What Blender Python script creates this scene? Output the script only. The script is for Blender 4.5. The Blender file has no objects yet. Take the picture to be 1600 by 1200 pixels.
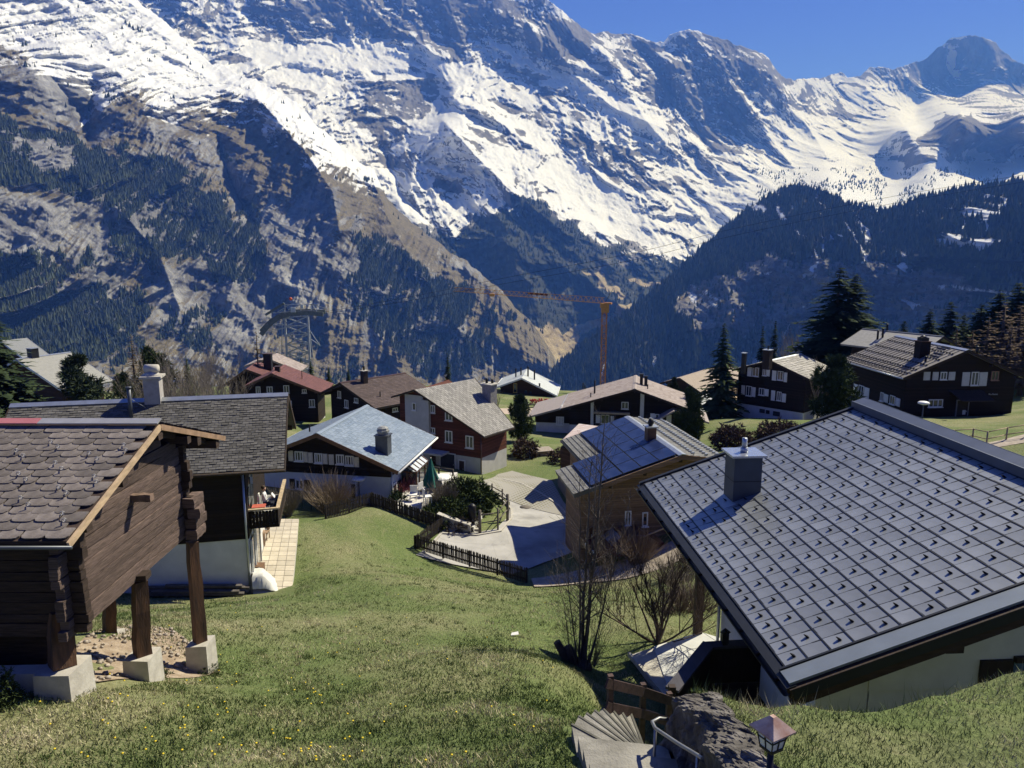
import bpy, bmesh, math, random
import numpy as np
from mathutils import Vector, Matrix
rng = random.Random(7)
nrg = np.random.default_rng(7)
R_ = math.radians
S = bpy.context.scene
COL = S.collection
# ------------------------------------------------------------------ camera, sky, sun, exposure
PITCH = R_(10.3)
cd = bpy.data.cameras.new('camera'); cam = bpy.data.objects.new('camera', cd); COL.objects.link(cam)
cam.location = (0, 0, 0); cam.rotation_euler = (R_(90) - PITCH, 0, 0)
cd.sensor_width = 36; cd.lens = 36 * 1165 / 1600; cd.clip_start = 0.1; cd.clip_end = 60000
S.camera = cam
SUN_AZ, SUN_EL = R_(52), R_(47)            # azimuth measured from straight ahead towards the right
w = bpy.data.worlds.new('World'); S.world = w; w.use_nodes = True
nt = w.node_tree; bg = nt.nodes['Background']
sky = nt.nodes.new('ShaderNodeTexSky'); sky.sky_type = 'NISHITA'; sky.sun_disc = False
sky.sun_elevation = SUN_EL; sky.sun_rotation = SUN_AZ
sky.altitude = 3000; sky.air_density = 1.0; sky.dust_density = 0.0; sky.ozone_density = 6.0
mul = nt.nodes.new('ShaderNodeMix'); mul.data_type = 'RGBA'; mul.blend_type = 'MULTIPLY'; mul.inputs[0].default_value = 1.0
mul.inputs[7].default_value = (.39, .41, 1.0, 1)      # deep mountain blue of a clear spring noon
nt.links.new(sky.outputs[0], mul.inputs[6]); nt.links.new(mul.outputs[2], bg.inputs['Color']); bg.inputs['Strength'].default_value = 0.085
sl = bpy.data.lights.new('sun', 'SUN'); so = bpy.data.objects.new('sun', sl); COL.objects.link(so)
sl.energy = 4.7; sl.angle = R_(0.5); sl.color = (1.0, 0.975, 0.94)
sd = Vector((math.sin(SUN_AZ) * math.cos(SUN_EL), math.cos(SUN_AZ) * math.cos(SUN_EL), math.sin(SUN_EL)))
so.rotation_euler = sd.to_track_quat('Z', 'Y').to_euler(); so.location = (40, 20, 60)
S.view_settings.view_transform = 'Standard'; S.view_settings.look = 'None'
S.view_settings.exposure = 0.62; S.view_settings.gamma = 1.0; S.view_settings.use_curve_mapping = False
try:
    S.cycles.volume_bounces = 0; S.cycles.max_bounces = 6; S.cycles.diffuse_bounces = 2; S.cycles.glossy_bounces = 2
    S.cycles.transparent_max_bounces = 8; S.cycles.transmission_bounces = 3
    S.cycles.use_adaptive_sampling = True; S.cycles.use_denoising = True
except Exception:
    pass
# ------------------------------------------------------------------ sight lines: a direction measured in the photo and a distance give a point
F = 1165.0; CP, SP = math.cos(PITCH), math.sin(PITCH)
def at(px, py, Y):
    d = Y * np.tan(np.arctan((np.asarray(py, float) - 600) / F) + PITCH); zc = Y * CP + d * SP
    return (np.asarray(px, float) - 800) / F * zc, Y, -d
def pt(px, py, Y):
    x, y, z = at(px, py, Y); return Vector((float(x), float(y), float(z)))
def atz(px, py, z):                         # the point of a sight line at height z
    return pt(px, py, -z / math.tan(math.atan((py - 600) / F) + PITCH))
def ray(px, py):
    return Vector(((px - 800) / F, CP - SP * (py - 600) / F, -SP - CP * (py - 600) / F))
def hit(px, py, p, n):                      # the point of a sight line in the plane (p, n)
    r = ray(px, py); t = p.dot(n) / r.dot(n); return r * t
def pixel(P):
    zc = P[1] * CP - P[2] * SP; yc = -P[1] * SP - P[2] * CP
    return 800 + F * P[0] / zc, 600 + F * yc / zc
ORD = ['leftmost', 'second from the left', 'third from the left', 'fourth from the left', 'fifth from the left', 'sixth from the left', 'seventh from the left', 'eighth from the left', 'seventh from the right', 'sixth from the right', 'fifth from the right', 'fourth from the right', 'third from the right', 'second from the right', 'rightmost']
def nth(i, n): return ORD[i] if i < (n + 1) // 2 else ORD[15 - (n - i)]
# ------------------------------------------------------------------ object helpers
def tag(o, label=None, cat=None, group=None, kind=None):
    if label: o['label'] = label
    if cat: o['category'] = cat
    if group: o['group'] = group
    if kind: o['kind'] = kind
    return o
def empty(name, loc=(0, 0, 0), rz=0.0, label=None, cat=None, group=None):
    o = bpy.data.objects.new(name, None); COL.objects.link(o); o.location = loc; o.rotation_euler = (0, 0, rz)
    o.empty_display_size = 0.2
    return tag(o, label, cat, group)
def link(name, me, parent=None):
    o = bpy.data.objects.new(name, me); COL.objects.link(o)
    if parent is not None: o.parent = parent
    return o
def copy_tree(o, parent=None):
    c = o.copy(); COL.objects.link(c)
    if parent is not None: c.parent = parent
    for ch in o.children: copy_tree(ch, c)
    return c
class MB:
    """collects boxes, bars, tubes, sheets; build() links them as one mesh object"""
    def __init__(s): s.v = []; s.f = []; s.m = []; s.sm = []; s.cur = 0
    def add(s, vs, fs, smooth=False):
        b = len(s.v); s.v.extend([tuple(v) for v in vs]); s.f.extend([tuple(i + b for i in f) for f in fs])
        s.m.extend([s.cur] * len(fs)); s.sm.extend([smooth] * len(fs)); return s
    def box(s, c, d, rz=0.0, M=None):
        hx, hy, hz = d[0] / 2, d[1] / 2, d[2] / 2; vs = []
        q = Matrix.Rotation(rz, 3, 'Z') if M is None else M
        for z in (-hz, hz):
            for x, y in ((-hx, -hy), (hx, -hy), (hx, hy), (-hx, hy)):
                vs.append(Vector(c) + q @ Vector((x, y, z)))
        return s.add(vs, [(3, 2, 1, 0), (4, 5, 6, 7), (0, 1, 5, 4), (1, 2, 6, 5), (2, 3, 7, 6), (3, 0, 4, 7)])
    def bar(s, a, b, wd, ht=None, up=(0, 0, 1)):
        a, b = Vector(a), Vector(b); ht = wd if ht is None else ht; d = b - a; L = d.length
        if L < 1e-6: return s
        d = d / L; u = Vector(up)
        if abs(d.dot(u)) > .98: u = Vector((0, 1, 0))
        x = d.cross(u).normalized(); z = x.cross(d)
        M = Matrix((x, d, z)).transposed(); return s.box((a + b) / 2, (wd, L, ht), M=M)
    def tube(s, pts, rad, n=6, cap=True, smooth=True):
        pts = [Vector(p) for p in pts]; rad = [rad] * len(pts) if not hasattr(rad, '__len__') else rad
        vs, fs = [], []; x = None
        for i, p in enumerate(pts):
            d = (pts[min(i + 1, len(pts) - 1)] - pts[max(i - 1, 0)])
            d = d.normalized() if d.length > 1e-9 else Vector((0, 0, 1))
            if x is None:
                u = Vector((0, 0, 1)) if abs(d.z) < .9 else Vector((1, 0, 0)); x = d.cross(u).normalized()
            else:
                x = (x - d * x.dot(d)); x = x.normalized() if x.length > 1e-6 else d.orthogonal().normalized()
            y = d.cross(x)
            for k in range(n):
                t = 2 * math.pi * k / n; vs.append(p + (x * math.cos(t) + y * math.sin(t)) * rad[i])
        for i in range(len(pts) - 1):
            for k in range(n):
                k2 = (k + 1) % n; fs.append((i * n + k, i * n + k2, (i + 1) * n + k2, (i + 1) * n + k))
        if cap:
            fs.append(tuple(range(n - 1, -1, -1))); fs.append(tuple(range((len(pts) - 1) * n, len(pts) * n)))
        return s.add(vs, fs, smooth)
    def slab(s, poly, n, t):                # polygon poly extruded by t along n
        n = Vector(n); k = len(poly); a = [Vector(p) for p in poly]; b = [p + n * t for p in a]
        fs = [tuple(range(k - 1, -1, -1)), tuple(range(k, 2 * k))] + [(i, (i + 1) % k, (i + 1) % k + k, i + k) for i in range(k)]
        return s.add(a + b, fs)
    def ball(s, c, r, nu=8, nv=6, jit=0.0, rg=None):
        vs, fs = [], []; r = (r, r, r) if not hasattr(r, '__len__') else r
        for i in range(nv + 1):
            a = math.pi * i / nv
            for k in range(nu):
                b = 2 * math.pi * k / nu; j = 1 + (rg.uniform(-jit, jit) if rg else 0)
                vs.append((c[0] + r[0] * j * math.sin(a) * math.cos(b), c[1] + r[1] * j * math.sin(a) * math.sin(b), c[2] + r[2] * j * math.cos(a)))
        for i in range(nv):
            for k in range(nu):
                k2 = (k + 1) % nu; fs.append((i * nu + k, (i + 1) * nu + k, (i + 1) * nu + k2, i * nu + k2))
        return s.add(vs, fs, True)
    def cone(s, c, r0, r1, h, n=8):
        return s.tube([c, (c[0], c[1], c[2] + h)], [r0, r1], n)
    def mesh(s, name, mats):
        me = bpy.data.meshes.new(name); me.from_pydata(s.v, [], s.f)
        for m in (mats if isinstance(mats, (list, tuple)) else [mats]): me.materials.append(m)
        me.polygons.foreach_set('material_index', s.m); me.polygons.foreach_set('use_smooth', s.sm); me.update()
        return me
    def build(s, name, mats, parent=None):
        return link(name, s.mesh(name, mats), parent)
def np_mesh(name, V, Q, mats, smooth=False, attrs=None, midx=None):
    me = bpy.data.meshes.new(name); V = np.asarray(V, np.float32); Q = np.asarray(Q, np.int32); k = Q.shape[1]
    me.vertices.add(len(V)); me.vertices.foreach_set('co', V.ravel())
    me.loops.add(Q.size); me.loops.foreach_set('vertex_index', Q.ravel())
    me.polygons.add(len(Q)); me.polygons.foreach_set('loop_start', np.arange(0, Q.size, k, dtype=np.int32))
    me.polygons.foreach_set('loop_total', np.full(len(Q), k, np.int32))
    me.polygons.foreach_set('use_smooth', np.full(len(Q), smooth, bool))
    for m in (mats if isinstance(mats, (list, tuple)) else [mats]): me.materials.append(m)
    if midx is not None: me.polygons.foreach_set('material_index', np.asarray(midx, np.int32))
    me.update(calc_edges=True)
    for nm, arr in (attrs or {}).items():
        a = me.attributes.new(nm, 'FLOAT_COLOR', 'POINT'); a.data.foreach_set('color', np.asarray(arr, np.float32).ravel())
    return me
# ------------------------------------------------------------------ noise (numpy)
_perm = nrg.permutation(512); _perm = np.concatenate([_perm, _perm, _perm])
_ga = nrg.uniform(0, 2 * np.pi, 512); _ngx, _ngy = np.cos(_ga), np.sin(_ga)
def perlin(x, y, seed=0):
    xi = np.floor(x).astype(np.int64); yi = np.floor(y).astype(np.int64); fx = x - xi; fy = y - yi
    def g(ix, iy, dx, dy):
        h = _perm[(_perm[(ix + seed * 17) & 511] + iy) & 511]; return _ngx[h] * dx + _ngy[h] * dy
    u = fx * fx * fx * (fx * (fx * 6 - 15) + 10); v = fy * fy * fy * (fy * (fy * 6 - 15) + 10)
    a = g(xi, yi, fx, fy); b = g(xi + 1, yi, fx - 1, fy); c = g(xi, yi + 1, fx, fy - 1); d = g(xi + 1, yi + 1, fx - 1, fy - 1)
    return (a + (b - a) * u) * (1 - v) + (c + (d - c) * u) * v
def fbm(x, y, o=5, seed=0, gain=.5):
    r = 0; a = 1.0
    for i in range(o):
        r = r + a * perlin(x * 2**i + 7.3 * i, y * 2**i - 3.1 * i, seed + i); a *= gain
    return r * 1.4
def ridged(x, y, o=6, seed=0, gain=.5):
    r = 0; a = 1.0; wgt = 1.0
    for i in range(o):
        n = 1 - np.abs(perlin(x * 2**i + 5.7 * i, y * 2**i + 9.1 * i, seed + i)) * 1.9
        n = np.clip(n, 0, 1)**2 * wgt; r = r + a * n; wgt = np.clip(n * 1.6, 0, 1); a *= gain
    return r
def sstep(a, b, x):
    t = np.clip((x - a) / (b - a), 0, 1); return t * t * (3 - 2 * t)
def tps(ctrl, x, y, sc=100.0, lam=1e-6):    # thin plate spline through (x, y, value)
    c = np.asarray(ctrl, float); n = len(c); cx, cy = c[:, 0] / sc, c[:, 1] / sc
    def U(d2): return d2 * np.log(d2 + 1e-12)
    A = np.zeros((n + 3, n + 3)); A[:n, :n] = U((cx[:, None] - cx)**2 + (cy[:, None] - cy)**2) + lam * np.eye(n)
    P = np.stack([np.ones(n), cx, cy], 1); A[:n, n:] = P; A[n:, :n] = P.T
    k = np.linalg.solve(A, np.concatenate([c[:, 2], np.zeros(3)]))
    X = np.asarray(x, float) / sc; Y = np.asarray(y, float) / sc; r = k[n] + k[n + 1] * X + k[n + 2] * Y
    for i in range(n): r = r + k[i] * U((X - cx[i])**2 + (Y - cy[i])**2)
    return r
def seg_dist(px, py, poly, closed=False):   # distance to a polyline
    d = np.full(np.shape(px), 1e9); pts = list(poly) + ([poly[0]] if closed else [])
    for (x0, y0), (x1, y1) in zip(pts[:-1], pts[1:]):
        vx, vy = x1 - x0, y1 - y0; t = np.clip(((px - x0) * vx + (py - y0) * vy) / (vx * vx + vy * vy + 1e-9), 0, 1)
        d = np.minimum(d, np.hypot(px - x0 - t * vx, py - y0 - t * vy))
    return d
def inside(px, py, poly):
    r = np.zeros(np.shape(px), bool); n = len(poly)
    for i in range(n):
        x0, y0 = poly[i]; x1, y1 = poly[(i + 1) % n]
        if y0 == y1: continue
        c = ((y0 > py) != (y1 > py)) & (px < (x1 - x0) * (py - y0) / (y1 - y0) + x0); r ^= c
    return r
def pmask(px, py, poly, soft=10.0):         # 1 inside, 0 outside, soft edge
    d = seg_dist(px, py, poly, True); return sstep(-soft, soft, np.where(inside(px, py, poly), d, -d))
# ------------------------------------------------------------------ material helpers
def new_mat(name):
    m = bpy.data.materials.new(name); m.use_nodes = True; t = m.node_tree; b = t.nodes['Principled BSDF']
    b.inputs['Specular IOR Level'].default_value = .3; return m, t, b
def nd(t, kind, **kw):
    n = t.nodes.new('ShaderNode' + kind)
    for k, v in kw.items():
        if k.startswith('i_'):
            key = k[2:]; key = int(key) if key.isdigit() else key.replace('_', ' '); n.inputs[key].default_value = v
        else: setattr(n, k, v)
    return n
def ramp(t, fac, stops, interp='LINEAR'):
    n = t.nodes.new('ShaderNodeValToRGB'); n.color_ramp.interpolation = interp; e = n.color_ramp.elements
    while len(e) < len(stops): e.new(0.5)
    for s_, (p, c) in zip(e, stops): s_.position = p; s_.color = (*c, 1) if len(c) == 3 else c
    if fac is not None: t.links.new(fac, n.inputs[0])
    return n.outputs[0]
def coords(t, mode='Object', scale=(1, 1, 1), rot=(0, 0, 0)):
    c = t.nodes.new('ShaderNodeTexCoord'); mp = t.nodes.new('ShaderNodeMapping')
    mp.inputs['Scale'].default_value = scale; mp.inputs['Rotation'].default_value = rot
    t.links.new(c.outputs[mode], mp.inputs[0]); return mp.outputs[0]
def noise(t, vec, sc, det=4, rough=.55, dist=0.0):
    n = nd(t, 'TexNoise', i_Scale=sc, i_Detail=det, i_Roughness=rough, i_Distortion=dist); t.links.new(vec, n.inputs['Vector']); return n.outputs['Fac']
def mixc(t, fac, a, b, mode='MIX'):
    n = t.nodes.new('ShaderNodeMix'); n.data_type = 'RGBA'; n.blend_type = mode
    for s_, v in ((0, fac), (6, a), (7, b)):
        if hasattr(v, 'links') or hasattr(v, 'is_linked'): t.links.new(v, n.inputs[s_])
        elif s_ == 0: n.inputs[0].default_value = v
        else: n.inputs[s_].default_value = (*v, 1) if len(v) == 3 else v
    return n.outputs[2]
def math_(t, op, a, b=None, clamp=False):
    n = t.nodes.new('ShaderNodeMath'); n.operation = op; n.use_clamp = clamp
    for i, v in enumerate((a, b)):
        if v is None: continue
        if hasattr(v, 'is_linked'): t.links.new(v, n.inputs[i])
        else: n.inputs[i].default_value = v
    return n.outputs[0]
def bump(t, b, h, st=.3, dist=.02):
    n = nd(t, 'Bump', i_Strength=st, i_Distance=dist); t.links.new(h, n.inputs['Height']); t.links.new(n.outputs[0], b.inputs['Normal']); return n
def mat(name, col, rough=.7, var=.25, sc=6, bmp=0.0, bsc=None, metal=0.0, stretch=(1, 1, 1), col2=None, det=5, spec=.3, per_obj=0.0, bdist=.02):
    m, t, b = new_mat(name); v = coords(t, 'Object', stretch)
    n = noise(t, v, sc, det); c2 = col2 or tuple(min(1, c * (1 + var)) for c in col); c1 = col if col2 else tuple(c * (1 - var) for c in col)
    c = ramp(t, n, [(.3, c1), (.7, c2)])
    if per_obj:
        oi = t.nodes.new('ShaderNodeObjectInfo'); k = ramp(t, oi.outputs['Random'], [(0, (1 - per_obj,) * 3), (1, (1 + per_obj,) * 3)])
        c = mixc(t, 1.0, c, k, 'MULTIPLY')
    t.links.new(c, b.inputs['Base Color']); b.inputs['Roughness'].default_value = rough; b.inputs['Metallic'].default_value = metal
    b.inputs['Specular IOR Level'].default_value = spec
    if bmp: bump(t, b, noise(t, v, bsc or sc * 4, 4), bmp, bdist)
    return m
# ================================================================== MOUNTAINS
def mountain_material(name, rock_a, rock_b, grass_a, grass_b, wood=(.03, .036, .024), fs=1.0, snow=(.63, .65, .68)):
    m, t, b = new_mat(name); at_ = nd(t, 'Attribute', attribute_name='cover'); sep = nd(t, 'SeparateColor'); t.links.new(at_.outputs['Color'], sep.inputs[0])
    v = coords(t, 'Object'); vs = coords(t, 'Object', (1, 1, .35))
    n1 = noise(t, vs, .006 * fs, 8, .62); n2 = noise(t, v, .03 * fs, 6, .6); n3 = noise(t, vs, .05 * fs, 7, .7)
    rock = ramp(t, n1, [(.32, rock_a), (.68, rock_b)]); n4 = noise(t, coords(t, 'Object', (1, 1, .10)), .035 * fs, 7, .7); rock = mixc(t, .7, rock, ramp(t, n4, [(.32, (.40,) * 3), (.6, (1.1,) * 3)]), 'MULTIPLY'); rock = mixc(t, .55, rock, ramp(t, n3, [(.3, (.35,) * 3), (.7, (1.0,) * 3)]), 'MULTIPLY')
    gr = ramp(t, n2, [(.3, grass_a), (.7, grass_b)])
    def cut(sig, nse, amt, wd):
        s_ = math_(t, 'ADD', sig, math_(t, 'MULTIPLY', math_(t, 'SUBTRACT', nse, .5), amt))
        mr = nd(t, 'MapRange', interpolation_type='SMOOTHSTEP'); t.links.new(s_, mr.inputs[0]); mr.inputs[1].default_value = .5 - wd; mr.inputs[2].default_value = .5 + wd
        return mr.outputs[0]
    c = mixc(t, cut(sep.outputs[2], n2, .8, .12), rock, gr)
    c = mixc(t, cut(sep.outputs[1], n3, .6, .12), c, wood)
    c = mixc(t, cut(sep.outputs[0], n3, .9, .10), c, snow)
    t.links.new(c, b.inputs['Base Color']); b.inputs['Roughness'].default_value = .9; b.inputs['Specular IOR Level'].default_value = .1
    bump(t, b, noise(t, vs, .022 * fs, 9, .72), 1.0, 11 / fs)
    return m
def patch(name, px, top, bot, nv, depth, relief, cover, material, label=None):
    """relief surface: px = columns, top/bot = upper and lower outline, depth = distance control points"""
    nu = len(px); v = np.linspace(0, 1, nv)[:, None]; PX = np.repeat(px[None, :], nv, 0); PY = top[None, :] + (bot - top)[None, :] * v
    Rr = tps(depth, PX, PY, 200.0, 1e-4); X, Y, Z = at(PX, PY, Rr)
    Rr = Rr - relief(PX, PY, X, Z, Rr) * (0.25 + 0.75 * sstep(0, .06, v))
    X, Y, Z = at(PX, PY, Rr); P = np.stack([X, Y, Z], -1)
    du = np.gradient(P, axis=1); dv = np.gradient(P, axis=0); N = np.cross(du, dv); N /= np.linalg.norm(N, axis=-1, keepdims=True) + 1e-9
    N *= np.sign(N[..., 2:3] + 1e-9)
    cov = cover(PX, PY, X, Z, N)
    # far side: the surface goes on behind the crest and falls away
    back = [P]; covs = [cov]
    for k, (dy, dz) in enumerate(((60, 25), (400, 260), (1300, 1300))):
        q = P[0].copy(); s_ = np.interp(k, [0, 1, 2], [1, 1, 1]); q[:, 1] += dy * s_; q[:, 2] -= dz; q[:, 0] += q[:, 0] / q[:, 1] * dy; back.insert(0, q[None]); covs.insert(0, cov[:1])
    P = np.concatenate(back, 0); C = np.concatenate(covs, 0); n = P.shape[0]
    i = np.arange(n * nu).reshape(n, nu); Q = np.stack([i[:-1, :-1], i[1:, :-1], i[1:, 1:], i[:-1, 1:]], -1).reshape(-1, 4)
    A = np.concatenate([C, np.ones(C.shape[:2] + (1,))], -1)
    o = link(name, np_mesh(name, P.reshape(-1, 3), Q, material, True, {'cover': A.reshape(-1, 4)})); tag(o, label, None, None, 'structure')
    return o, P[3:], cov, PX, PY
def tree_field(name, P, prob, N, h0, h1, material, label, seed=1, wid=.22):
    """a wood too far off to count: thousands of small conifers joined in one mesh"""
    rg = np.random.default_rng(seed); nvv, nuu = prob.shape
    a = np.linalg.norm(np.cross(P[1:, :-1] - P[:-1, :-1], P[:-1, 1:] - P[:-1, :-1]), axis=-1); pr = prob[:-1, :-1] * np.minimum(a, np.percentile(a, 97))
    pr = pr / pr.sum(); idx = rg.choice(pr.size, N, True, pr.ravel()); r, c = np.unravel_index(idx, pr.shape)
    fu, fv = rg.random(N)[:, None], rg.random(N)[:, None]
    B = P[r, c] * (1 - fu) * (1 - fv) + P[r, c + 1] * fu * (1 - fv) + P[r + 1, c] * (1 - fu) * fv + P[r + 1, c + 1] * fu * fv
    h = (h0 + (h1 - h0) * rg.random(N)**1.4) * np.where(rg.random(N) < .12, 1.4, 1) * np.where(rg.random(N) < .3, .6, 1); wd = h * wid * rg.uniform(.75, 1.25, N); th = rg.uniform(0, 6.28, N)
    k = 5; V = []; ring = []
    for j in range(k):
        an = th + 2 * np.pi * j / k; ring.append(np.stack([B[:, 0] + wd * np.cos(an), B[:, 1] + wd * np.sin(an), B[:, 2] + h * .08 * rg.uniform(0, 2.2, N)], -1))
    tip = np.stack([B[:, 0] + rg.normal(0, .02, N) * h, B[:, 1], B[:, 2] + h], -1)
    V = np.stack(ring + [tip], 1).reshape(-1, 3); base = np.arange(N) * (k + 1)
    Q = np.concatenate([np.stack([base + j, base + (j + 1) % k, base + k], -1) for j in range(k)], 0)
    tint = np.repeat(rg.random(N)[:, None], k + 1, 1).reshape(-1, 1); A = np.concatenate([tint, tint, tint, np.ones_like(tint)], 1)
    o = link(name, np_mesh(name, V, Q, material, False, {'tint': A})); return tag(o, label, None, None, 'stuff')
def conifer_mat(name, a, b_):
    m, t, b = new_mat(name); at_ = nd(t, 'Attribute', attribute_name='tint'); t.links.new(ramp(t, at_.outputs['Fac'], [(0, a), (1, b_)]), b.inputs['Base Color'])
    b.inputs['Roughness'].default_value = .95; b.inputs['Specular IOR Level'].default_value = .05; return m
def outline(px, pts, amp, lam, seed):
    p = np.asarray(pts, float); y = np.interp(px, p[:, 0], p[:, 1])
    r = 0
    for i in range(5): r = r + amp * .55**i * perlin(px / lam * 2**i, px * 0 + 3.3 + i, seed + i) * 1.5
    return y + r
wood_dark = conifer_mat('wood_needles', (.028, .038, .020), (.075, .09, .045))

# ---- back range: the snow wall closing the valley ------------------------------------------------
px = np.linspace(100, 1760, 1180)
top = outline(px, [(100, -140), (215, -100), (420, -70), (600, -40), (700, -10), (790, 0), (850, -4), (872, 10), (905, 38), (925, 50), (960, 50), (985, 52), (1012, 62), (1037, 70), (1045, 58), (1075, 45), (1105, 52), (1120, 58), (1148, 68), (1180, 78), (1200, 92), (1212, 108), (1228, 125), (1265, 124), (1295, 118), (1312, 112), (1325, 120), (1345, 118), (1360, 105), (1380, 106), (1395, 112), (1420, 102), (1455, 82), (1480, 62), (1510, 54), (1540, 60), (1556, 66), (1580, 92), (1600, 100), (1660, 120), (1760, 150)], 4, 26, 11)
bot = np.full_like(px, 640.0)
dep = [(100, -100, 5200), (400, -60, 5600), (700, 0, 5800), (860, 0, 5900), (960, 52, 6300), (1080, 48, 6400), (1150, 70, 6500), (1220, 120, 6700), (1300, 118, 8000), (1380, 106, 8300), (1510, 54, 8600), (1600, 100, 8700), (1740, 140, 8900),
       (300, 90, 4600), (420, 90, 4700), (560, 70, 5300), (640, 75, 5350), (720, 95, 5300), (830, 90, 5500), (930, 130, 5600), (1060, 150, 6000), (1150, 170, 6250), (1250, 190, 6700), (1330, 160, 7600), (1450, 140, 8350), (1560, 130, 8450),
       (420, 140, 4100), (560, 150, 4400), (620, 160, 4500), (690, 180, 4450), (800, 180, 4700), (900, 190, 4900), (1010, 230, 5200), (1120, 255, 5400), (1240, 262, 5600), (1330, 250, 5900), (1400, 250, 5650), (1420, 205, 5800), (1520, 248, 5350), (1600, 245, 5250), (1500, 180, 5560), (1600, 174, 5480), (1700, 240, 5150), (1720, 170, 5400), (1500, 162, 7700), (1600, 156, 7800), (1430, 185, 7500), (1720, 150, 7900),
       (600, 250, 3700), (700, 190, 4050), (700, 300, 3500), (800, 280, 3900), (900, 300, 4200), (1000, 330, 4300), (1100, 330, 4500), (1200, 300, 4700), (1300, 290, 4300), (1450, 300, 4000), (1600, 290, 3900),
       (720, 400, 3000), (830, 400, 3200), (900, 400, 3500), (1000, 400, 3700), (1060, 410, 3700), (1200, 420, 3400), (860, 560, 2550), (960, 500, 2900), (1000, 460, 3200), (760, 480, 2750), (700, 560, 2450), (500, 400, 2900), (300, 300, 3600), (1100, 600, 2500), (1600, 600, 2800), (300, 600, 2300), (1760, 400, 3400)]
FIELDS = [([(375, 70), (470, 78), (560, 62), (640, 84), (650, 105), (560, 112), (480, 108), (400, 96)], 1.0), ([(640, 70), (720, 96), (800, 130), (860, 168), (800, 165), (730, 140), (660, 110)], .8), ([(770, 66), (830, 96), (900, 124), (930, 150), (880, 140), (800, 100)], .8), ([(890, 112), (960, 150), (1060, 205), (1100, 235), (1040, 225), (960, 185), (900, 150)], .8),
          ([(720, 255), (800, 240), (900, 260), (980, 310), (1060, 400), (1040, 405), (940, 350), (840, 290)], .55), ([(1120, 285), (1200, 262), (1300, 292), (1260, 300), (1210, 300), (1150, 340), (1090, 390), (1060, 370)], .7), ([(1240, 262), (1330, 248), (1420, 262), (1600, 250), (1760, 250), (1760, 330), (1300, 320), (1230, 300)], 1.0), ([(1330, 215), (1400, 200), (1430, 215), (1400, 240), (1340, 246)], .8), ([(1230, 128), (1300, 132), (1295, 142), (1240, 140)], .9), ([(1330, 140), (1430, 142), (1440, 165), (1380, 165), (1330, 152)], .7), ([(1240, 195), (1300, 205), (1330, 235), (1270, 262), (1235, 240)], .7), ([(640, 195), (690, 186), (720, 220), (690, 250), (650, 240)], .4)]
def fields(PX, PY):
    wp = PX + 14 * fbm(PX / 40, PY / 40, 3, 65); wq = PY + 9 * fbm(PX / 40 + 5, PY / 40, 3, 67); f = np.zeros(PX.shape)
    for poly, a in FIELDS: f = np.maximum(f, a * pmask(wp, wq, poly, 9))
    return f
dep = [(a, b, c * 1.22) for a, b, c in dep]
def relief_back(PX, PY, X, Z, Rr):
    sk = X + .75 * Z                              # spurs run down towards the right
    wx = fbm(X / 900, Z / 900, 4, 21) * 260; wz = fbm(X / 700 + 9, Z / 700, 4, 25) * 160
    r = 250 * ridged((sk + wx) / 1150, (Z + wz - .3 * X) / 2600, 6, 31) - 200
    r += 80 * ridged((X + .45 * Z + .6 * wx) / 330, (Z + wz) / 800, 5, 41) - 60
    w2 = fbm(X / 210, Z / 210, 4, 55) * 90; am = .25 + .95 * sstep(-.25, .45, fbm(X / 420, Z / 300, 3, 57)); r += am * (40 * ridged((X + .2 * Z + .5 * wx + w2) / 120, (Z + wz * .5 + .6 * w2) / 120, 6, 51, .62) - 24)
    strata = fbm((X + .5 * wx) / 900, (Z + .30 * X + .25 * wz) / 70, 4, 61); r += 17 * strata
    far = sstep(1150, 1260, PX) * sstep(266, 230, PY)
    r = r - far * 17 * strata * .9; r *= 1 - .3 * far; r *= 1 - .62 * sstep(1150, 1260, PX) * sstep(238, 268, PY); r += 18 * (1 - .6 * far) * fbm((X + .5 * Z) / 70, Z / 70, 5, 95, .68)
    r *= 1 - .5 * fields(PX, PY)
    def rib(poly, amp, wd): return amp * np.exp(-seg_dist(PX, PY, poly) / wd)
    r += rib([(692, 188), (740, 240), (800, 300), (880, 360), (960, 420)], 330, 34) + rib([(690, 190), (650, 240), (640, 300), (680, 370)], 160, 22)
    r -= rib([(600, 235), (625, 300), (690, 370), (760, 440)], 300, 22)
    r += rib([(900, 30), (960, 110), (1010, 190), (1050, 235)], 260, 22) + rib([(860, 60), (900, 120), (960, 170), (1060, 210), (1150, 270)], 240, 18)
    r += rib([(1080, 50), (1140, 130), (1190, 200), (1240, 262)], 330, 30) + rib([(1180, 85), (1230, 150), (1290, 240)], 240, 20)
    r += rib([(560, 130), (640, 124), (690, 122)], 190, 14) + rib([(700, 0), (720, 60), (740, 92)], 160, 16) - rib([(1010, 80), (1060, 160), (1110, 240)], 220, 18)
    r += rib([(1330, 118), (1400, 180), (1440, 240)], 150, 18) + rib([(1510, 54), (1530, 130), (1500, 190)], 130, 22)
    r += rib([(1350, 260), (1400, 205), (1500, 178), (1610, 172)], 330, 12)
    return r
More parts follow.
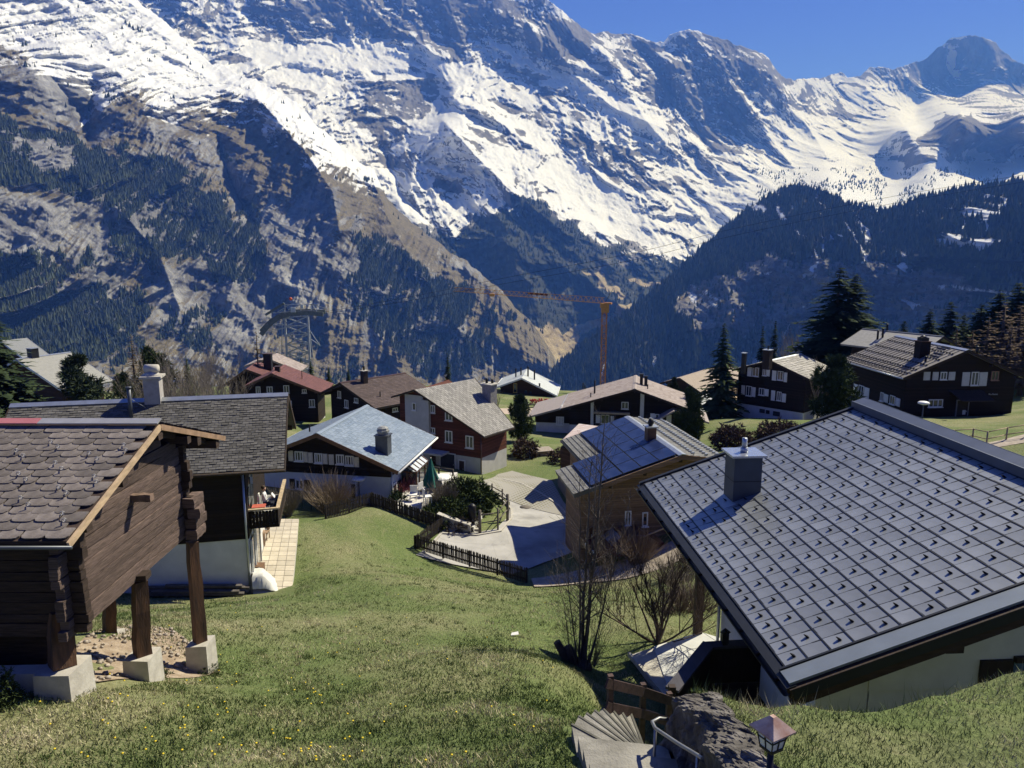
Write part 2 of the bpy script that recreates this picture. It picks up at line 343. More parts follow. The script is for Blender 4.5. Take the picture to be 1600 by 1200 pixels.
def cover_back(PX, PY, X, Z, N):
    wp = PX + 26 * fbm(PX / 60, PY / 60, 4, 71); wq = PY + 18 * fbm(PX / 60 + 5, PY / 60, 4, 75)
    g = np.full(PX.shape, .30)
    for poly, a, so in (([(380, -90), (690, -30), (900, 30), (935, 60), (905, 118), (850, 104), (800, 70), (760, 48), (722, 92), (640, 66), (560, 52), (480, 66), (380, 70)], -.56, 8),
                        ([(215, -100), (380, -90), (372, 92), (330, 92), (250, 20)], -.3, 8),
                        ([(940, 50), (1030, 70), (1060, 130), (1090, 185), (1050, 178), (985, 120)], -.52, 8),
                        ([(1046, 56), (1110, 46), (1200, 85), (1236, 130), (1190, 150), (1150, 160), (1190, 240), (1130, 252), (1090, 190), (1050, 130)], -.48, 8),
                        ([(560, 150), (600, 122), (690, 118), (694, 150), (672, 176), (622, 212), (600, 240), (570, 190)], -.75, 5),
                        ([(760, 140), (860, 100), (900, 160), (930, 230), (900, 240), (840, 190), (800, 190), (750, 180)], -.3, 8),
                        ([(935, 248), (985, 246), (1050, 288), (1010, 296), (960, 282)], -.6, 5), ([(1030, 190), (1090, 215), (1150, 265), (1110, 262), (1060, 240)], -.5, 6),
                        ([(1400, 118), (1450, 84), (1510, 50), (1560, 64), (1600, 96), (1760, 140), (1760, 190), (1560, 200), (1470, 160)], -.62, 10),
                        ([(1420, 205), (1480, 196), (1500, 175), (1530, 196), (1760, 190), (1760, 240), (1560, 244), (1440, 228)], -.95, 5), ([(1376, 250), (1440, 244), (1470, 252), (1400, 258)], -.9, 4), ([(1260, 150), (1330, 130), (1400, 150), (1400, 185), (1300, 200), (1270, 180)], -.3, 10),
                        ([(430, 130), (560, 150), (600, 250), (560, 240), (470, 180)], -.22, 12), ([(640, 200), (690, 190), (760, 250), (800, 300), (720, 400), (640, 320)], .05, 10)):
        g = g + a * pmask(wp, wq, poly, so)
    fd = fields(PX, PY); g = g + .42 * fd
    snow = .43 + g + 1.25 * (N[..., 2] - .56) + (1 - .6 * fd) * (.34 * fbm(X / 140, (Z + .3 * X) / 60, 6, 81, .6) + .32 * fbm((X + .5 * Z) / 60, Z / 240, 5, 87, .6))
    band = sstep(.62, .95, ridged((Z + .28 * X + 60 * fbm(X / 260, Z / 260, 4, 93)) / 210, X / 1500 + 3, 3, 89)) * sstep(-.2, .35, fbm(X / 330 + 4, Z / 200, 3, 97)); snow = snow - .62 * band * (1 - .75 * fd)
    low = sstep(-1, 1, (wq - np.interp(wp, [560, 600, 640, 700, 745, 800, 830, 860, 930, 1000, 1060, 1120, 1300], [330, 335, 350, 375, 345, 292, 310, 335, 368, 392, 405, 430, 430])) / 14)
    snow = snow - .95 * low - .2 * sstep(330, 400, PY)
    wood = low * (.85 + .5 * fbm(X / 160, Z / 160, 4, 91))
    tan = pmask(wp, wq, [(800, 500), (850, 505), (900, 560), (870, 590), (800, 560)], 8) + pmask(wp, wq, [(905, 420), (975, 470), (960, 478), (915, 440)], 4) + pmask(wp, wq, [(860, 540), (930, 500), (990, 478), (985, 490), (930, 520), (880, 560)], 4) + pmask(wp, wq, [(985, 436), (1030, 436), (1026, 444), (985, 444)], 3)
    stream = np.exp(-(seg_dist(PX, PY, [(852, 575), (862, 556), (878, 542), (898, 534), (925, 526), (940, 516)]) / 1.0)**2) * .42; tan = np.clip(tan, 0, 1); wood = wood * (1 - tan); snow = np.maximum(snow - tan, stream)
    return np.stack([np.clip(snow, 0, 1), np.clip(wood, 0, 1), np.clip(tan + .35 * low, 0, 1)], -1)
mat_back = mountain_material('snow_range', (.10, .105, .115), (.24, .235, .235), (.20, .16, .095), (.34, .29, .19))
o, Pb, covb, PXb, PYb = patch('snow_range', px, top, bot, 420, dep, relief_back, cover_back, mat_back, 'snow covered rock range with jagged crest closing the valley')
pr = covb[..., 1] * sstep(.25, .0, covb[..., 0] - .3) * (PXb < 1130) * (PYb > 250)
tree_field('far_wood', Pb, pr, 9000, 14, 26, wood_dark, 'far dark conifer wood on the foot of the snow range', 3)

# ---- left mountain: forested rock wall with snow shoulder ----------------------------------------
px = np.linspace(-160, 985, 900)
edge = [(-160, -220), (60, -120), (180, -40), (215, 0), (240, 20), (290, 62), (330, 98), (372, 116), (400, 124), (450, 152), (500, 196), (545, 238), (585, 268), (606, 312), (650, 352), (720, 405), (780, 452), (830, 502), (870, 562), (900, 600), (985, 700)]
top = outline(px, edge, 5, 30, 111); bot = np.maximum(top + 30, 680.0)
dep = [(-160, -200, 3700), (60, -100, 3700), (215, 0, 3600), (330, 98, 3400), (450, 152, 3150), (585, 268, 2900), (650, 352, 2700), (780, 452, 2400), (870, 562, 2150), (985, 690, 1900),
       (-100, 40, 3100), (50, 60, 3050), (150, 100, 2950), (-100, 110, 2700), (60, 110, 2680), (250, 160, 2700), (60, 200, 2500), (200, 230, 2480), (350, 200, 2650), (450, 250, 2600), (-100, 220, 2380), (60, 330, 2230), (200, 350, 2200), (330, 330, 2250), (430, 340, 2300), (520, 350, 2350), (600, 400, 2300),
       (0, 430, 2120), (120, 430, 2080), (250, 450, 2020), (400, 440, 2080), (500, 440, 2120), (650, 460, 2150), (0, 540, 1850), (200, 540, 1820), (400, 540, 1850), (560, 560, 1850), (700, 560, 1900), (800, 570, 2000), (0, 680, 1600), (300, 680, 1600), (600, 680, 1650), (900, 690, 1850)]
dep = [(a, b, c + (a - 350) * 1.45) for a, b, c in dep]
def relief_left(PX, PY, X, Z, Rr):
    wx = fbm(X / 500, Z / 500, 4, 121) * 150; wz = fbm(X / 400 + 9, Z / 400, 4, 125) * 90
    r = 95 * ridged((X + .55 * Z + wx) / 560, (Z + wz) / 1300, 7, 131, .5) - 70
    r += 46 * ridged((X + .12 * Z + .7 * wx) / 170, (Z + wz) / 460, 6, 141, .5) - 28
    r += 20 * ridged((X + .3 * wx) / 52, (Z + wz * .5) / 160, 5, 151, .6) - 11
    r += 30 * fbm((X + .5 * wx) / 420, (Z + .5 * X + .4 * wz) / 62, 5, 161)
    r += 13 * ridged((X + .2 * wx) / 26, Z / 240, 4, 197, .6) - 8; r += 10 * fbm((X + .3 * Z) / 46, Z / 46, 5, 191, .66)
    def rib(poly, amp, wd): return amp * np.exp(-seg_dist(PX, PY, poly) / wd)
    r -= rib([(340, 210), (352, 260), (372, 310), (396, 350)], 170, 16) + rib([(145, 140), (140, 180), (136, 215)], 120, 12) + rib([(80, 120), (130, 180)], 90, 14)
    r += rib([(400, 150), (480, 240), (520, 300), (530, 360)], 190, 30) + rib([(585, 268), (600, 330), (640, 400), (720, 520)], 120, 26) + rib([(190, 330), (250, 400), (280, 480)], 80, 22)
    return r
def cover_left(PX, PY, X, Z, N):
    wp = PX + 30 * fbm(PX / 55, PY / 55, 5, 171); wq = PY + 24 * fbm(PX / 55 + 5, PY / 55, 5, 175)
    n1 = fbm(X / 70, (Z + .5 * X) / 40, 5, 181); n2 = fbm(X / 45, Z / 130, 5, 185)
    line = np.interp(wp, [-160, 0, 45, 75, 100, 150, 200, 260, 310, 350, 380, 430, 480, 520, 600], [40, 66, 74, 100, 112, 122, 140, 160, 165, 150, 150, 190, 230, 250, 290])
    snow = .5 + (line - wq) / 60 + .9 * (N[..., 2] - .5) + .4 * n1
    snow += .9 * pmask(wp, wq, [(152, 132), (172, 140), (160, 180), (150, 214), (134, 212), (146, 170)], 4)
    for sx, sy, rx, ry in ((283, 197, 14, 8), (374, 187, 10, 6), (414, 258, 12, 6), (428, 205, 8, 12), (330, 200, 9, 7), (195, 258, 18, 12), (250, 330, 14, 8), (300, 330, 16, 8), (215, 224, 12, 5), (375, 308, 4, 10)):
        snow += .75 * np.exp(-((wp - sx) / rx)**2 - ((wq - sy) / ry)**2)
    wood = np.zeros(PX.shape)
    for poly, a in (([(-160, 170), (0, 185), (60, 200), (130, 212), (180, 245), (250, 240), (300, 262), (340, 300), (372, 330), (400, 372), (420, 420), (400, 470), (350, 450), (300, 440), (250, 420), (200, 410), (130, 330), (60, 300), (-160, 300)], 1.0),
                    ([(-160, 395), (60, 405), (130, 400), (200, 420), (220, 470), (230, 560), (160, 580), (-160, 600)], 1.0),
                    ([(120, 330), (200, 380), (300, 430), (410, 460), (380, 520), (300, 470), (200, 460)], .8),
                    ([(548, 352), (600, 375), (650, 405), (720, 445), (780, 500), (790, 540), (740, 585), (640, 575), (580, 520), (530, 440), (560, 400)], 1.0),
                    ([(250, 470), (370, 470), (385, 540), (330, 560), (265, 540)], .75), ([(330, 225), (350, 240), (400, 340), (415, 370), (380, 360), (345, 290)], .4), ([(440, 480), (600, 560), (620, 640), (300, 680), (180, 600), (330, 560)], .45)):
        wood = np.maximum(wood, a * pmask(wp, wq, poly, 12))
    cliff = np.zeros(PX.shape)
    for poly in ([(-160, 305), (40, 315), (75, 340), (80, 400), (-160, 400)], [(120, 330), (150, 340), (175, 400), (200, 470), (185, 490), (150, 410), (122, 400)], [(408, 340), (500, 285), (520, 330), (525, 420), (500, 450), (430, 440), (412, 390)],
                 [(225, 430), (360, 430), (360, 480), (250, 500)], [(370, 440), (420, 440), (430, 520), (380, 570), (350, 540)], [(20, 215), (110, 230), (100, 265), (30, 255)], [(45, 100), (150, 110), (145, 190), (60, 180)]):
        cliff = np.maximum(cliff, pmask(wp, wq, poly, 8))
    wood = wood * (1 - .85 * cliff) + .35 * n1 + .25 * n2 - .1
    grass = .42 + .5 * pmask(wp, wq, [(300, 150), (400, 150), (480, 220), (530, 290), (480, 300), (420, 280), (340, 230)], 10) + .6 * pmask(wp, wq, [(500, 250), (585, 270), (700, 400), (800, 490), (880, 600), (860, 640), (780, 560), (690, 430), (560, 340)], 10) + .5 * pmask(wp, wq, [(450, 470), (620, 560), (700, 590), (850, 580), (850, 690), (300, 690), (380, 560)], 14)
    grass = grass - .5 * cliff + .5 * n2 + .6 * (N[..., 2] - .5)
    wood = wood * .8 + .05 + .5 * fbm((X + .5 * Z) / 150, Z / 110, 5, 199, .6) * (wood > .2) - .5 * sstep(.5, .3, N[..., 2])
    return np.stack([np.clip(snow, 0, 1), np.clip(wood, 0, 1), np.clip(grass, 0, 1)], -1)
mat_left = mountain_material('rock_mountain', (.105, .105, .11), (.36, .365, .37), (.08, .070, .044), (.165, .145, .095), fs=2.0)
o, Pl, covl, PXl, PYl = patch('rock_mountain', px, top, bot, 480, dep, relief_left, cover_left, mat_left, 'steep left mountain flank of pale cliffs, dark woods and brown grass')
tree_field('mountain_wood', Pl, sstep(.35, .65, covl[..., 1]) + .05 * covl[..., 1], 46000, 8, 18, wood_dark, 'dark conifer woods on the ledges of the left mountain flank', 5)

# ---- right spur: dark forested hill, in shade -----------------------------------------------------
px = np.linspace(815, 1790, 760)
top = outline(px, [(815, 640), (850, 600), (870, 570), (900, 545), (960, 500), (1010, 462), (1060, 420), (1090, 392), (1130, 358), (1180, 318), (1215, 298), (1245, 290), (1290, 300), (1330, 318), (1370, 330), (1400, 326), (1450, 306), (1520, 292), (1600, 282), (1690, 270), (1790, 250)], 3, 30, 211)
bot = np.maximum(top + 40, 720.0)
dep = [(815, 640, 2300), (900, 545, 2500), (1010, 462, 2750), (1130, 358, 2950), (1245, 290, 3000), (1370, 330, 2500), (1450, 306, 2500), (1600, 282, 2350), (1790, 250, 2200),
       (1000, 560, 2200), (1100, 480, 2350), (1200, 400, 2450), (1300, 400, 2250), (1450, 400, 2050), (1600, 380, 1800), (1790, 360, 1600), (1200, 480, 2320), (1350, 480, 2150), (1500, 480, 1930), (1700, 480, 1530), (900, 680, 1950), (1100, 620, 2130), (1300, 620, 2030), (1500, 620, 1780), (1760, 640, 1400)]
def relief_spur(PX, PY, X, Z, Rr):
    wx = fbm(X / 400, Z / 400, 4, 221) * 120; wz = fbm(X / 300 + 9, Z / 300, 4, 225) * 70
    r = 95 * ridged((X - .5 * Z + wx) / 520, (Z + wz) / 1300, 6, 231) - 60 + 40 * ridged((X - .3 * Z + .7 * wx) / 150, (Z + wz) / 420, 5, 241) - 24
    return r + 16 * fbm(X / 34, Z / 34, 4, 291, .65) + 22 * fbm((X + .5 * wx) / 300, (Z - .1 * X + .4 * wz) / 60, 4, 261)
def cover_spur(PX, PY, X, Z, N):
    wp = PX + 26 * fbm(PX / 45, PY / 45, 5, 271); wq = PY + 18 * fbm(PX / 45 + 5, PY / 45, 5, 275)
    n1 = fbm(X / 60, Z / 60, 5, 281); n3 = fbm((X - .6 * Z) / 26, Z / 130, 4, 285)
    snow = -.08 + .45 * n1 + .6 * n3
    snow += .55 * pmask(wp, wq, [(1200, 318), (1300, 322), (1420, 400), (1450, 430), (1380, 430), (1240, 380), (1180, 350)], 14) * (.3 + n3)
    snow += .62 * pmask(wp, wq, [(1470, 320), (1580, 300), (1575, 330), (1530, 390), (1500, 400), (1470, 370)], 8) * (.55 + 1.3 * n3) + .9 * np.exp(-(seg_dist(wp, wq, [(1572, 315), (1545, 355), (1522, 392)]) / 5)**2) + .7 * np.exp(-(seg_dist(wp, wq, [(1515, 345), (1502, 392)]) / 4)**2)
    snow += .6 * pmask(wp, wq, [(1360, 405), (1470, 418), (1480, 432), (1370, 425)], 4) * (.5 + n1)
    cliff = pmask(wp, wq, [(1080, 440), (1200, 400), (1330, 412), (1480, 430), (1530, 470), (1500, 510), (1330, 505), (1150, 520), (1060, 500)], 12)
    wood = .95 - .75 * cliff + .35 * n1 - .9 * np.clip(snow, 0, 1)
    return np.stack([np.clip(snow, 0, 1), np.clip(wood, 0, 1), np.clip(.25 + .5 * n1, 0, 1)], -1)
mat_spur = mountain_material('wooded_spur', (.10, .10, .10), (.26, .25, .24), (.13, .10, .06), (.22, .18, .11), fs=2.0)
o, Ps, covs_, PXs, PYs = patch('wooded_spur', px, top, bot, 380, dep, relief_spur, cover_spur, mat_spur, 'dark wooded spur with cliff bands on the right of the valley')
tree_field('spur_wood', Ps, (sstep(.4, .7, covs_[..., 1]) + .1) * sstep(.55, .3, covs_[..., 0]), 34000, 13, 24, wood_dark, 'dark conifer wood covering the spur right of the valley', 7)
# scattered trees of the snow alp above the spur
pr = sstep(.2, .6, fbm(PXb / 30, PYb / 20, 3, 301) + .3) * (PXb > 1180) * (PYb > 262) * (PYb < 330)
tree_field('alp_wood', Pb, pr, 1500, 14, 26, wood_dark, 'scattered dark conifers on the snow alp above the wooded spur', 9)
# valley floor under everything
mb = MB(); mb.add([(-9000, 250, -900), (9000, 250, -900), (9000, 14000, -900), (-9000, 14000, -900)], [(0, 1, 2, 3)])
tag(mb.build('valley_floor', mat('valley_grass', (.10, .11, .05), sc=.02)), 'valley floor far below the village', None, None, 'structure')
# ================================================================== GROUND
GC = [(400, 1200, 10), (700, 1200, 9.6), (60, 1180, 10), (-300, 1200, 9.5), (15, 1092, 11.6), (130, 1078, 12.2), (300, 1058, 16.2), (200, 1000, 17.0), (600, 1000, 21), (820, 908, 38), (650, 857, 41.5), (580, 792, 44),
      (505, 806, 44), (430, 925, 32), (465, 812, 41.5), (900, 1045, 18), (850, 950, 27), (1025, 1000, 23), (960, 908, 36), (1090, 835, 39), (940, 1150, 9.8), (800, 1100, 13.2), (500, 1100, 14), (700, 930, 28), (520, 900, 32),
      (610, 790, 48), (790, 840, 44), (870, 850, 43.5), (760, 780, 52), (840, 760, 56), (840, 700, 70), (750, 745, 59), (870, 692, 75), (1151, 654, 82), (1241, 656, 82), (1000, 700, 74), (1410, 652, 63), (1566, 662, 58), (1500, 690, 48), (1590, 712, 45), (1620, 635, 75),
      (1590, 590, 105), (1640, 566, 140), (1480, 606, 110), (700, 740, 53), (690, 800, 47), (450, 780, 46), (330, 690, 60), (100, 640, 90), (-200, 640, 90), (-300, 800, 40), (-400, 1000, 20), (1100, 650, 100), (880, 655, 95)]
gp = []
for a_, b_, c_ in GC:
    q = at(a_, b_, c_); gp.append((float(q[0]), float(q[1]), float(q[2])))
gp += [(8, 14, -12.4), (14, 14, -11.6), (6, 22, -13.3), (5, 19, -13.2), (3.2, 22.5, -13.15), (3.3, 19.3, -12.95), (4.2, 17.2, -13.1), (16, 24, -12.5), (26, 24, -11.0), (12, 33, -14.8), (24, 36, -12.6), (40, 40, -9.0), (60, 60, -9.5), (6, 10.5, -9.8), (12, 10.5, -9.5), (-12.5, 36, -15.9), (-11.0, 34, -15.85), (-14, 42, -16), (5, 4, -4.9), (0, 4, -4.9), (-8, 4, -4.7), (16, 3, -4.0), (-14, 60, -17.5), (-40, 120, -22), (0, 120, -23.5), (40, 120, -25), (90, 130, -24), (-40, 30, -12.0), (-60, 60, -16)]
def gz(x, y):
    x = np.asarray(x, float); y = np.asarray(y, float); z = tps(gp, x, np.minimum(y, 145), 10.0, .02)
    e = np.clip(y - 135 - .35 * np.clip(x, -60, 120), 0, None); return z - e * e * .006 - .06 * e
def gzs(x, y): return float(gz(np.array([x]), np.array([y]))[0])
_gy = np.concatenate([np.arange(3, 60, .5), np.arange(60, 150, 1.5)])
def gpt(px, py, lift=0.0):                   # where a sight line meets the ground
    x, y, z = at(px, py, _gy); g = gz(x, _gy); k = np.nonzero(z <= g)[0]
    if len(k) == 0: y1 = 120.0
    else:
        i = max(k[0], 1); a, b = z[i - 1] - g[i - 1], z[i] - g[i]; y1 = _gy[i - 1] + (_gy[i] - _gy[i - 1]) * a / (a - b + 1e-9)
    P = pt(px, py, y1); return Vector((P.x, P.y, gzs(P.x, P.y) + lift))
def build_ground():
    ys = np.concatenate([np.arange(2.5, 50, .45), np.arange(50, 150, 1.3), np.arange(150, 420, 9)]); n = 190
    t = np.linspace(-1, 1, n); xs = np.sign(t) * np.abs(t)**1.6
    half = np.interp(ys, [0, 50, 150, 420], [26, 60, 150, 420]); X = xs[None, :] * half[:, None]; Y = np.repeat(ys[:, None], n, 1)
    Z = gz(X, Y) + .05 * fbm(X / 1.7, Y / 1.7, 3, 401) + .05 * fbm(X / 6, Y / 6, 3, 405) * sstep(8, 20, Y)
    i = np.arange(X.size).reshape(X.shape); Q = np.stack([i[:-1, :-1], i[:-1, 1:], i[1:, 1:], i[1:, :-1]], -1).reshape(-1, 4)
    m, tr, b = new_mat('meadow_grass'); v = coords(tr, 'Object'); n1 = noise(tr, v, .16, 5, .6); n2 = noise(tr, v, 2.2, 6, .7); n3 = noise(tr, coords(tr, 'Object', (1, .6, 1)), 14, 5, .7)
    green = ramp(tr, n3, [(.28, (.060, .082, .030)), (.55, (.125, .165, .060)), (.8, (.21, .235, .105))]); straw = ramp(tr, n3, [(.3, (.15, .135, .07)), (.7, (.40, .36, .235))])
    c = mixc(tr, math_(tr, 'ADD', math_(tr, 'MULTIPLY', ramp(tr, n1, [(.44, (0,) * 3), (.66, (1,) * 3)]), .55), math_(tr, 'MULTIPLY', ramp(tr, n2, [(.54, (0,) * 3), (.78, (1,) * 3)]), .45), True), green, straw)
    tr.links.new(c, b.inputs['Base Color']); b.inputs['Roughness'].default_value = .95; b.inputs['Specular IOR Level'].default_value = .1; bump(tr, b, n3, .9, .06)
    o = link('meadow', np_mesh('meadow', np.stack([X, Y, Z], -1).reshape(-1, 3), Q, m, True)); tag(o, 'sloping meadow and village ground of green and straw coloured grass', None, None, 'structure')
build_ground()
def loft(name, A, B, n, m, mats, lift=.03, sub=1, z=None, thick=0.0, kind='structure', label=None):
    """strip between two pixel polylines A and B laid on the ground"""
    def samp(pl):
        P = [gpt(*p) for p in pl]; d = [0]
        for a, b in zip(P[:-1], P[1:]): d.append(d[-1] + (b - a).length)
        s = np.linspace(0, d[-1], n); return np.stack([np.interp(s, d, [p[k] for p in P]) for k in range(2)], -1)
    a, b = samp(A), samp(B); V, Q = [], []
    for k in range(m + 1):
        f = k / m; q = a * (1 - f) + b * f; zz = gz(q[:, 0], q[:, 1]) + .05 * 0 + lift if z is None else np.full(n, z); V.append(np.column_stack([q, zz]))
    V = np.stack(V, 0); i = np.arange(V.shape[0] * n).reshape(V.shape[0], n); Q = np.stack([i[:-1, :-1], i[:-1, 1:], i[1:, 1:], i[1:, :-1]], -1).reshape(-1, 4)
    o = link(name, np_mesh(name, V.reshape(-1, 3), Q, mats, True)); return tag(o, label, None, None, kind)
def asphalt_mat():
    m, t, b = new_mat('pale_asphalt'); v = coords(t, 'Object'); c = ramp(t, noise(t, v, .5, 9, .6), [(.3, (.27, .265, .25)), (.7, (.46, .45, .43))]); vo = nd(t, 'TexVoronoi', i_Scale=.55, feature='DISTANCE_TO_EDGE'); wv = mixc(t, .25, v, nd(t, 'TexNoise', i_Scale=1.5).outputs['Color']); t.links.new(wv, vo.inputs['Vector'])
    cr = ramp(t, vo.outputs['Distance'], [(0, (.86,) * 3), (.008, (1,) * 3)]); c = mixc(t, 1.0, c, cr, 'MULTIPLY'); c = mixc(t, ramp(t, noise(t, v, .9, 3, .5), [(.60, (0,) * 3), (.64, (.35,) * 3)]), c, (.20, .195, .19)); t.links.new(c, b.inputs['Base Color']); b.inputs['Roughness'].default_value = .92; bump(t, b, noise(t, v, 60, 3), .3, .01); return m
asphalt = asphalt_mat()
gravel = mat('gravel_path', (.26, .22, .18), .95, .2, 3, .5, 40, col2=(.40, .35, .30))
def paver_mat():
    m, t, b = new_mat('grass_paver'); v = coords(t, 'Object', (1, 1, 1), (0, 0, .6)); br = nd(t, 'TexVoronoi', i_Scale=3.4, feature='F1', distance='MANHATTAN', i_Randomness=0.0); t.links.new(v, br.inputs['Vector'])
    k = ramp(t, br.outputs['Distance'], [(.36, (0,) * 3), (.46, (1,) * 3)]); c = mixc(t, k, mixc(t, noise(t, v, 1.5), (.09, .10, .045), (.20, .175, .11)), (.29, .28, .25)); t.links.new(c, b.inputs['Base Color']); b.inputs['Roughness'].default_value = .9; bump(t, b, k, .4, .03); return m
pavers = paver_mat()
loft('road', [(650, 868), (700, 822), (745, 833), (775, 828), (795, 808), (797, 785), (780, 770), (745, 758)], [(800, 898), (850, 880), (905, 860), (915, 830), (895, 806), (866, 778), (830, 752), (790, 748)], 40, 8, asphalt, .06, label='pale asphalt road curving between the chalets')
loft('paver_drive', [(750, 754), (778, 742), (800, 737)], [(905, 812), (880, 785), (862, 752)], 24, 14, pavers, .085, label='grass paver drive beside the red chalet')
loft('path', [(830, 905), (900, 893), (960, 880), (1030, 858), (1100, 820)], [(835, 918), (910, 912), (980, 905), (1040, 888), (1110, 850)], 30, 4, gravel, .06, label='gravel path below the larch clad house')
loft('hill_path', [(1480, 706), (1560, 690), (1680, 660)], [(1490, 712), (1570, 698), (1690, 672)], 12, 3, gravel, .06, label='gravel path beside the wooden rail at the dark chalet')
# ================================================================== BUILDINGS
ORG = {}
def thing(name, loc, label, cat, group=None):
    o = empty(name, loc, 0, label, cat, group); ORG[o.name] = Vector(loc); return o
def put(mb, name, mats, parent, label=None, kind=None):
    off = ORG[parent.name]; mb.v = [(v[0] - off[0], v[1] - off[1], v[2] - off[2]) for v in mb.v]
    o = mb.build(name, mats, parent); ORG[o.name] = off; return tag(o, label, None, None, kind)
def single(mb, name, mats, base, label, cat, group=None):      # a thing that is one mesh, origin at its base
    mb.v = [(v[0] - base[0], v[1] - base[1], v[2] - base[2]) for v in mb.v]
    o = mb.build(name, mats); o.location = base; ORG[o.name] = Vector(base); return tag(o, label, cat, group)
def place(me, name, parent, M, label=None):                    # a piece that shares its mesh
    o = link(name, me, parent); q = M.copy(); q.translation = q.translation - ORG[parent.name]; o.matrix_local = q
    return tag(o, label)
def wood_mat(name, col, board=.16, var=.35, rough=.85):
    m, t, b = new_mat(name); c = t.nodes.new('ShaderNodeTexCoord'); s = nd(t, 'SeparateXYZ'); t.links.new(c.outputs['Object'], s.inputs[0])
    z = math_(t, 'DIVIDE', s.outputs[2], board); fr = math_(t, 'FRACT', z); fl = math_(t, 'FLOOR', z)
    wn = nd(t, 'TexWhiteNoise', noise_dimensions='1D'); t.links.new(fl, wn.inputs['W'])
    g = noise(t, coords(t, 'Object', (1, 1, 9)), 3.0, 6, .65)
    k = ramp(t, g, [(.25, tuple(x * (1 - var) for x in col)), (.75, tuple(x * (1 + var) for x in col))])
    k = mixc(t, 1.0, k, ramp(t, wn.outputs['Value'], [(0, (.72,) * 3), (1, (1.25,) * 3)]), 'MULTIPLY')
    gap = ramp(t, fr, [(0, (.25,) * 3), (.08, (1,) * 3), (.94, (1,) * 3), (1, (.25,) * 3)])
    t.links.new(mixc(t, 1.0, k, gap, 'MULTIPLY'), b.inputs['Base Color']); b.inputs['Roughness'].default_value = rough; b.inputs['Specular IOR Level'].default_value = .2
    bump(t, b, gap, .5, .02); return m
def tile_mat(name, a, b_, rough=.6, spec=.3, metal=0.0, spot=None):
    m, t, b = new_mat(name); at_ = nd(t, 'Attribute', attribute_name='tint'); v = coords(t, 'Object'); n = noise(t, v, 5, 6, .65)
    c = ramp(t, at_.outputs['Fac'], [(0, a), (1, b_)]); c = mixc(t, .6, c, ramp(t, n, [(.3, (.55,) * 3), (.7, (1.15,) * 3)]), 'MULTIPLY')
    if spot: c = mixc(t, ramp(t, noise(t, v, 1.1, 6, .7), [(.55, (0,) * 3), (.7, (.8,) * 3)]), c, spot)
    t.links.new(c, b.inputs['Base Color']); b.inputs['Roughness'].default_value = rough; b.inputs['Specular IOR Level'].default_value = spec; b.inputs['Metallic'].default_value = metal
    return m
black_wood = wood_mat('sunburnt_larch', (.022, .015, .012)); brown_wood = wood_mat('brown_larch', (.060, .034, .022)); red_wood = wood_mat('red_brown_boards', (.105, .036, .026), .14)
larch = wood_mat('fresh_larch', (.235, .15, .09), .13, .2); beam_dark = mat('dark_beam', (.035, .024, .018), .8, .4, 5, .3, stretch=(1, 1, 4)); beam_pale = mat('pale_beam', (.42, .33, .22), .8, .3, 5, .2, stretch=(1, 1, 4))
plaster = mat('white_plaster', (.62, .62, .60), .92, .08, 2.0, .12, 30); plaster_grey = mat('grey_plaster', (.46, .45, .44), .92, .1, 1.6, .15, 30); plaster_blue = mat('pale_blue_plaster', (.50, .54, .60), .92, .07, 2, .1, 30)
white_paint = mat('white_paint', (.74, .74, .71), .55, .06, 4); cream_paint = mat('cream_shutter', (.62, .58, .50), .6, .1, 5); grey_shutter = mat('pale_grey_shutter', (.52, .53, .54), .6, .08, 5); dark_paint = mat('dark_shutter', (.03, .022, .022), .6, .2, 5)
concrete = mat('weathered_concrete', (.36, .34, .30), .95, .2, 4, .35, 20, col2=(.50, .48, .43)); copper = mat('brown_sheet_metal', (.11, .065, .05), .4, .2, 4, metal=.6); zinc = mat('zinc_sheet', (.42, .45, .48), .38, .12, 3, metal=.7)
black_metal = mat('black_metal', (.02, .02, .022), .45, .2, 6, metal=.3); slate_metal = mat('slate_metal', (.075, .085, .105), .42, .15, 3, metal=.35)
def glass_mat(name='window_glass', col=(.03, .04, .05)):
    m, t, b = new_mat(name); n = noise(t, coords(t, 'Object'), 1.3, 3); t.links.new(ramp(t, n, [(.35, tuple(c * .5 for c in col)), (.7, tuple(c * 2.2 for c in col))]), b.inputs['Base Color'])
    b.inputs['Roughness'].default_value = .06; b.inputs['Specular IOR Level'].default_value = .8; return m
glass = glass_mat(); curtain = mat('net_curtain', (.55, .55, .52), .9, .2, 6)
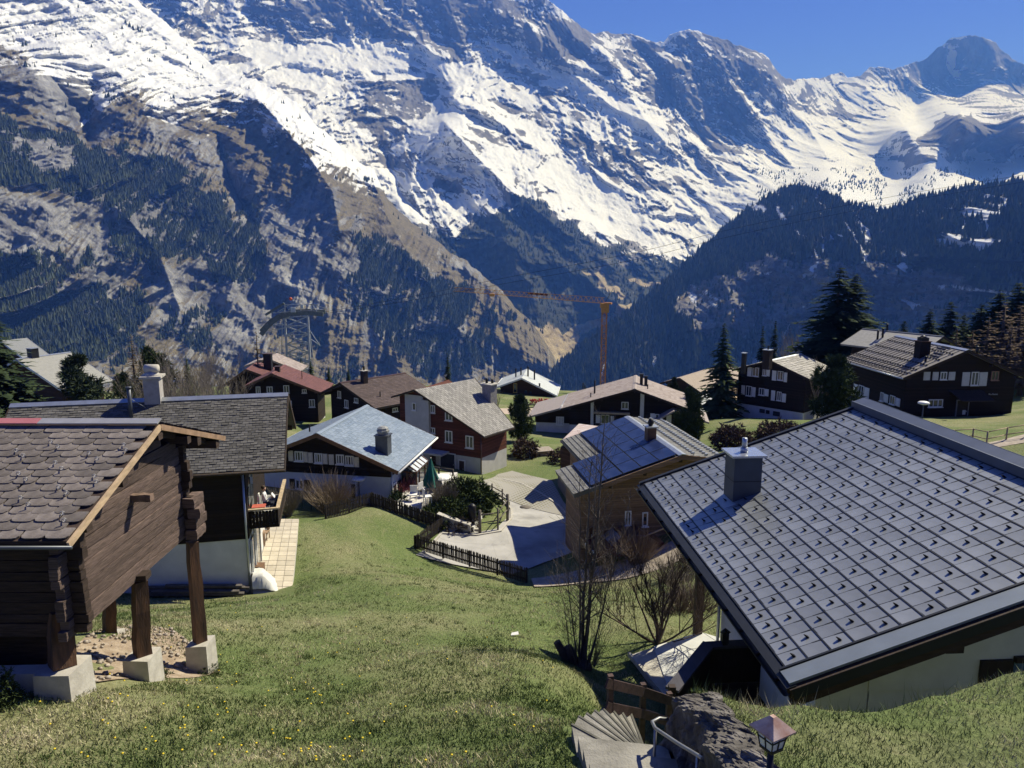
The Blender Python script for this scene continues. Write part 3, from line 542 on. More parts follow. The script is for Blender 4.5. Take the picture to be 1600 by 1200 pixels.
class House:
    def __init__(s, name, label, rF, az, wl, wr, L, dl, dr, zg, cat='house', group=None):
        s.rF = Vector(rF); s.az = R_(az); s.wl, s.wr, s.L, s.dl, s.dr, s.zg = wl, wr, L, dl, dr, zg
        s.d = Vector((math.sin(s.az), math.cos(s.az), 0)); s.e = Vector((math.cos(s.az), -math.sin(s.az), 0)); c = s.P(0, L / 2, zg)
        s.t = thing(name, (c.x, c.y, zg), label, cat, group)
    def P(s, a, u, z): q = s.rF + s.e * a + s.d * u; return Vector((q.x, q.y, z))
    def h(s, a): return s.rF.z + (a * s.dl / s.wl if a < 0 else -a * s.dr / s.wr)     # roof surface
    def zf(s, px, py, ov): return hit(px, py, s.P(0, ov, 0), -s.d).z
    def walls(s, ov, oe, zb, upper, lower, t=.22, ovb=None, name_low='base_wall'):
        s.sl, s.sr, s.u0, s.u1 = -(s.wl - oe), s.wr - oe, ov, s.L - (ov if ovb is None else ovb); sl, sr = s.sl, s.sr; s.t_ = t
        f = [(sl, zb), (sr, zb), (sr, s.h(sr) - t), (0, s.h(0) - t), (sl, s.h(sl) - t)]
        mb = MB().slab([s.P(a, s.u0, z) for a, z in f], s.d, s.u1 - s.u0); put(mb, 'wall', upper, s.t)
        if lower is not None:
            i = .04; mb = MB().slab([s.P(sl + i, s.u0 + i, s.zg - 1.2), s.P(sr - i, s.u0 + i, s.zg - 1.2), s.P(sr - i, s.u1 - i, s.zg - 1.2), s.P(sl + i, s.u1 - i, s.zg - 1.2)], (0, 0, 1), zb - s.zg + 1.2 - .003); put(mb, name_low, lower, s.t)
        s.planes = {'front': (s.P(0, s.u0, 0), -s.d, s.e), 'left': (s.P(sl, 0, 0), -s.e, -s.d), 'right': (s.P(sr, 0, 0), s.e, s.d), 'back': (s.P(0, s.u1, 0), s.d, -s.e)}
    def roof(s, m, m_edge, t=.18, gutter=None, cap=None, purlins=True, capw=.22):
        up = Vector((0, 0, 1)); mb = MB()
        for sg, wd, dr in ((-1, s.wl, s.dl), (1, s.wr, s.dr)):
            n = (s.e * sg * dr + up * wd).normalized(); q = [s.P(0, 0, s.rF.z), s.P(sg * wd, 0, s.rF.z - dr), s.P(sg * wd, s.L, s.rF.z - dr), s.P(0, s.L, s.rF.z)]
            if sg < 0: q = q[::-1]
            mb.slab([p - n * t for p in q], n, t)
            for u in (-.03, s.L + .03):
                put(MB().bar(s.P(0, u, s.rF.z - t * .55), s.P(sg * wd, u, s.rF.z - dr - t * .55), .05, t * 1.25, n), 'verge_board', m_edge, s.t)
            if gutter: put(MB().tube([s.P(sg * (wd + .07), -.05, s.rF.z - dr - .08), s.P(sg * (wd + .07), s.L + .05, s.rF.z - dr - .08)], .075, 6), 'gutter', gutter, s.t)
        s.rf = put(mb, 'roof', m, s.t)
        if cap:
            mc = MB()
            for sg, wd, dr in ((-1, s.wl, s.dl), (1, s.wr, s.dr)):
                mc.bar(s.P(sg * capw * .5, -.04, s.rF.z - dr / wd * capw * .5 + .045), s.P(sg * capw * .5, s.L + .04, s.rF.z - dr / wd * capw * .5 + .045), capw, .05, (s.e * sg * dr + up * wd).normalized())
            put(mc, 'ridge_cap', cap, s.t)
        if purlins and hasattr(s, 'sl'):
            mp = MB()
            for a in (s.sl + .1, s.sl * .5, 0, s.sr * .5, s.sr - .1): mp.bar(s.P(a, .12, s.h(a) - t - .14), s.P(a, s.u0 + .05, s.h(a) - t - .14), .16, .22)
            put(mp, 'purlin_ends', beam_dark, s.t, kind='stuff')
    def tiles(s, sg, tw, th, m, lift=.03, name='roof_tiles', jit=.15, gap=.03, part=None, u0=0.0, u1=None, seed=1):
        """overlapping tiles laid in courses: joined where they are too small to pick apart"""
        rg = np.random.default_rng(seed); wd, dr = (s.wl, s.dl) if sg < 0 else (s.wr, s.dr); Sl = math.hypot(wd, dr); u1 = s.L if u1 is None else u1
        nr, nc = int(round(Sl / th)), int(round((u1 - u0) / tw)); th, tw = Sl / nr, (u1 - u0) / nc
        r, c = np.meshgrid(np.arange(nr), np.arange(-1, nc + 1), indexing='ij'); r, c = r.ravel(), c.ravel(); off = (r % 2) * .5
        a0 = np.clip((c + off) * tw + gap * tw * .5, 0, u1 - u0); a1 = np.clip((c + 1 + off) * tw - gap * tw * .5, 0, u1 - u0); k = (a1 - a0) > tw * .12; r, a0, a1 = r[k], a0[k], a1[k]; N = len(r)
        v0 = r * th + rg.normal(0, jit * th * .18, N); v1 = (r + 1.08) * th; v1 = np.minimum(v1, Sl); lf = lift * (1 + jit * rg.normal(0, .6, N)); a0, a1 = a0 + u0, a1 + u0
        e = np.array(s.e) * sg; d = np.array(s.d); up = np.array((0, 0, 1.)); rd = (e * wd - up * dr) / Sl; n = (e * dr + up * wd) / Sl; O = np.array(s.rF) - np.array(ORG[s.t.name])
        def pp(a, v, hgt): return O + a[:, None] * d + (Sl - v)[:, None] * rd + hgt[:, None] * n
        z = np.full(N, .004); tl = lf * (1 + .3 * rg.normal(0, jit, N)); V = np.stack([pp(a0, v0, lf), pp(a1, v0, tl), pp(a1, v1, z + .006), pp(a0, v1, z + .006), pp(a0, v0, z), pp(a1, v0, z)], 1).reshape(-1, 3)
        b = np.arange(N) * 6; q = lambda *ix: np.stack([b + i for i in ix], -1)
        Q = np.concatenate([q(0, 1, 2, 3), q(4, 5, 1, 0), q(4, 0, 3, 3)[:, [0, 1, 2, 2]], q(5, 2, 1, 1)[:, [0, 1, 2, 2]]], 0) if 0 else np.concatenate([q(0, 1, 2, 3), q(4, 5, 1, 0)], 0)
        if sg < 0: pass
        else: Q = Q[:, ::-1]
        tn = np.repeat(rg.random(N)[:, None], 6, 1).reshape(-1, 1); A = np.concatenate([tn] * 3 + [np.ones_like(tn)], 1)
        o = link(name, np_mesh(name, V, Q, m, False, {'tint': A}), s.t); return tag(o, None, None, None, 'stuff')
    def uvz(s, face, px, py):
        p, n, x = s.planes[face]; P = hit(px, py, p, n); return (P - Vector((p.x, p.y, 0))).dot(x), P.z
    def rect(s, face, x0, y0, x1, y1):
        xm, ym = (x0 + x1) / 2, (y0 + y1) / 2; a = s.uvz(face, x0, ym)[0]; b = s.uvz(face, x1, ym)[0]; t = s.uvz(face, xm, y0)[1]; d = s.uvz(face, xm, y1)[1]; return min(a, b), max(a, b), d, t
    def wp(s, face, a, z, o): p, n, x = s.planes[face]; q = Vector((p.x, p.y, 0)) + x * a + n * o; return Vector((q.x, q.y, z))
    def plate(s, face, r, o0, o1, mb):                                     # box on a wall: r = (a0, a1, z0, z1), from o0 to o1 off the wall
        a0, a1, z0, z1 = r; return mb.slab([s.wp(face, a0, z0, o0), s.wp(face, a1, z0, o0), s.wp(face, a1, z1, o0), s.wp(face, a0, z1, o0)], s.planes[face][1], o1 - o0)
    def win(s, face, x0, y0, x1, y1, frame=None, bars=2, cross=0, sill=True, pane=None, off=0.0, mul=1.0):
        r = s.rect(face, x0, y0, x1, y1); a0, a1, z0, z1 = r; fw = .07 * mul; mb = MB()
        for q in ((a0, a0 + fw, z0, z1), (a1 - fw, a1, z0, z1), (a0 + fw, a1 - fw, z0, z0 + fw), (a0 + fw, a1 - fw, z1 - fw, z1)): s.plate(face, q, off, off + .07, mb)
        for k in range(1, bars):
            c = a0 + (a1 - a0) * k / bars; s.plate(face, (c - fw * .45, c + fw * .45, z0 + fw, z1 - fw), off, off + .062, mb)
        for k in range(1, cross + 1):
            c = z0 + (z1 - z0) * k / (cross + 1); s.plate(face, (a0 + fw, a1 - fw, c - fw * .25, c + fw * .25), off, off + .055, mb)
        if sill: s.plate(face, (a0 - .05, a1 + .05, z0 - .06, z0 - .001), off, off + .14, mb)
        o = put(mb, 'window', frame or white_paint, s.t); put(s.plate(face, (a0 + fw, a1 - fw, z0 + fw, z1 - fw), off + .002, off + .02, MB()), 'pane', pane or glass, o); return o
    def shut(s, face, x0, y0, x1, y1, m=None, label=None):
        r = s.rect(face, x0, y0, x1, y1); a0, a1, z0, z1 = r; mb = s.plate(face, r, .002, .045, MB()); i = (a1 - a0) * .16
        for q in ((a0 + i, a1 - i, z0 + i, (z0 + z1) / 2 - i * .4), (a0 + i, a1 - i, (z0 + z1) / 2 + i * .4, z1 - i)): s.plate(face, q, .045, .06, mb)
        return put(mb, 'shutter', m or cream_paint, s.t, label)
    def door(s, face, x0, y0, x1, y1, m, frame=None, name='door'):
        a0, a1, z0, z1 = s.rect(face, x0, y0, x1, y1); mb = s.plate(face, (a0, a1, z0, z1), .002, .05, MB()); o = put(mb, name, m, s.t)
        if frame:
            mb = MB()
            for q in ((a0 - .09, a0, z0, z1 + .09), (a1, a1 + .09, z0, z1 + .09), (a0, a1, z1, z1 + .09)): s.plate(face, q, .002, .08, mb)
            put(mb, 'door_frame', frame, s.t)
        put(MB().box(s.wp(face, a1 - .12, (z0 + z1) / 2, .08), (.05, .05, .12), -s.az), 'handle', zinc, o); return o
    def slope_hit(s, sg, px, py):
        wd, dr = (s.wl, s.dl) if sg < 0 else (s.wr, s.dr); n = (s.e * sg * dr + Vector((0, 0, wd))).normalized(); return hit(px, py, s.rF, n), n
    def chimney(s, sg, px, py, w_, dp, hgt, m, cap=None, pots=0, flue=True, lid=.06, collar=None):
        p, n = s.slope_hit(sg, px, py); rz = -s.az; mb = MB().box(p + Vector((0, 0, hgt / 2 - .4)), (w_, dp, hgt + .8), rz); o = put(mb, 'chimney', m, s.t)
        top = p + Vector((0, 0, hgt)); put(MB().box(top + Vector((0, 0, lid / 2 + .003)), (w_ + .14, dp + .14, lid), rz), 'chimney_cap', cap or zinc, o)
        mb = MB(); ex = Matrix.Rotation(rz, 3, 'Z') @ Vector((1, 0, 0))
        for k in range(pots):
            c = top + ex * ((k - (pots - 1) / 2) * w_ * .5) + Vector((0, 0, lid)); mb.tube([c, c + Vector((0, 0, .35))], [.09, .09], 8); mb.tube([c + Vector((0, 0, .38)), c + Vector((0, 0, .46))], [.16, .02], 8)
        if pots: put(mb, 'chimney_pot', black_metal, o)
        return o, top
    def vent(s, sg, px, py, hgt=.6, r=.06, m=None):
        p, n = s.slope_hit(sg, px, py); return put(MB().tube([p - Vector((0, 0, .1)), p + Vector((0, 0, hgt))], r, 8).tube([p + Vector((0, 0, hgt - .02)), p + Vector((0, 0, hgt + .06))], [r * 1.7, r * .4], 8), 'vent_pipe', m or black_metal, s.t)
    def downpipe(s, sg, front=True, m=None):
        a = s.sl - .07 if sg < 0 else s.sr + .07; u = s.u0 + .1 if front else s.u1 - .1; return put(MB().tube([s.P(a, u, s.h(a) - .3), s.P(a, u, s.zg - .3)], .05, 6), 'downpipe', m or zinc, s.t)
# ------------------------------------------------------------------ blue grey metal roofed chalet
H = House('chalet', 'chalet with pale blue grey metal shingle roof, cream shutters and glass lean-to', (-12.67, 47.00, -11.81), 10.0, 5.45, 5.45, 9.0, 2.25, 2.25, -17.4)
H.walls(.75, .8, -14.75, black_wood, plaster_blue, .2); bm = tile_mat('blue_metal_shingle', (.20, .255, .32), (.27, .33, .40), .45, .4, .25)
blue_metal = mat('blue_sheet_metal', (.22, .27, .33), .45, .1, 3, metal=.25); H.roof(blue_metal, copper, .2, white_paint, blue_metal)
H.tiles(1, .5, .30, bm, .028, 'metal_shingles', .08, .05, seed=2); H.tiles(-1, .5, .30, bm, .028, 'metal_shingles', .08, .05, seed=3)
for x0, y0, x1, y1 in ((461, 705, 474, 720), (492, 708, 504, 723), (525.6, 710, 538, 725), (540, 712, 553, 727)): H.win('front', x0, y0, x1, y1, white_paint, 3)
for x0, y0, x1, y1 in ((451, 704, 458.4, 720), (474, 706, 481, 722), (481.8, 707, 489, 723), (504.6, 709, 512, 725), (514, 710, 522, 726), (553.4, 714, 561, 729.6)): H.shut('front', x0, y0, x1, y1, cream_paint)
H.win('front', 462, 749, 475, 764, white_paint, 2); H.shut('front', 453, 748, 460.5, 763, dark_paint, 'dark shutter'); H.shut('front', 476, 750, 486, 766, dark_paint, 'dark shutter'); H.door('front', 549, 756, 556, 778, dark_paint, white_paint)
H.door('right', 613, 757, 618.5, 786, dark_paint, white_paint); H.win('right', 628, 743, 634, 758, dark_paint, 1); H.win('right', 621, 751, 625, 764, dark_paint, 1)
o, top = H.chimney(1, 599.5, 706, .85, .8, 1.15, slate_metal, slate_metal); put(MB().tube([top + Vector((0, 0, q_)) for q_ in (.06, .2, .21, .36, .37, .5, .6)], [.33, .36, .42, .44, .38, .36, .2], 8, smooth=False), 'chimney_hood', mat('dull_hood', (.26, .27, .27), .6, .2, 6), o)
H.vent(-1, 484, 675, .5); H.downpipe(1)
# glass lean-to on the right wall
zo = -14.95; A, B = atz(650, 737, zo), atz(669, 720, zo); ua, ub = (A - H.rF).dot(H.d), (B - H.rF).dot(H.d); so_ = ((A - H.rF).dot(H.e) + (B - H.rF).dot(H.e)) / 2; zi = zo + .75
mb = MB(); mg = MB(); n = (H.P(so_, 0, zo) - H.P(H.sr, 0, zi)).cross(H.d); n = n if n.z > 0 else -n
for k in range(5):
    u = ua + (ub - ua) * k / 4; mb.bar(H.P(H.sr, u, zi + .03), H.P(so_, u, zo + .03), .08, .08)
    mb.bar(H.P(so_, u, zo), H.P(so_, u, -17.3), .08, .08) if k != 2 else None
for z_ in (-17.2, -16.3, zo - .06): mb.bar(H.P(so_, ua, z_), H.P(so_, ub, z_), .08, .08); mb.bar(H.P(H.sr, ua, z_), H.P(so_, ua, z_), .08, .08)
mb.bar(H.P(H.sr + .4, ua, zo), H.P(H.sr + .4, ua, -17.3), .08, .08)
cv = put(mb, 'conservatory', copper, H.t, 'glass lean-to with brown metal posts'); mg.slab([H.P(H.sr, ua, zi), H.P(so_, ua, zo), H.P(so_, ub, zo), H.P(H.sr, ub, zi)], n.normalized(), .02); put(mg, 'glass_roof', mat('frosted_glass', (.55, .60, .64), .25, .08, 1.5, spec=.6), cv)
mg = MB().slab([H.P(so_ - .02, ua, -17.3), H.P(so_ - .02, ub, -17.3), H.P(so_ - .02, ub, zo - .1), H.P(so_ - .02, ua, zo - .1)], -H.e, .015).slab([H.P(H.sr + .02, ua + .03, -17.3), H.P(so_ - .05, ua + .03, -17.3), H.P(so_ - .05, ua + .03, zo - .1), H.P(H.sr + .02, ua + .03, zo + .4)], H.d, .015); put(mg, 'pane', glass, cv)
H_blue = H
# ------------------------------------------------------------------ red boarded chalet (its roof is not a rectangle in plan)
H = House('chalet', 'tall chalet of red brown boards over grey plaster with grey gravelled roof', (-8.3, 62, -11.76), 38, 3.0, 6.6, 7.0, .75, 3.3, -18.6)
fL, fT, fR = pt(611, 620, 64.0), pt(647, 609, 62.0), pt(756, 682, 59.6); bR_, bT = pt(804, 667, 63.2), pt(742, 591, 68.2); bL = fL + (bT - fT)
roof_grey = tile_mat('grey_eternit', (.20, .19, .18), (.30, .285, .27), .85, .2)
n = (bT - fT).cross(fR - fT).normalized(); n = n if n.z > 0 else -n; n2 = (fL - fT).cross(bT - fT).normalized(); n2 = n2 if n2.z > 0 else -n2
m, t, b = new_mat('grey_fibre_slates'); v = coords(t, 'Object', (1, 1, 1), (0, 0, R_(38))); br = nd(t, 'TexBrick', i_Scale=1.0); br.inputs['Brick Width'].default_value = .42; br.inputs['Row Height'].default_value = .24; br.inputs['Mortar Size'].default_value = .018
for k_, c_ in (('Color1', (.20, .195, .185, 1)), ('Color2', (.33, .32, .30, 1)), ('Mortar', (.10, .10, .10, 1))): br.inputs[k_].default_value = c_
t.links.new(v, br.inputs['Vector']); t.links.new(mixc(t, .5, br.outputs['Color'], ramp(t, noise(t, v, 7, 5, .7), [(.3, (.6,) * 3), (.7, (1.3,) * 3)]), 'MULTIPLY'), b.inputs['Base Color']); b.inputs['Roughness'].default_value = .9; bump(t, b, br.outputs['Fac'], -.4, .03); slates = m
put(MB().slab([fT - n * .1, fR - n * .1, bR_ - n * .1, bT - n * .1], n, .1).slab([fL - n2 * .1, fT - n2 * .1, bT - n2 * .1, bL - n2 * .1], n2, .1), 'roof', slates, H.t)
put(MB().bar(fR + Vector((0, 0, -.12)), bR_ + Vector((0, 0, -.12)), .12, .1), 'gutter', beam_dark, H.t)
for a_, b_, n_ in ((fT - n * .05, fR - n * .05, n), (fL - n2 * .05, fT - n2 * .05, n2), (bR_ - n * .05, bT - n * .05, n)): put(MB().bar(a_, b_, .06, .14, n_), 'verge_board', beam_dark, H.t)
A = fT + (fR - fT) * .93; B = fT + (fL - fT) * .75; C_ = bR_ + (fR - bR_) * .1 - (bR_ - bT) * .12
dv = (fR - fL); dv.z = 0; dv.normalize(); nf = Vector((-dv.y, dv.x, 0)); nf = nf if nf.y < 0 else -nf; ins = -nf * .3
W1 = Vector((A.x, A.y, 0)) + ins; W0 = Vector((B.x, B.y, 0)) + ins; W0 = W1 + dv * (W0 - W1).dot(dv); W2 = Vector((C_.x, C_.y, 0)); W3 = W2 + (W0 - W1); pk = Vector((fT.x, fT.y, 0)) + ins; pk = W0 + dv * (pk - W0).dot(dv)
zb = hit(762, 718, W1, nf).z
def hz(p, nn): return fT.z - ((p.x - fT.x) * nn.x + (p.y - fT.y) * nn.y) / nn.z - .12
def zz(p, z): return Vector((p.x, p.y, z))
dp = W2 - W1
vs = []
for o_ in (Vector((0, 0, 0)), dp): vs += [zz(W0 + o_, zb), zz(W1 + o_, zb), zz(W1 + o_, hz(W1 + o_, n) - .02), zz(pk + o_, hz(pk + o_, n) - .02), zz(W0 + o_, hz(W0 + o_, n2) - .02)]
put(MB().add(vs, [(4, 3, 2, 1, 0), (5, 6, 7, 8, 9), (0, 1, 6, 5), (1, 2, 7, 6), (2, 3, 8, 7), (3, 4, 9, 8), (4, 0, 5, 9)]), 'wall', red_wood, H.t)
put(MB().slab([zz(W0, -20), zz(W1, -20), zz(W2, -20), zz(W3, -20)], (0, 0, 1), zb + 20 - .004), 'base_wall', plaster_grey, H.t)
H.planes = {'front': (W1, nf, dv), 'right': (W1, dv, -nf)}; H.sl = 0
a0, a1, z0, z1 = H.rect('front', 637, 622, 662, 700); put(H.plate('front', (a0 - .2, a1, zb - 2.5, hz(H.wp('front', a1, 0, 0), n) - .5), .0, .05, MB()), 'plaster_panel', plaster_grey, H.t); put(H.plate('front', (a1, a1 + .75, zb - 2.5, hz(H.wp('front', a1 + .8, 0, 0), n) - .35), .0, .3, MB()), 'pier', plaster_grey, H.t)
for q in ((645, 629, 651, 641),): H.win('front', *q, white_paint, 1, off=.05)
for q in ((673, 633, 680, 645), (696, 644, 707, 657), (672, 668, 680, 677), (696, 673, 707, 691), (728, 681, 740, 700)): H.win('front', *q, white_paint, 2)
H.door('front', 689, 709, 711, 740, mat('garage_dark', (.03, .03, .04), .6), plaster); H.door('front', 718, 720, 726, 745, copper, plaster); H.door('front', 668, 706, 681, 732, copper)
put(MB().slab([H.wp('front', a1, zb + .05, .02), H.wp('front', a1 + 2.6, zb + .05, .02), H.wp('front', a1 + 2.6, zb + .05, 1.3), H.wp('front', a1, zb + .05, 1.3)], (0, 0, 1), .16), 'porch_slab', plaster_grey, H.t)
put(MB().box(hit(765, 622, fT, n) + Vector((0, 0, .35)), (1.0, .9, 1.9), -R_(38)), 'chimney', mat('grey_render', (.25, .24, .24), .9), H.t); cpt = hit(765, 622, fT, n) + Vector((0, 0, 1.32)); put(MB().box(cpt, (1.3, 1.2, .09), -R_(38)), 'chimney_cap', concrete, H.t)
for x_, h_p in ((-.25, .5), (.25, .4)): put(MB().tube([cpt + Vector((x_, 0, .05)), cpt + Vector((x_, 0, h_p))], .12, 8), 'chimney_pot', black_metal, H.t)
put(MB().tube([zz(W1, hz(W1, n) - .2) + dv * .06 + nf * .05, zz(W1, -18.9) + dv * .06 + nf * .05], .055, 6), 'downpipe', copper, H.t); H_red = H; RW1, RW2, RNF, RDV = W1, W2, nf, dv
# ------------------------------------------------------------------ chalets behind
def simple(name, label, q, zg, zb, wallm, basem, roofm, edgem, ov=.9, oe=.9, t=.2, tiles=None, cap=None, gut=None, tl=(.4, .3), seed=5):
    H = House(name, label, *q, zg); H.walls(ov, oe, zb, wallm, basem, t); H.roof(roofm, edgem, t, gut, cap)
    if tiles: H.tiles(1, *tl, tiles, .03, 'roof_tiles', .12, .04, seed=seed); H.tiles(-1, *tl, tiles, .03, 'roof_tiles', .12, .04, seed=seed + 1)
    return H
brown_tile = tile_mat('brown_tile', (.075, .055, .052), (.115, .085, .080), .75, .25); red_tile = tile_mat('dark_red_tile', (.115, .045, .045), (.16, .065, .062), .7, .3); pink_tile = tile_mat('pinkish_grey_tile', (.27, .225, .21), (.38, .33, .31), .85, .2); white_tile = tile_mat('pale_sheet_roof', (.40, .43, .43), (.46, .49, .49), .6, .3)
brown_sheet = mat('brown_roof', (.09, .068, .064), .8, .2, 4); red_sheet = mat('dark_red_roof', (.14, .055, .055), .7, .2, 4); pink_sheet = mat('pinkish_roof', (.31, .27, .255), .85, .15, 4); pale_sheet = mat('pale_grey_roof', (.42, .45, .45), .6, .1, 2); grey_sheet = mat('grey_roof', (.24, .24, .235), .8, .15, 3)
H = simple('chalet', 'dark wooden chalet with plain brown roof behind the blue grey roof', ((-17.59, 75.0, -13.5), 43.3, 4.05, 5.94, 8.4, 1.67, 1.79), -19.3, -18.2, black_wood, plaster_grey, brown_sheet, beam_dark, tiles=brown_tile, cap=copper)
for q in ((528, 611, 533, 621.5), (539, 625, 544.5, 637), (554, 622, 560, 629)): H.win('front', *q, white_paint, 2)
H.win('right', 613, 637, 621, 643, white_paint, 2); H.chimney(-1, 569, 590, .55, .55, .7, beam_dark, concrete, 1); H.vent(1, 594, 620, .5)
H = simple('chalet', 'black chalet with dull red roof beside the cable car pylon', ((-25.49, 78.0, -13.05), -4, 3.2, 5.4, 6.0, 1.45, 2.25), -19.8, -18.8, black_wood, plaster_grey, red_sheet, copper, tiles=red_tile, cap=red_sheet, seed=8)
for q in ((400, 604, 407, 615), (417, 604, 426, 614), (443, 602, 452, 614), (472, 608, 479, 614), (483, 624, 492, 636), (416, 624, 425, 636), (446, 626, 456, 638)): H.win('front', *q, white_paint, 2)
H.chimney(1, 434, 580, .5, .5, .5, beam_dark, copper); H.vent(1, 472, 592, .9, .04)
H = simple('chalet', 'dark chalet with maroon roof left of the dull red roof', ((-31.08, 86.0, -13.86), -7, 3.2, 3.6, 6.2, 2.2, 1.5), -20.2, -19, black_wood, plaster_grey, red_sheet, copper, tiles=red_tile, seed=12); H.vent(-1, 372, 592, .7)
H = simple('chalet', 'chalet with pale tan gable roof showing behind the dull red roof', ((-33.04, 100.0, -14.63), -4, 3.2, 4.2, 5.0, 1.0, 1.9), -20.5, -19.5, brown_wood, plaster, pink_sheet, beam_pale, tiles=pink_tile, seed=14); H.chimney(-1, 419, 568, .9, .9, 1.2, black_metal, copper)
H = simple('chalet', 'chalet with pale grey sheet roof above the sunlit terrace, dark gable', ((1.57, 120.0, -20.79), 6.8, 4.4, 5.78, 9.4, 1.7, 2.8), -27.5, -25.2, brown_wood, plaster, pale_sheet, white_paint, .8, .8, tiles=None, gut=white_paint)
H.win('front', 802, 599, 808, 613, mat('yellow_wood', (.55, .38, .10), .7), 1); H.win('front', 819, 609, 824, 614, brown_wood, 1); H.win('front', 827, 610, 831, 615, brown_wood, 1)
for q in ((797, 626, 805, 638), (813, 627, 821, 639), (826, 627, 836, 639), (843, 628, 852, 639)): H.win('front', *q, beam_dark, 1)
a0, a1, z0, z1 = H.rect('front', 787, 618, 866, 625); o = put(H.plate('front', (a0, a1, z0 + .35, z1), .9, 1.0, H.plate('front', (a0, a1, z0 - .1, z0 + .1), .0, 1.05, MB())), 'balcony', white_paint, H.t)
for px_, py_, hh in ((825, 588, 1.6), (835, 593, 1.6), (843, 604, .5)): H.vent(1, px_, py_, hh, .13)
for px_, py_, hh in ((806, 589, 1.4), (814, 586, 1.2)): H.vent(-1, px_, py_, hh, .12)
for x0, y0, x1, y1 in ((838, 597, 844, 600), (848, 593, 853, 596)):
    p, n = H.slope_hit(1, (x0 + x1) / 2, (y0 + y1) / 2); put(MB().bar(p - H.e * .45 + n * .04, p + H.e * .45 + n * .04 - Vector((0, 0, .45)), .25, .06, n), 'roof_window', glass, H.t)
# ------------------------------------------------------------------ long chalet with pinkish roof and stepped eave
H = House('chalet', 'long black chalet with pinkish grey roof, white shutters and stepped eave', (13.4, 80.0, -15.1), 10, 8.1, 6.2, 9.0, 2.5, 2.1, -21.0)
H.walls(1.0, .9, -19.6, black_wood, plaster, .2); H.roof(pink_sheet, beam_dark, .2, zinc, pink_sheet); H.tiles(-1, .45, .32, pink_tile, .03, 'roof_tiles', .12, .04, seed=21); H.tiles(1, .45, .32, pink_tile, .03, 'roof_tiles', .12, .04, seed=22); H_long = H
for q in ((971, 628, 982, 639), (939, 648, 952, 662), (1023, 647, 1029, 657)): H.win('front', *q, white_paint, 2)
for q in ((931, 648, 938, 661), (954, 650, 959, 662), (1016, 646, 1023, 657), (1041, 648, 1049, 662)): H.shut('front', *q, white_paint)
for q in ((923, 632, 927.5, 668), (1000, 614, 1006, 668)): a0, a1, z0, z1 = H.rect('front', *q); put(H.plate('front', (a0, a1, -21.5, H.h(a0) - .3), .0, .25, MB()), 'white_pier', plaster, H.t)
for q in ((928, 644, 984, 646), ): a0, a1, z0, z1 = H.rect('front', *q); put(H.plate('front', (a0, a1, z0, z0 + .2), .0, .5, MB()), 'balcony_beam', beam_pale, H.t)
H.chimney(1, 1002, 601, .35, .35, 1.2, black_metal, black_metal); H.chimney(1, 1009, 603, .35, .35, 1.1, black_metal, black_metal); H.vent(-1, 929, 615, 1.5, .1); H.vent(-1, 923, 621, .5); H.vent(1, 1012, 608, .5)
# lower wing on the left and gabled bay on the right belong to the same house
def wing(H, s0, s1, u0, u1, zr, slope, zlow, wm, name='wing'):
    rf = [H.P(s0, u0, zr), H.P(s1, u0, zr - slope * abs(s1 - s0)), H.P(s1, u1, zr - slope * abs(s1 - s0)), H.P(s0, u1, zr)]; sg = 1 if s1 > s0 else -1
    n = (H.e * sg * slope + Vector((0, 0, 1))).normalized(); put(MB().slab([p - n * .2 for p in (rf if sg > 0 else rf[::-1])], n, .2), name + '_roof', pink_sheet, H.t)
    a, b_ = s0, s1 - sg * .8; f = [H.P(a, u0 + .9, zlow), H.P(b_, u0 + .9, zlow), H.P(b_, u0 + .9, zr - slope * abs(b_ - s0) - .25), H.P(a, u0 + .9, zr - .25)]; put(MB().slab(f, H.d, u1 - u0 - 1.8), name + '_wall', wm, H.t)
wing(H, -5.4, -12.0, .7, 9.0, H.h(-5.4) - .03, .31, -19.62, black_wood)
put(MB().slab([H.P(-11.1, 1.7, -22.5), H.P(-5.6, 1.7, -22.5), H.P(-5.6, 8, -22.5), H.P(-11.1, 8, -22.5)], (0, 0, 1), 2.87), 'wing_base', plaster, H.t)
H.planes['wing'] = (H.P(0, 1.6, 0), -H.d, H.e); H.planes['wbase'] = (H.P(0, 1.7, 0), -H.d, H.e)
H.win('wing', 869, 651, 881, 664, white_paint, 3, pane=curtain); H.win('wing', 905, 654, 912, 661, white_paint, 1, pane=curtain); H.win('wbase', 862, 676, 884, 686, dark_paint, 4)
gb = [H.P(2.2, -.9, -18.4), H.P(4.2, -.9, -17.2), H.P(8.0, -.9, -18.3)]
for i in (0, 1):
    p, q_ = gb[i], gb[i + 1]; n = (q_ - p).cross(H.d); n = n if n.z > 0 else -n; n.normalize(); r = [p, q_, q_ + H.d * 5, p + H.d * 5]; put(MB().slab([x - n * .18 for x in r], n, .18), 'bay_roof', pink_sheet, H.t)
put(MB().slab([H.P(2.6, 0, -20.5), H.P(7.2, 0, -20.5), H.P(7.2, 0, -18.4), H.P(4.2, 0, -17.45), H.P(2.6, 0, -18.35)], H.d, 3.5), 'bay_wall', black_wood, H.t)
H.planes['bay'] = (H.P(0, 0, 0), -H.d, H.e); H.shut('bay', 1016, 646, 1023, 657, white_paint); H.win('bay', 1024, 647, 1030, 657, white_paint, 1); H.shut('bay', 1041, 648, 1049, 662, white_paint)
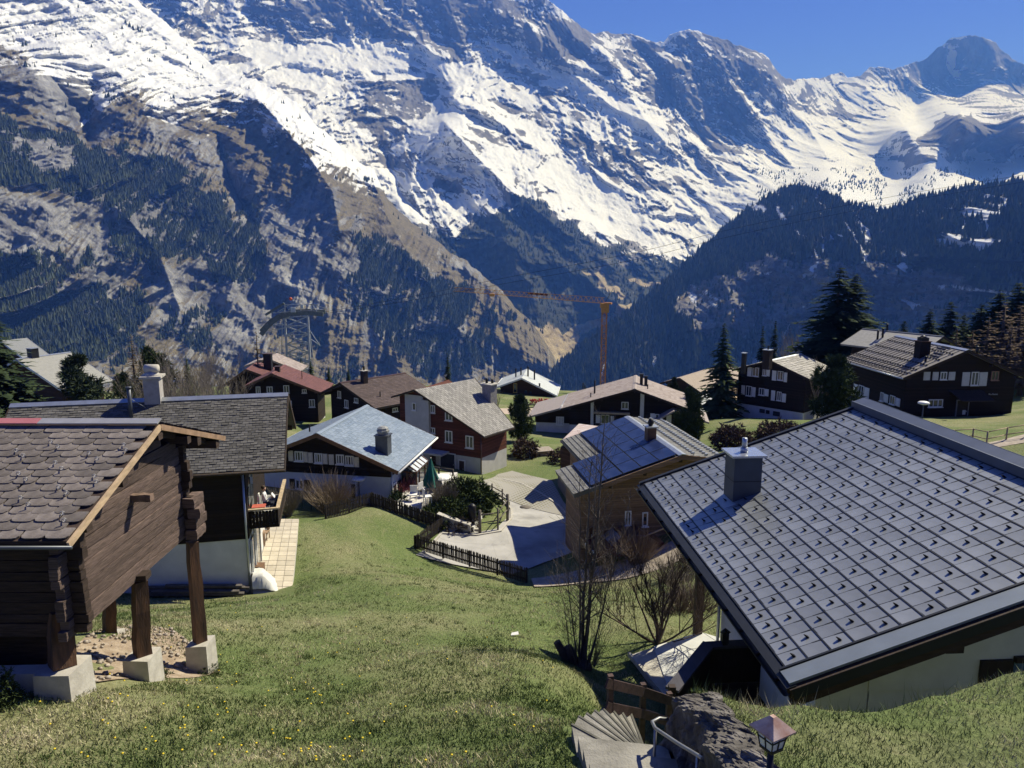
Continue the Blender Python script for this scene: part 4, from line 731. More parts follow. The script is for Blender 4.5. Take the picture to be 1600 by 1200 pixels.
# ------------------------------------------------------------------ white based chalet among the conifers
q0 = (29.75, 85.0, -12.67)
H = House('chalet', 'black chalet on white plaster base with pale scaly roof and white shutters', q0, 45.2, 4.74, 4.69, 7.9, 1.61, 1.61, -18.9); H.walls(.5, .6, H.zf(1156, 630, .5), black_wood, plaster, .2)
H.roof(grey_sheet, beam_dark, .2, None, zinc); scaly = tile_mat('pale_scale_tile', (.33, .32, .29), (.50, .48, .44), .85, .2); H.tiles(1, .5, .4, scaly, .05, 'roof_scales', .4, .1, seed=31); H.tiles(-1, .5, .4, scaly, .05, 'roof_scales', .4, .1, seed=32)
for q in ((1176, 574, 1186, 588), (1192, 576, 1198, 587), (1215, 580, 1224, 594), (1166, 603, 1174.5, 618.5), (1186, 606.5, 1194.6, 617.5), (1214, 612, 1221, 626)): H.win('front', *q, white_paint, 2)
for q in ((1168, 573.5, 1174.5, 588), (1198.4, 577, 1203, 588), (1206.5, 579, 1213, 594.6), (1225, 582, 1230, 597), (1158.5, 602, 1164, 616.6), (1175, 605, 1180.5, 620), (1195, 608, 1201, 619), (1205, 610, 1211, 626), (1222, 615, 1228, 628.5)): H.shut('front', *q, white_paint)
for q in ((1187, 639, 1195, 645), (1197, 641, 1202.5, 646.5), (1208, 643, 1218.5, 650)): H.win('front', *q, beam_dark, 2, sill=False)
H.chimney(-1, 1162, 572, .4, .4, 1.4, black_metal, zinc); H.chimney(1, 1199, 566, .8, .8, 1.4, beam_dark, zinc, 1)
mb = MB(); zf = H.rect('front', 1153, 627, 1156, 631)[2]
for z_ in (zf + .9, zf + .6, zf + .3): mb.bar(H.P(H.sl - 2.6, H.u0 + .1, z_), H.P(H.sl, H.u0 + .1, z_), .07, .1); mb.bar(H.P(H.sl - 2.6, H.u0 + .1, z_), H.P(H.sl - 2.6, H.u0 + 4.5, z_), .07, .1)
for a in (-2.6, -1.3, 0): mb.bar(H.P(H.sl + a, H.u0 + .1, zf - .1), H.P(H.sl + a, H.u0 + .1, zf + 1), .1)
mb.slab([H.P(H.sl - 2.7, H.u0, zf - .15), H.P(H.sl, H.u0, zf - .15), H.P(H.sl, H.u0 + 4.6, zf - .15), H.P(H.sl - 2.7, H.u0 + 4.6, zf - .15)], (0, 0, 1), .14); mb.bar(H.P(H.sl - 2.5, H.u0 + .2, zf - .1), H.P(H.sl - 2.5, H.u0 + .2, zf - 3), .15)
put(mb, 'balcony', beam_pale, H.t); H_chal = H
# ------------------------------------------------------------------ big dark chalet on the right
q0 = (40.15, 65.0, -8.77)
H = House('chalet', 'broad black chalet with ribbed grey brown roof, pale shutters and entrance porch', q0, -3.7, 5.74, 5.6, 11.0, 2.43, 2.44, -15.4); H.walls(.5, .6, -15.3, black_wood, plaster, .2)
sheet = mat('grey_brown_sheet', (.20, .185, .17), .6, .12, 2, metal=.1); H.roof(sheet, beam_dark, .2, zinc, zinc, capw=.3)
mb = MB()
for k in range(1, 18): mb.bar(H.P(-.2, .62 * k, H.h(-.2) + .03), H.P(-5.8, .62 * k, H.h(-5.8) + .03), .05, .05, (0, 0, 1))
put(mb, 'roof_ribs', sheet, H.t, kind='stuff'); mb = MB()
for a in (1.1, 2.3, 3.4, 4.3, 5.1):
    for k in range(26): mb.box(H.P(-a, .5 + k * .41, H.h(-a) + .07), (.1, .16, .1), -H.az)
put(mb, 'snow_guards', black_metal, H.t, kind='stuff'); mb = MB()
for a in (4.75, 5.55): mb.tube([H.P(-a, .3, H.h(-a) + .16), H.P(-a, 11, H.h(-a) + .16)], .04, 5)
put(mb, 'snow_rail', beam_dark, H.t)
for k, (x, y) in enumerate(((1478, 543), (1466, 553), (1471, 545), (1461, 557))):
    p, n = H.slope_hit(-1, x, y); put(MB().bar(p - H.d * .6 + n * .05, p + H.d * .6 + n * .05, .12, .08, n), 'snow_stop', black_metal, H.t)
for q in ((1469, 581, 1479, 593), (1517, 581, 1528.6, 602), (1450.5, 624, 1472.6, 636)): H.win('front', *q, white_paint, 2 if q[0] != 1450.5 else 3)
H.win('front', 1548.5, 580, 1560, 594, mat('reddish_frame', (.30, .18, .14), .7), 2)
for q in ((1443, 581, 1453, 594), (1457, 581, 1466, 594), (1482, 581, 1492, 594), (1503, 581.5, 1514.6, 603), (1530, 581.5, 1542, 603)): H.shut('front', *q, grey_shutter)
for q in ((1342, 602, 1350, 621), (1376, 613, 1381, 627), (1391, 618, 1399, 632)): H.win('left', *q, white_paint, 2)
for q in ((1334, 600, 1340.5, 616), (1350.5, 605.5, 1358, 626.5), (1381.5, 616, 1388, 629), (1399.6, 622, 1406.6, 635)): H.shut('left', *q, white_paint)
H.door('front', 1494, 626, 1511, 659, dark_paint, mat('grey_frame', (.22, .22, .23), .7)); a0, a1, z0, z1 = H.rect('front', 1482, 611, 1533, 625)
put(MB().slab([H.wp('front', a0, z1, .0), H.wp('front', a1, z1, 0), H.wp('front', a1 + .3, z1 - .7, 1.5), H.wp('front', a0 + .3, z1 - .7, 1.5)], (0, 0, 1), .1), 'porch_roof', beam_dark, H.t); put(H.plate('front', H.rect('front', 1503, 640.5, 1508, 647.5), .052, .06, MB()), 'notice', white_paint, H.t)
# two words in small pale letters, as far as they can be read
a0, a1, z0, z1 = H.rect('front', 1544.5, 613, 1558.5, 617)
def lettering(H, txt, face, a0, a1, z0, size, m, name='lettering'):
    cu = bpy.data.curves.new(name, 'FONT'); cu.body = txt; cu.size = size; cu.extrude = .01; tmp = bpy.data.objects.new(name, cu); COL.objects.link(tmp); dg = bpy.context.evaluated_depsgraph_get(); me = bpy.data.meshes.new_from_object(tmp.evaluated_get(dg)); bpy.data.objects.remove(tmp)
    xs = [v.co.x for v in me.vertices]; k = (a1 - a0) / max(xs); n = H.planes[face][1]; x = H.planes[face][2]; off = ORG[H.t.name]
    for v in me.vertices:
        q = H.wp(face, a0 + v.co.x * k, z0 + v.co.y * k, .03 + v.co.z) - off; v.co = q
    me.materials.clear(); me.materials.append(m); o = link(name, me, H.t); return o
lettering(H, 'Rm Ramai', 'front', a0, a1, z0, .4, grey_shutter)
o, top = H.chimney(-1, 1440, 556, .95, .95, 1.35, black_wood, copper, 0); put(MB().box(top + Vector((0, 0, .22)), (.7, .7, .3), -H.az).tube([top + Vector((0, 0, .36)), top + Vector((0, 0, .55))], [.45, .1], 4), 'chimney_hood', black_metal, o); H.vent(-1, 1446, 566, .5, .1); H.vent(1, 1527, 549, .4, .12)
H_dark = H
# ------------------------------------------------------------------ far roofs
H = simple('chalet', 'long grey roofed building behind the broad black chalet', ((47.7, 82.0, -9.55), -32.5, 4.3, 4.2, 9.6, 1.55, 1.6), -15.5, -14.5, black_wood, plaster, grey_sheet, beam_dark, cap=slate_metal, gut=None)
for x, y, hh in ((1371, 530, 1.0), (1379, 527, 1.0), (1386, 516, .7)): H.vent(-1, x, y, hh, .12)
H = simple('chalet', 'pale grey roofed house between far left spruce and pine', ((-56.78, 95.0, -13.09), -155.5, 7.74, 7.76, 6.84, 3.17, 3.11), -21, -20, brown_wood, plaster, mat('pale_tan_sheet', (.27, .27, .25), .75, .1, 3), zinc, cap=zinc); H.vent(1, 192, 588, 1.2, .1); H.chimney(-1, 52, 557, .9, .9, 1.0, black_metal, zinc)
H = simple('chalet', 'grey ribbed roof at the far left behind the spruce', ((-78.5, 120.0, -14.22), -151.8, 6, 6, 4, 2.5, 2.5), -22, -21, brown_wood, plaster, mat('ribbed_grey_sheet', (.22, .23, .23), .6, .1, 3), zinc)
H = simple('chalet', 'building with plain blue roof behind the slim dark conifer', ((-13.2, 128.0, -25.2), 80, 3.5, 6, 12.0, 1.6, 2.8), -32, -31, brown_wood, plaster, mat('blue_sheet', (.055, .09, .20), .6, .15, 3), mat('blue_edge', (.05, .08, .18), .6))
H = simple('chalet', 'pale grey roof behind the crane mast', ((20.5, 108.0, -21.0), 78, 4.0, 5, 9.0, 1.4, 1.9), -27, -26, brown_wood, plaster, pale_sheet, zinc); H.vent(1, 911, 606, .7, .1); H.vent(1, 914, 608, .6, .08)
H = simple('chalet', 'tan roofed house with skylight behind the tall conifer', ((25.1, 110.0, -19.04), 38, 3.2, 3.6, 17.8, 1.12, 1.9), -25, -24, brown_wood, plaster, mat('tan_sheet', (.30, .245, .20), .8, .12, 3), beam_dark)
# ------------------------------------------------------------------ larch clad solar house
H = House('house', 'larch clad house with solar panels on its blue black roof', (9.47, 40.1, -11.3), -9.5, 4.54, 2.8, 9.7, 1.44, .42, -18.2)
H.walls(.7, .4, -17.6, larch, plaster, .25); dgrey = mat('dark_grey_sheet', (.10, .105, .11), .55, .12, 3, metal=.2); H.roof(dgrey, larch, .22, black_metal, zinc)
gt = tile_mat('grey_concrete_tile', (.155, .155, .15), (.22, .22, .215), .8, .25)
H.tiles(1, .33, .35, gt, .05, 'roof_tiles', .05, .05, seed=41); H_solar = H
# the front half of the left slope runs further down
sl = H.dl / H.wl; x0, x1 = H.wl, 6.19; nL = (-H.e * H.dl + Vector((0, 0, H.wl))).normalized(); q = [H.P(-x0, 0, H.h(-x0)), H.P(-x0, 4.5, H.h(-x0)), H.P(-x1, 4.5, H.h(-x1)), H.P(-x1, 0, H.h(-x1))]; put(MB().slab([p - nL * .22 for p in q], nL, .22), 'lower_roof', dgrey, H.t)
def slope_pieces(H, name, m, s0, s1, u0, u1, lift, seed, tw=.33, th=.35):
    a = House.__new__(House); a.rF = H.rF - H.e * s0 + Vector((0, 0, H.h(-s0) - H.rF.z)); a.e, a.d, a.az, a.t = H.e, H.d, H.az, H.t; a.wl = s1 - s0; a.dl = (s1 - s0) * H.dl / H.wl; a.L = u1; a.wr = a.wl; a.dr = a.dl; return a.tiles(-1, tw, th, m, lift, name, .05, .05, u0=u0, u1=u1, seed=seed)
slope_pieces(H, 'roof_tiles', gt, 5.2, x1, 0, 4.5, .05, 43); slope_pieces(H, 'roof_tiles', gt, 3.35, x0, 4.52, H.L, .05, 44)
def pv_mat():
    m, t, b = new_mat('solar_cell'); v = coords(t, 'Object'); t.links.new(ramp(t, noise(t, v, 1.2, 3), [(.3, (.014, .024, .075)), (.7, (.026, .042, .125))]), b.inputs['Base Color']); b.inputs['Roughness'].default_value = .22; b.inputs['Specular IOR Level'].default_value = .12; return m
pv = pv_mat(); pvf = mat('panel_frame', (.012, .014, .02), .4, .1, 3)
def pv_block(s0, s1, u0, u1, nr, nc):
    ds, du = (s1 - s0) / nr, (u1 - u0) / nc; kk = math.hypot(1, sl)
    mb = MB(); mb.cur = 0; g = .02; mb.box((0, 0, .02), (du - g, ds * kk - g, .04)); mb.cur = 1; mb.box((0, 0, .0425), (du - g - .07, ds * kk - g - .07, .003)); me = mb.mesh('solar_panel', [pvf, pv])
    up = (H.e * 1 + Vector((0, 0, sl))).normalized(); up.normalize(); Mx = Matrix((-H.d, up, (-H.d).cross(up))).transposed()
    for r in range(nr):
        for c in range(nc):
            s_ = s0 + ds * (r + .5); u = u0 + du * (c + .5); M = Mx.to_4x4(); M.translation = H.P(-s_, u, H.h(-s_)) + nL * .07; place(me, 'solar_panel', H.t, M)
pv_block(.22, 3.3, .12, 9.58, 3, 6); pv_block(3.33, 5.15, .12, 4.45, 2, 3)
mb = MB()
for a in (.8, 1.6, 2.4):
    for k in range(25): mb.box(H.P(a, .4 + k * .38, H.h(a) + .1), (.16, .14, .1), -H.az)
put(mb, 'snow_guards', zinc, H.t, kind='stuff'); p, n = H.slope_hit(-1, 1016, 688); o = put(MB().box(p + Vector((0, 0, .1)), (.55, .55, 1.5), -H.az), 'chimney', copper, H.t); put(MB().box(p + Vector((0, 0, .88)), (.75, .75, .07), -H.az), 'chimney_cap', zinc, o); put(MB().tube([p + Vector((0, 0, .9)), p + Vector((0, 0, 1.1)), p + Vector((0, 0, 1.35))], [.12, .2, .12], 8), 'chimney_pot', black_metal, o)
H.win('front', 976, 798, 986, 821, white_paint, 2); H.win('front', 1003, 800, 1012, 822, white_paint, 1); H.door('front', 918, 822, 927, 850, copper)
low = MB().slab([H.P(-5.6, .7, -19.2), H.P(H.sl - .003, .7, -19.2), H.P(H.sl - .003, .7, H.h(H.sl) - .26), H.P(-5.6, .7, H.h(-5.6) - .26)], H.d, 3.4); put(low, 'side_wall', larch, H.t)
# boards of the gable: proud battens so the cladding reads as boards
mb = MB(); zt = -17.4; k = 0
while zt < H.rF.z - .5:
    zt += .21; hl = H.wl * (H.rF.z - .26 - zt) / H.dl; hr = H.wr * (H.rF.z - .26 - zt) / H.dr; a, b_ = max(-5.58, -hl), min(H.sr - .02, hr)
    if b_ - a > .3: H.plate('front', (a, b_, zt - .19, zt), .001, .018 + .006 * (k % 2), mb)
    k += 1
put(mb, 'cladding_boards', larch, H.t, kind='stuff'); H.downpipe(-1)
# small shed roof of rusty white sheet behind it
A = [pt(875, 692, 55), pt(905, 663, 60), pt(936, 667, 58), pt(893, 692, 54)]; n = (A[1] - A[0]).cross(A[3] - A[0]); n = n if n.z > 0 else -n; c = sum(A, Vector()) / 4
sh = thing('shed', (c.x, c.y, gzs(c.x, c.y)), 'low shed with rust streaked white sheet roof beside the solar house', 'shed'); m = mat('rust_streaked_white', (.62, .60, .58), .6, .1, 1.4, col2=(.42, .27, .22), stretch=(1, 3, 1)); put(MB().slab(A, n.normalized(), .06), 'roof', m, sh)
g0 = c.z - 2.6; put(MB().slab([Vector((p.x, p.y, g0)) * .97 + Vector((c.x, c.y, g0)) * .03 for p in A], (0, 0, 1), 2.0), 'wall', brown_wood, sh)
# ------------------------------------------------------------------ grey shingled chalet at left
H = House('chalet', 'black chalet with long dark grey shingle roof, balcony and white base behind the barn', (-11.05, 36.0, -7.01), -102.7, 4.15, 4.15, 12.1, 2.61, 2.61, -15.8)
H.walls(1.72, .45, -12.95, black_wood, plaster, .2); gs = mat('grey_shingle_base', (.06, .06, .058), .9, .2, 5); H.roof(gs, beam_dark, .18, beam_dark, zinc, capw=.26)
sh_m = tile_mat('grey_wood_shingle', (.085, .083, .078), (.155, .150, .142), .9, .15, spot=None); H.tiles(-1, .30, .155, sh_m, .03, 'shingles', .5, .06, seed=51); H.tiles(1, .5, .3, sh_m, .03, 'shingles', .3, .06, seed=52); H_gray = H
p, n = H.slope_hit(-1, 241, 640); p = H.P(-.6, 6.6, H.h(-.6)); q = hit(241, 624, H.rF, H.e); u = (q - H.rF).dot(H.d); p = H.P(.0, u, H.rF.z)
o = put(MB().box(p + Vector((0, 0, .25)), (.72, .70, 1.6), -H.az), 'chimney', mat('pale_render', (.34, .32, .30), .9, .15, 4), H.t); put(MB().box(p + Vector((0, 0, 1.08)), (.98, .95, .1), -H.az).tube([p + Vector((0, 0, 1.1)), p + Vector((0, 0, 1.3))], [.55, .25], 4), 'chimney_cap', concrete, o); put(MB().tube([p + Vector((-.3, 0, 1.45)), p + Vector((.3, 0, 1.45))], .2, 10), 'chimney_pot', concrete, o)
p, n = H.slope_hit(-1, 205, 652); put(MB().tube([p - Vector((0, 0, .2)), p + Vector((0, 0, 1.35))], .09, 10).tube([p + Vector((0, 0, 1.36)), p + Vector((0, 0, 1.42))], .13, 10), 'vent_pipe', slate_metal, H.t); put(MB().tube([p + Vector((0, 0, .9)), p + Vector((.45, .5, .35))], .015, 4), 'pipe_stay', zinc, H.t)
# right hand gable: balcony with boards, patio door, white corner
pf, nf, xf = H.planes['front']; zbk = -12.42; bo = 1.32; a0, a1 = H.sl + .25, .9; hr_ = .74
mb = MB().slab([H.wp('front', a0, zbk - .16, 0), H.wp('front', a1, zbk - .16, 0), H.wp('front', a1, zbk - .16, bo), H.wp('front', a0, zbk - .16, bo)], (0, 0, 1), .14); bal = put(mb, 'balcony', beam_dark, H.t)
put(MB().bar(H.wp('front', a0, zbk + hr_, bo - .04), H.wp('front', a1, zbk + hr_, bo - .04), .16, .07).bar(H.wp('front', a0, zbk + hr_ - .002, .0), H.wp('front', a0, zbk + hr_ - .002, bo), .16, .07), 'handrail', beam_pale, bal)
bd = MB().box((0, 0, hr_ / 2 - .03), (.13, .03, hr_ + .06)).mesh('board', [black_wood])
for k in range(36):
    a = a0 + (a1 - a0) * k / 35; M = Matrix.Rotation(math.atan2(xf.y, xf.x), 4, 'Z'); M.translation = H.wp('front', a, zbk - .08, bo - .04); place(bd, 'board', bal, M)
for k in range(9):
    M = Matrix.Rotation(math.atan2(nf.y, nf.x), 4, 'Z'); M.translation = H.wp('front', a0, zbk - .08, .07 + (bo - .16) * k / 8); place(bd, 'board', bal, M)
dk = mat('grey_deck', (.20, .20, .20), .8)
for k in range(7): put(MB().bar(H.wp('front', a0 + .08, zbk - .012, .1 + .18 * k), H.wp('front', a1, zbk - .012, .1 + .18 * k), .15, .02), 'deck_board', dk, bal)
zgf = -15.55
for x0, x1 in ((.35, 1.25), (1.9, 3.4)): put(H.plate('front', (H.sl + x0, H.sl + x1, zgf + .05, -13.2), .0, .05, MB()), 'patio_door', glass, H.t)
for a in (.3, 1.28, 1.86, 3.45): put(H.plate('front', (H.sl + a - .05, H.sl + a + .05, zgf, -13.15), .0, .09, MB()), 'door_frame', white_paint, H.t)
put(H.plate('front', (H.sl + 1.2, H.sl + 2.1, zbk + .02, -10.4), .0, .05, MB()), 'balcony_door', glass, H.t); put(H.plate('front', (H.sl + .3, H.sl + 1.0, zbk + .9, -10.7), .0, .05, MB()), 'window', glass, H.t); H.downpipe(-1)
# ------------------------------------------------------------------ old log barn on posts
H = House('log_barn', 'old weathered log barn on wooden posts with stone grey scalloped shingles', (-7.29, 15.0, -3.53), -90, 3.45, 3.32, 7.0, 1.16, 1.10, -8.2, 'barn')
old = mat('weathered_log', (.060, .042, .036), .9, .5, 4.0, .9, 7, col2=(.185, .132, .115), stretch=(1.0, 1.0, 22), per_obj=.28, bdist=.03); old_dark = mat('shaded_log', (.045, .030, .024), .9, .45, 3, .5, 12, stretch=(1, 1, 12), per_obj=.25); endgrain = mat('log_end_grain', (.16, .11, .085), .95, .4, 9, .5)  # old_dark: log colour taken darker for walls and timbers in shade
H.sl, H.sr, H.u0, H.u1 = -2.85, 1.8, .42, 6.8; zbot = -6.72; H.planes = {'front': (H.P(0, H.u0, 0), -H.d, H.e), 'left': (H.P(H.sl, 0, 0), -H.e, -H.d)}; H.t_ = .15
lm = [MB(), MB()]; zt = zbot; i = 0; rgb = random.Random(3)
def log(p, q, hgt, wd, m, name='log', seed=0):
    """hewn log: box with uneven edges"""
    d = (q - p); n_ = 7; vs = []; fs = []; x = d.normalized(); y = Vector((-x.y, x.x, 0)); rr = random.Random(seed)
    for k in range(n_):
        c = p + d * k / (n_ - 1)
        for sy, sz in ((-1, -1), (1, -1), (1.08, 0), (1, 1), (-1, 1), (-1.08, 0)): vs.append(c + y * (wd / 2 * sy + rr.uniform(-.008, .008)) + Vector((0, 0, hgt / 2 * sz * .93 + rr.uniform(-.010, .010))))
    for k in range(n_ - 1):
        for j in range(6): fs.append((k * 6 + j, k * 6 + (j + 1) % 6, (k + 1) * 6 + (j + 1) % 6, (k + 1) * 6 + j))
    fs += [tuple(range(5, -1, -1)), tuple(range((n_ - 1) * 6, n_ * 6))]; return put(MB().add(vs, fs), name, m, H.t)
while zt < H.rF.z - .5:
    hg = rgb.uniform(.17, .23); zc = zt + hg / 2; zt += hg; lim_l = -(H.rF.z - .25 - zt) * H.wl / H.dl; lim_r = (H.rF.z - .25 - zt) * H.wr / H.dr
    a, b_ = max(H.sl, lim_l), min(H.sr, lim_r)
    if zt < H.h(H.sl) - .1: a -= .22 + rgb.uniform(-.06, .08)
    if zt < H.h(H.sr) - .3 : b_ += .14 + rgb.uniform(-.06, .06)
    if b_ - a > .3: log(H.P(a, H.u0 + .07 - .012 * (i % 2), zc), H.P(b_, H.u0 + .07 - .012 * (i % 3), zc), hg * .98, .15, old, seed=i)
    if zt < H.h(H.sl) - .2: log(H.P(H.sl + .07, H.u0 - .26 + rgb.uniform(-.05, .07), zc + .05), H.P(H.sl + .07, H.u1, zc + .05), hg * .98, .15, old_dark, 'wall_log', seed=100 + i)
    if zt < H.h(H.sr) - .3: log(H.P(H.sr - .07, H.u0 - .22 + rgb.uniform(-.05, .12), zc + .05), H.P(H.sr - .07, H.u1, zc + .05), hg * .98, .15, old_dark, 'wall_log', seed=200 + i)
    i += 1
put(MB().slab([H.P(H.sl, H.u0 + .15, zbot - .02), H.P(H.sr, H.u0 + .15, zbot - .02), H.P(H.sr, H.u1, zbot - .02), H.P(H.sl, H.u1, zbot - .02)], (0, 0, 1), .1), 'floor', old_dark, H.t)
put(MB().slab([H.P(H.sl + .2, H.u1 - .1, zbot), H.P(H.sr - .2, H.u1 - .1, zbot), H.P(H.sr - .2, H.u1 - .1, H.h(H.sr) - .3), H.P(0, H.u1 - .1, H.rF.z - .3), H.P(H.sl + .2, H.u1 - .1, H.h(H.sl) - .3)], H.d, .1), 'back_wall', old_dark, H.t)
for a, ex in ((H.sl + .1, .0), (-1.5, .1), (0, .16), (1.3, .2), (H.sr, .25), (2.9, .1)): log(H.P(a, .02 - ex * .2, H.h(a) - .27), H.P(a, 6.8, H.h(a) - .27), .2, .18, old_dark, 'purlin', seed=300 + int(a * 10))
log(H.P(-.55, .0, H.h(-.55) - 1.25), H.P(-.55, .6, H.h(-.55) - 1.25), .16, .16, endgrain, 'beam_end', 5)
for k in range(4): log(H.P(H.sr - .25 + rgb.uniform(-.05, .05), H.u0 - .18 - .1 * (k == 2), zbot + .1 + k * .26), H.P(H.sr + .3 + .1 * (k == 1), H.u0 - .18, zbot + .1 + k * .26), .25, .26, old, 'beam_end', 50 + k)
fresh = mat('fresh_fascia_wood', (.42, .31, .20), .8, .25, 4, .2, stretch=(1, 1, 3)); up = Vector((0, 0, 1)); mb = MB()
for sg, wd, dr in ((-1, H.wl, H.dl), (1, H.wr, H.dr)):
    n = (H.e * sg * dr + up * wd).normalized(); q = [H.P(0, 0, H.rF.z), H.P(sg * wd, 0, H.rF.z - dr), H.P(sg * wd, H.L, H.rF.z - dr), H.P(0, H.L, H.rF.z)]; q = q if sg > 0 else q[::-1]; mb.slab([p - n * .13 for p in q], n, .10)
    put(MB().bar(H.P(0, -.02, H.rF.z - .1), H.P(sg * wd, -.02, H.rF.z - dr - .1), .04, .12, n), 'verge_board', fresh if sg < 0 else mat('old_verge', (.26, .17, .11), .85), H.t)
put(mb, 'roof_boards', old_dark, H.t)
for sg in (-1, 1):
    mb = MB()
    for k in range(9): mb.bar(H.P(0, .3 + k * .8, H.rF.z - .20), H.P(sg * (H.wl if sg < 0 else H.wr) * .985, .3 + k * .8, H.h(sg * 3.3) - .20), .1, .12)
    put(mb, 'rafters', old_dark, H.t, kind='stuff')
put(MB().tube([H.P(-H.wl - .05, -.1, H.h(-H.wl) - .12), H.P(-H.wl - .05, 7, H.h(-H.wl) - .12)], .035, 8), 'gutter', slate_metal, H.t)
cm = MB(); cm.bar(H.P(-.09, -.06, H.rF.z + .045), H.P(-.09, 2.4, H.rF.z + .045), .2, .025, (H.e * -H.dl + up * H.wl)); put(cm, 'ridge_cap', mat('grey_ridge_sheet', (.36, .36, .37), .5, .1, 4, metal=.4), H.t); cm = MB().bar(H.P(-.09, 2.41, H.rF.z + .047), H.P(-.09, 7.0, H.rF.z + .047), .2, .025, (H.e * -H.dl + up * H.wl)); put(cm, 'ridge_cap', mat('red_ridge_sheet', (.38, .14, .15), .5, .1, 4), H.t, 'reddish ridge cap')
# scalloped shingles of the near slope, each a part
shing = mat('mossy_stone_shingle', (.085, .072, .066), .92, .3, 3.0, .5, 30, col2=(.23, .205, .19), per_obj=.28)
shing2 = mat('dark_shingle', (.07, .06, .057), .92, .3, 3, .4, 30, per_obj=.2)
def shingle_mesh(wd, ht, th, m):
    c = wd * .24; o = [(-wd / 2, ht), (-wd / 2, c * .8), (-wd / 2 + c * .35, c * .22), (-wd / 2 + c, 0), (wd / 2 - c, 0), (wd / 2 - c * .35, c * .22), (wd / 2, c * .8), (wd / 2, ht)]
    vs = [(x, y, th + .022 * (1 - y / ht)) for x, y in o] + [(x, y, .022 * (1 - y / ht) - .004) for x, y in o]; k = len(o)
    return MB().add(vs, [tuple(range(k - 1, -1, -1)), tuple(range(k, 2 * k))] + [(i, (i + 1) % k, (i + 1) % k + k, i + k) for i in range(k)]).mesh('shingle', [m])
Sl = math.hypot(H.wl, H.dl); rd = (-H.e * H.wl - up * H.dl).normalized(); nS = (-H.e * H.dl + up * H.wl).normalized(); rowh = .215; nr = int(Sl / rowh); tw = .40; sm_ = [shingle_mesh(tw * .97, rowh * 1.35, .016, shing), shingle_mesh(tw * .90, rowh * 1.35, .016, shing)]; cells = []
for r in range(nr):
    v = Sl - .02 - r * rowh - (0 if r else .0); nC = int(7.0 / tw)
    for c in range(nC):
        u = .2 + c * tw + (.2 if r % 2 else 0) + rgb.uniform(-.012, .012); P = H.rF + rd * v + H.d * u; cells.append((pixel(P)[0], r, c, u, v))
cells.sort(key=lambda q: -q[0]); rest = MB(); Mx = Matrix((-H.d, -rd, nS)).transposed()
for i, (px_, r, c, u, v) in enumerate(cells):
    M = Mx.to_4x4() @ Matrix.Rotation(rgb.uniform(-.02, .02), 4, 'Z') @ Matrix.Rotation(rgb.uniform(0, .02), 4, 'X'); M.translation = H.rF + rd * v + H.d * u - nS * .03 + nS * .012 * rgb.random(); me = sm_[rgb.random() < .3]
    if i < 300: place(me, 'shingle', H.t, M)
    else: rest.add([M @ vv.co for vv in me.vertices], [tuple(p.vertices) for p in me.polygons])
if rest.v: put(rest, 'shingles', shing, H.t, kind='stuff')
H.tiles(1, .4, .215, tile_mat('far_shingle', (.10, .09, .08), (.2, .18, .17), .9), .03, 'far_shingles', .3, .05, seed=61)
mb = MB(); ringm = mat('pale_iron_ring', (.45, .44, .42), .5, .2, 8, metal=.5)
rg_ = MB()
for k in range(10):
    a = 2 * math.pi * k / 10; b_ = 2 * math.pi * (k + 1) / 10; rg_.bar((math.cos(a) * .034, 0, .034 + math.sin(a) * .034), (math.cos(b_) * .034, 0, .034 + math.sin(b_) * .034), .012)
rg_.bar((0, 0, 0), (0, .1, -.005), .012); rgm = rg_.mesh('snow_ring', [ringm])
for px_, py_ in ((80, 692), (91, 700), (26, 706), (37, 714), (87, 725), (97, 734), (30, 742), (41, 751), (140, 710), (152, 719), (92, 763), (104, 772), (33, 780), (45, 790), (148, 746), (151, 755), (194, 697), (197, 705), (98, 804), (101, 815), (-30, 715), (-20, 760)):
    P = hit(px_, py_, H.rF + nS * .05, nS); M = Mx.to_4x4() @ Matrix.Rotation(.5, 4, 'Z'); M.translation = P; place(rgm, 'snow_ring', H.t, M)
# posts and piers
H_barn = H; post_m = mat('tarred_post', (.040, .027, .020), .85, .5, 2.5, .6, 14, col2=(.15, .078, .042), stretch=(3, 3, .4), per_obj=.2)
def hpost(p, q, r, seed, pier, ph):
    rr = random.Random(seed); pts = [p + (q - p) * k / 5 + Vector((rr.uniform(-.012, .012), rr.uniform(-.012, .012), 0)) for k in range(6)]; put(MB().tube(pts, [r * 1.2, r * 1.16, r * 1.1, r * 1.13, r * 1.05, r * 1.0], 4, smooth=False), 'post', post_m, H.t)
    pw, pd = pier; b0 = Vector((p.x, p.y, p.z)); vs = []
    for z_, k in ((-ph - .5, 1.08), (0, 1.0)):
        for sx, sy in ((-1, -1), (1, -1), (1, 1), (-1, 1)): vs.append(b0 + Vector((sx * pw / 2 * k, sy * pd / 2 * k, z_ + rr.uniform(-.02, .02))))
    put(MB().add(vs, [(3, 2, 1, 0), (4, 5, 6, 7), (0, 1, 5, 4), (1, 2, 6, 5), (2, 3, 7, 6), (3, 0, 4, 7)]), 'concrete_pier', concrete, H.t)
hpost(pt(313, 1002, 16.7), pt(300, 846, 16.75), .155, 1, (.5, .55), .55); hpost(pt(222, 1022, 14.5), pt(218, 906, 14.45), .175, 2, (.52, .6), .55); hpost(pt(98, 1040, 12.1), pt(92, 955, 12.25), .22, 3, (.62, .7), .55); hpost(pt(172, 990, 17.6), pt(170, 930, 17.4), .16, 4, (.5, .5), .3); hpost(pt(-60, 1040, 12.6), pt(-60, 960, 12.5), .2, 6, (.6, .6), .5)
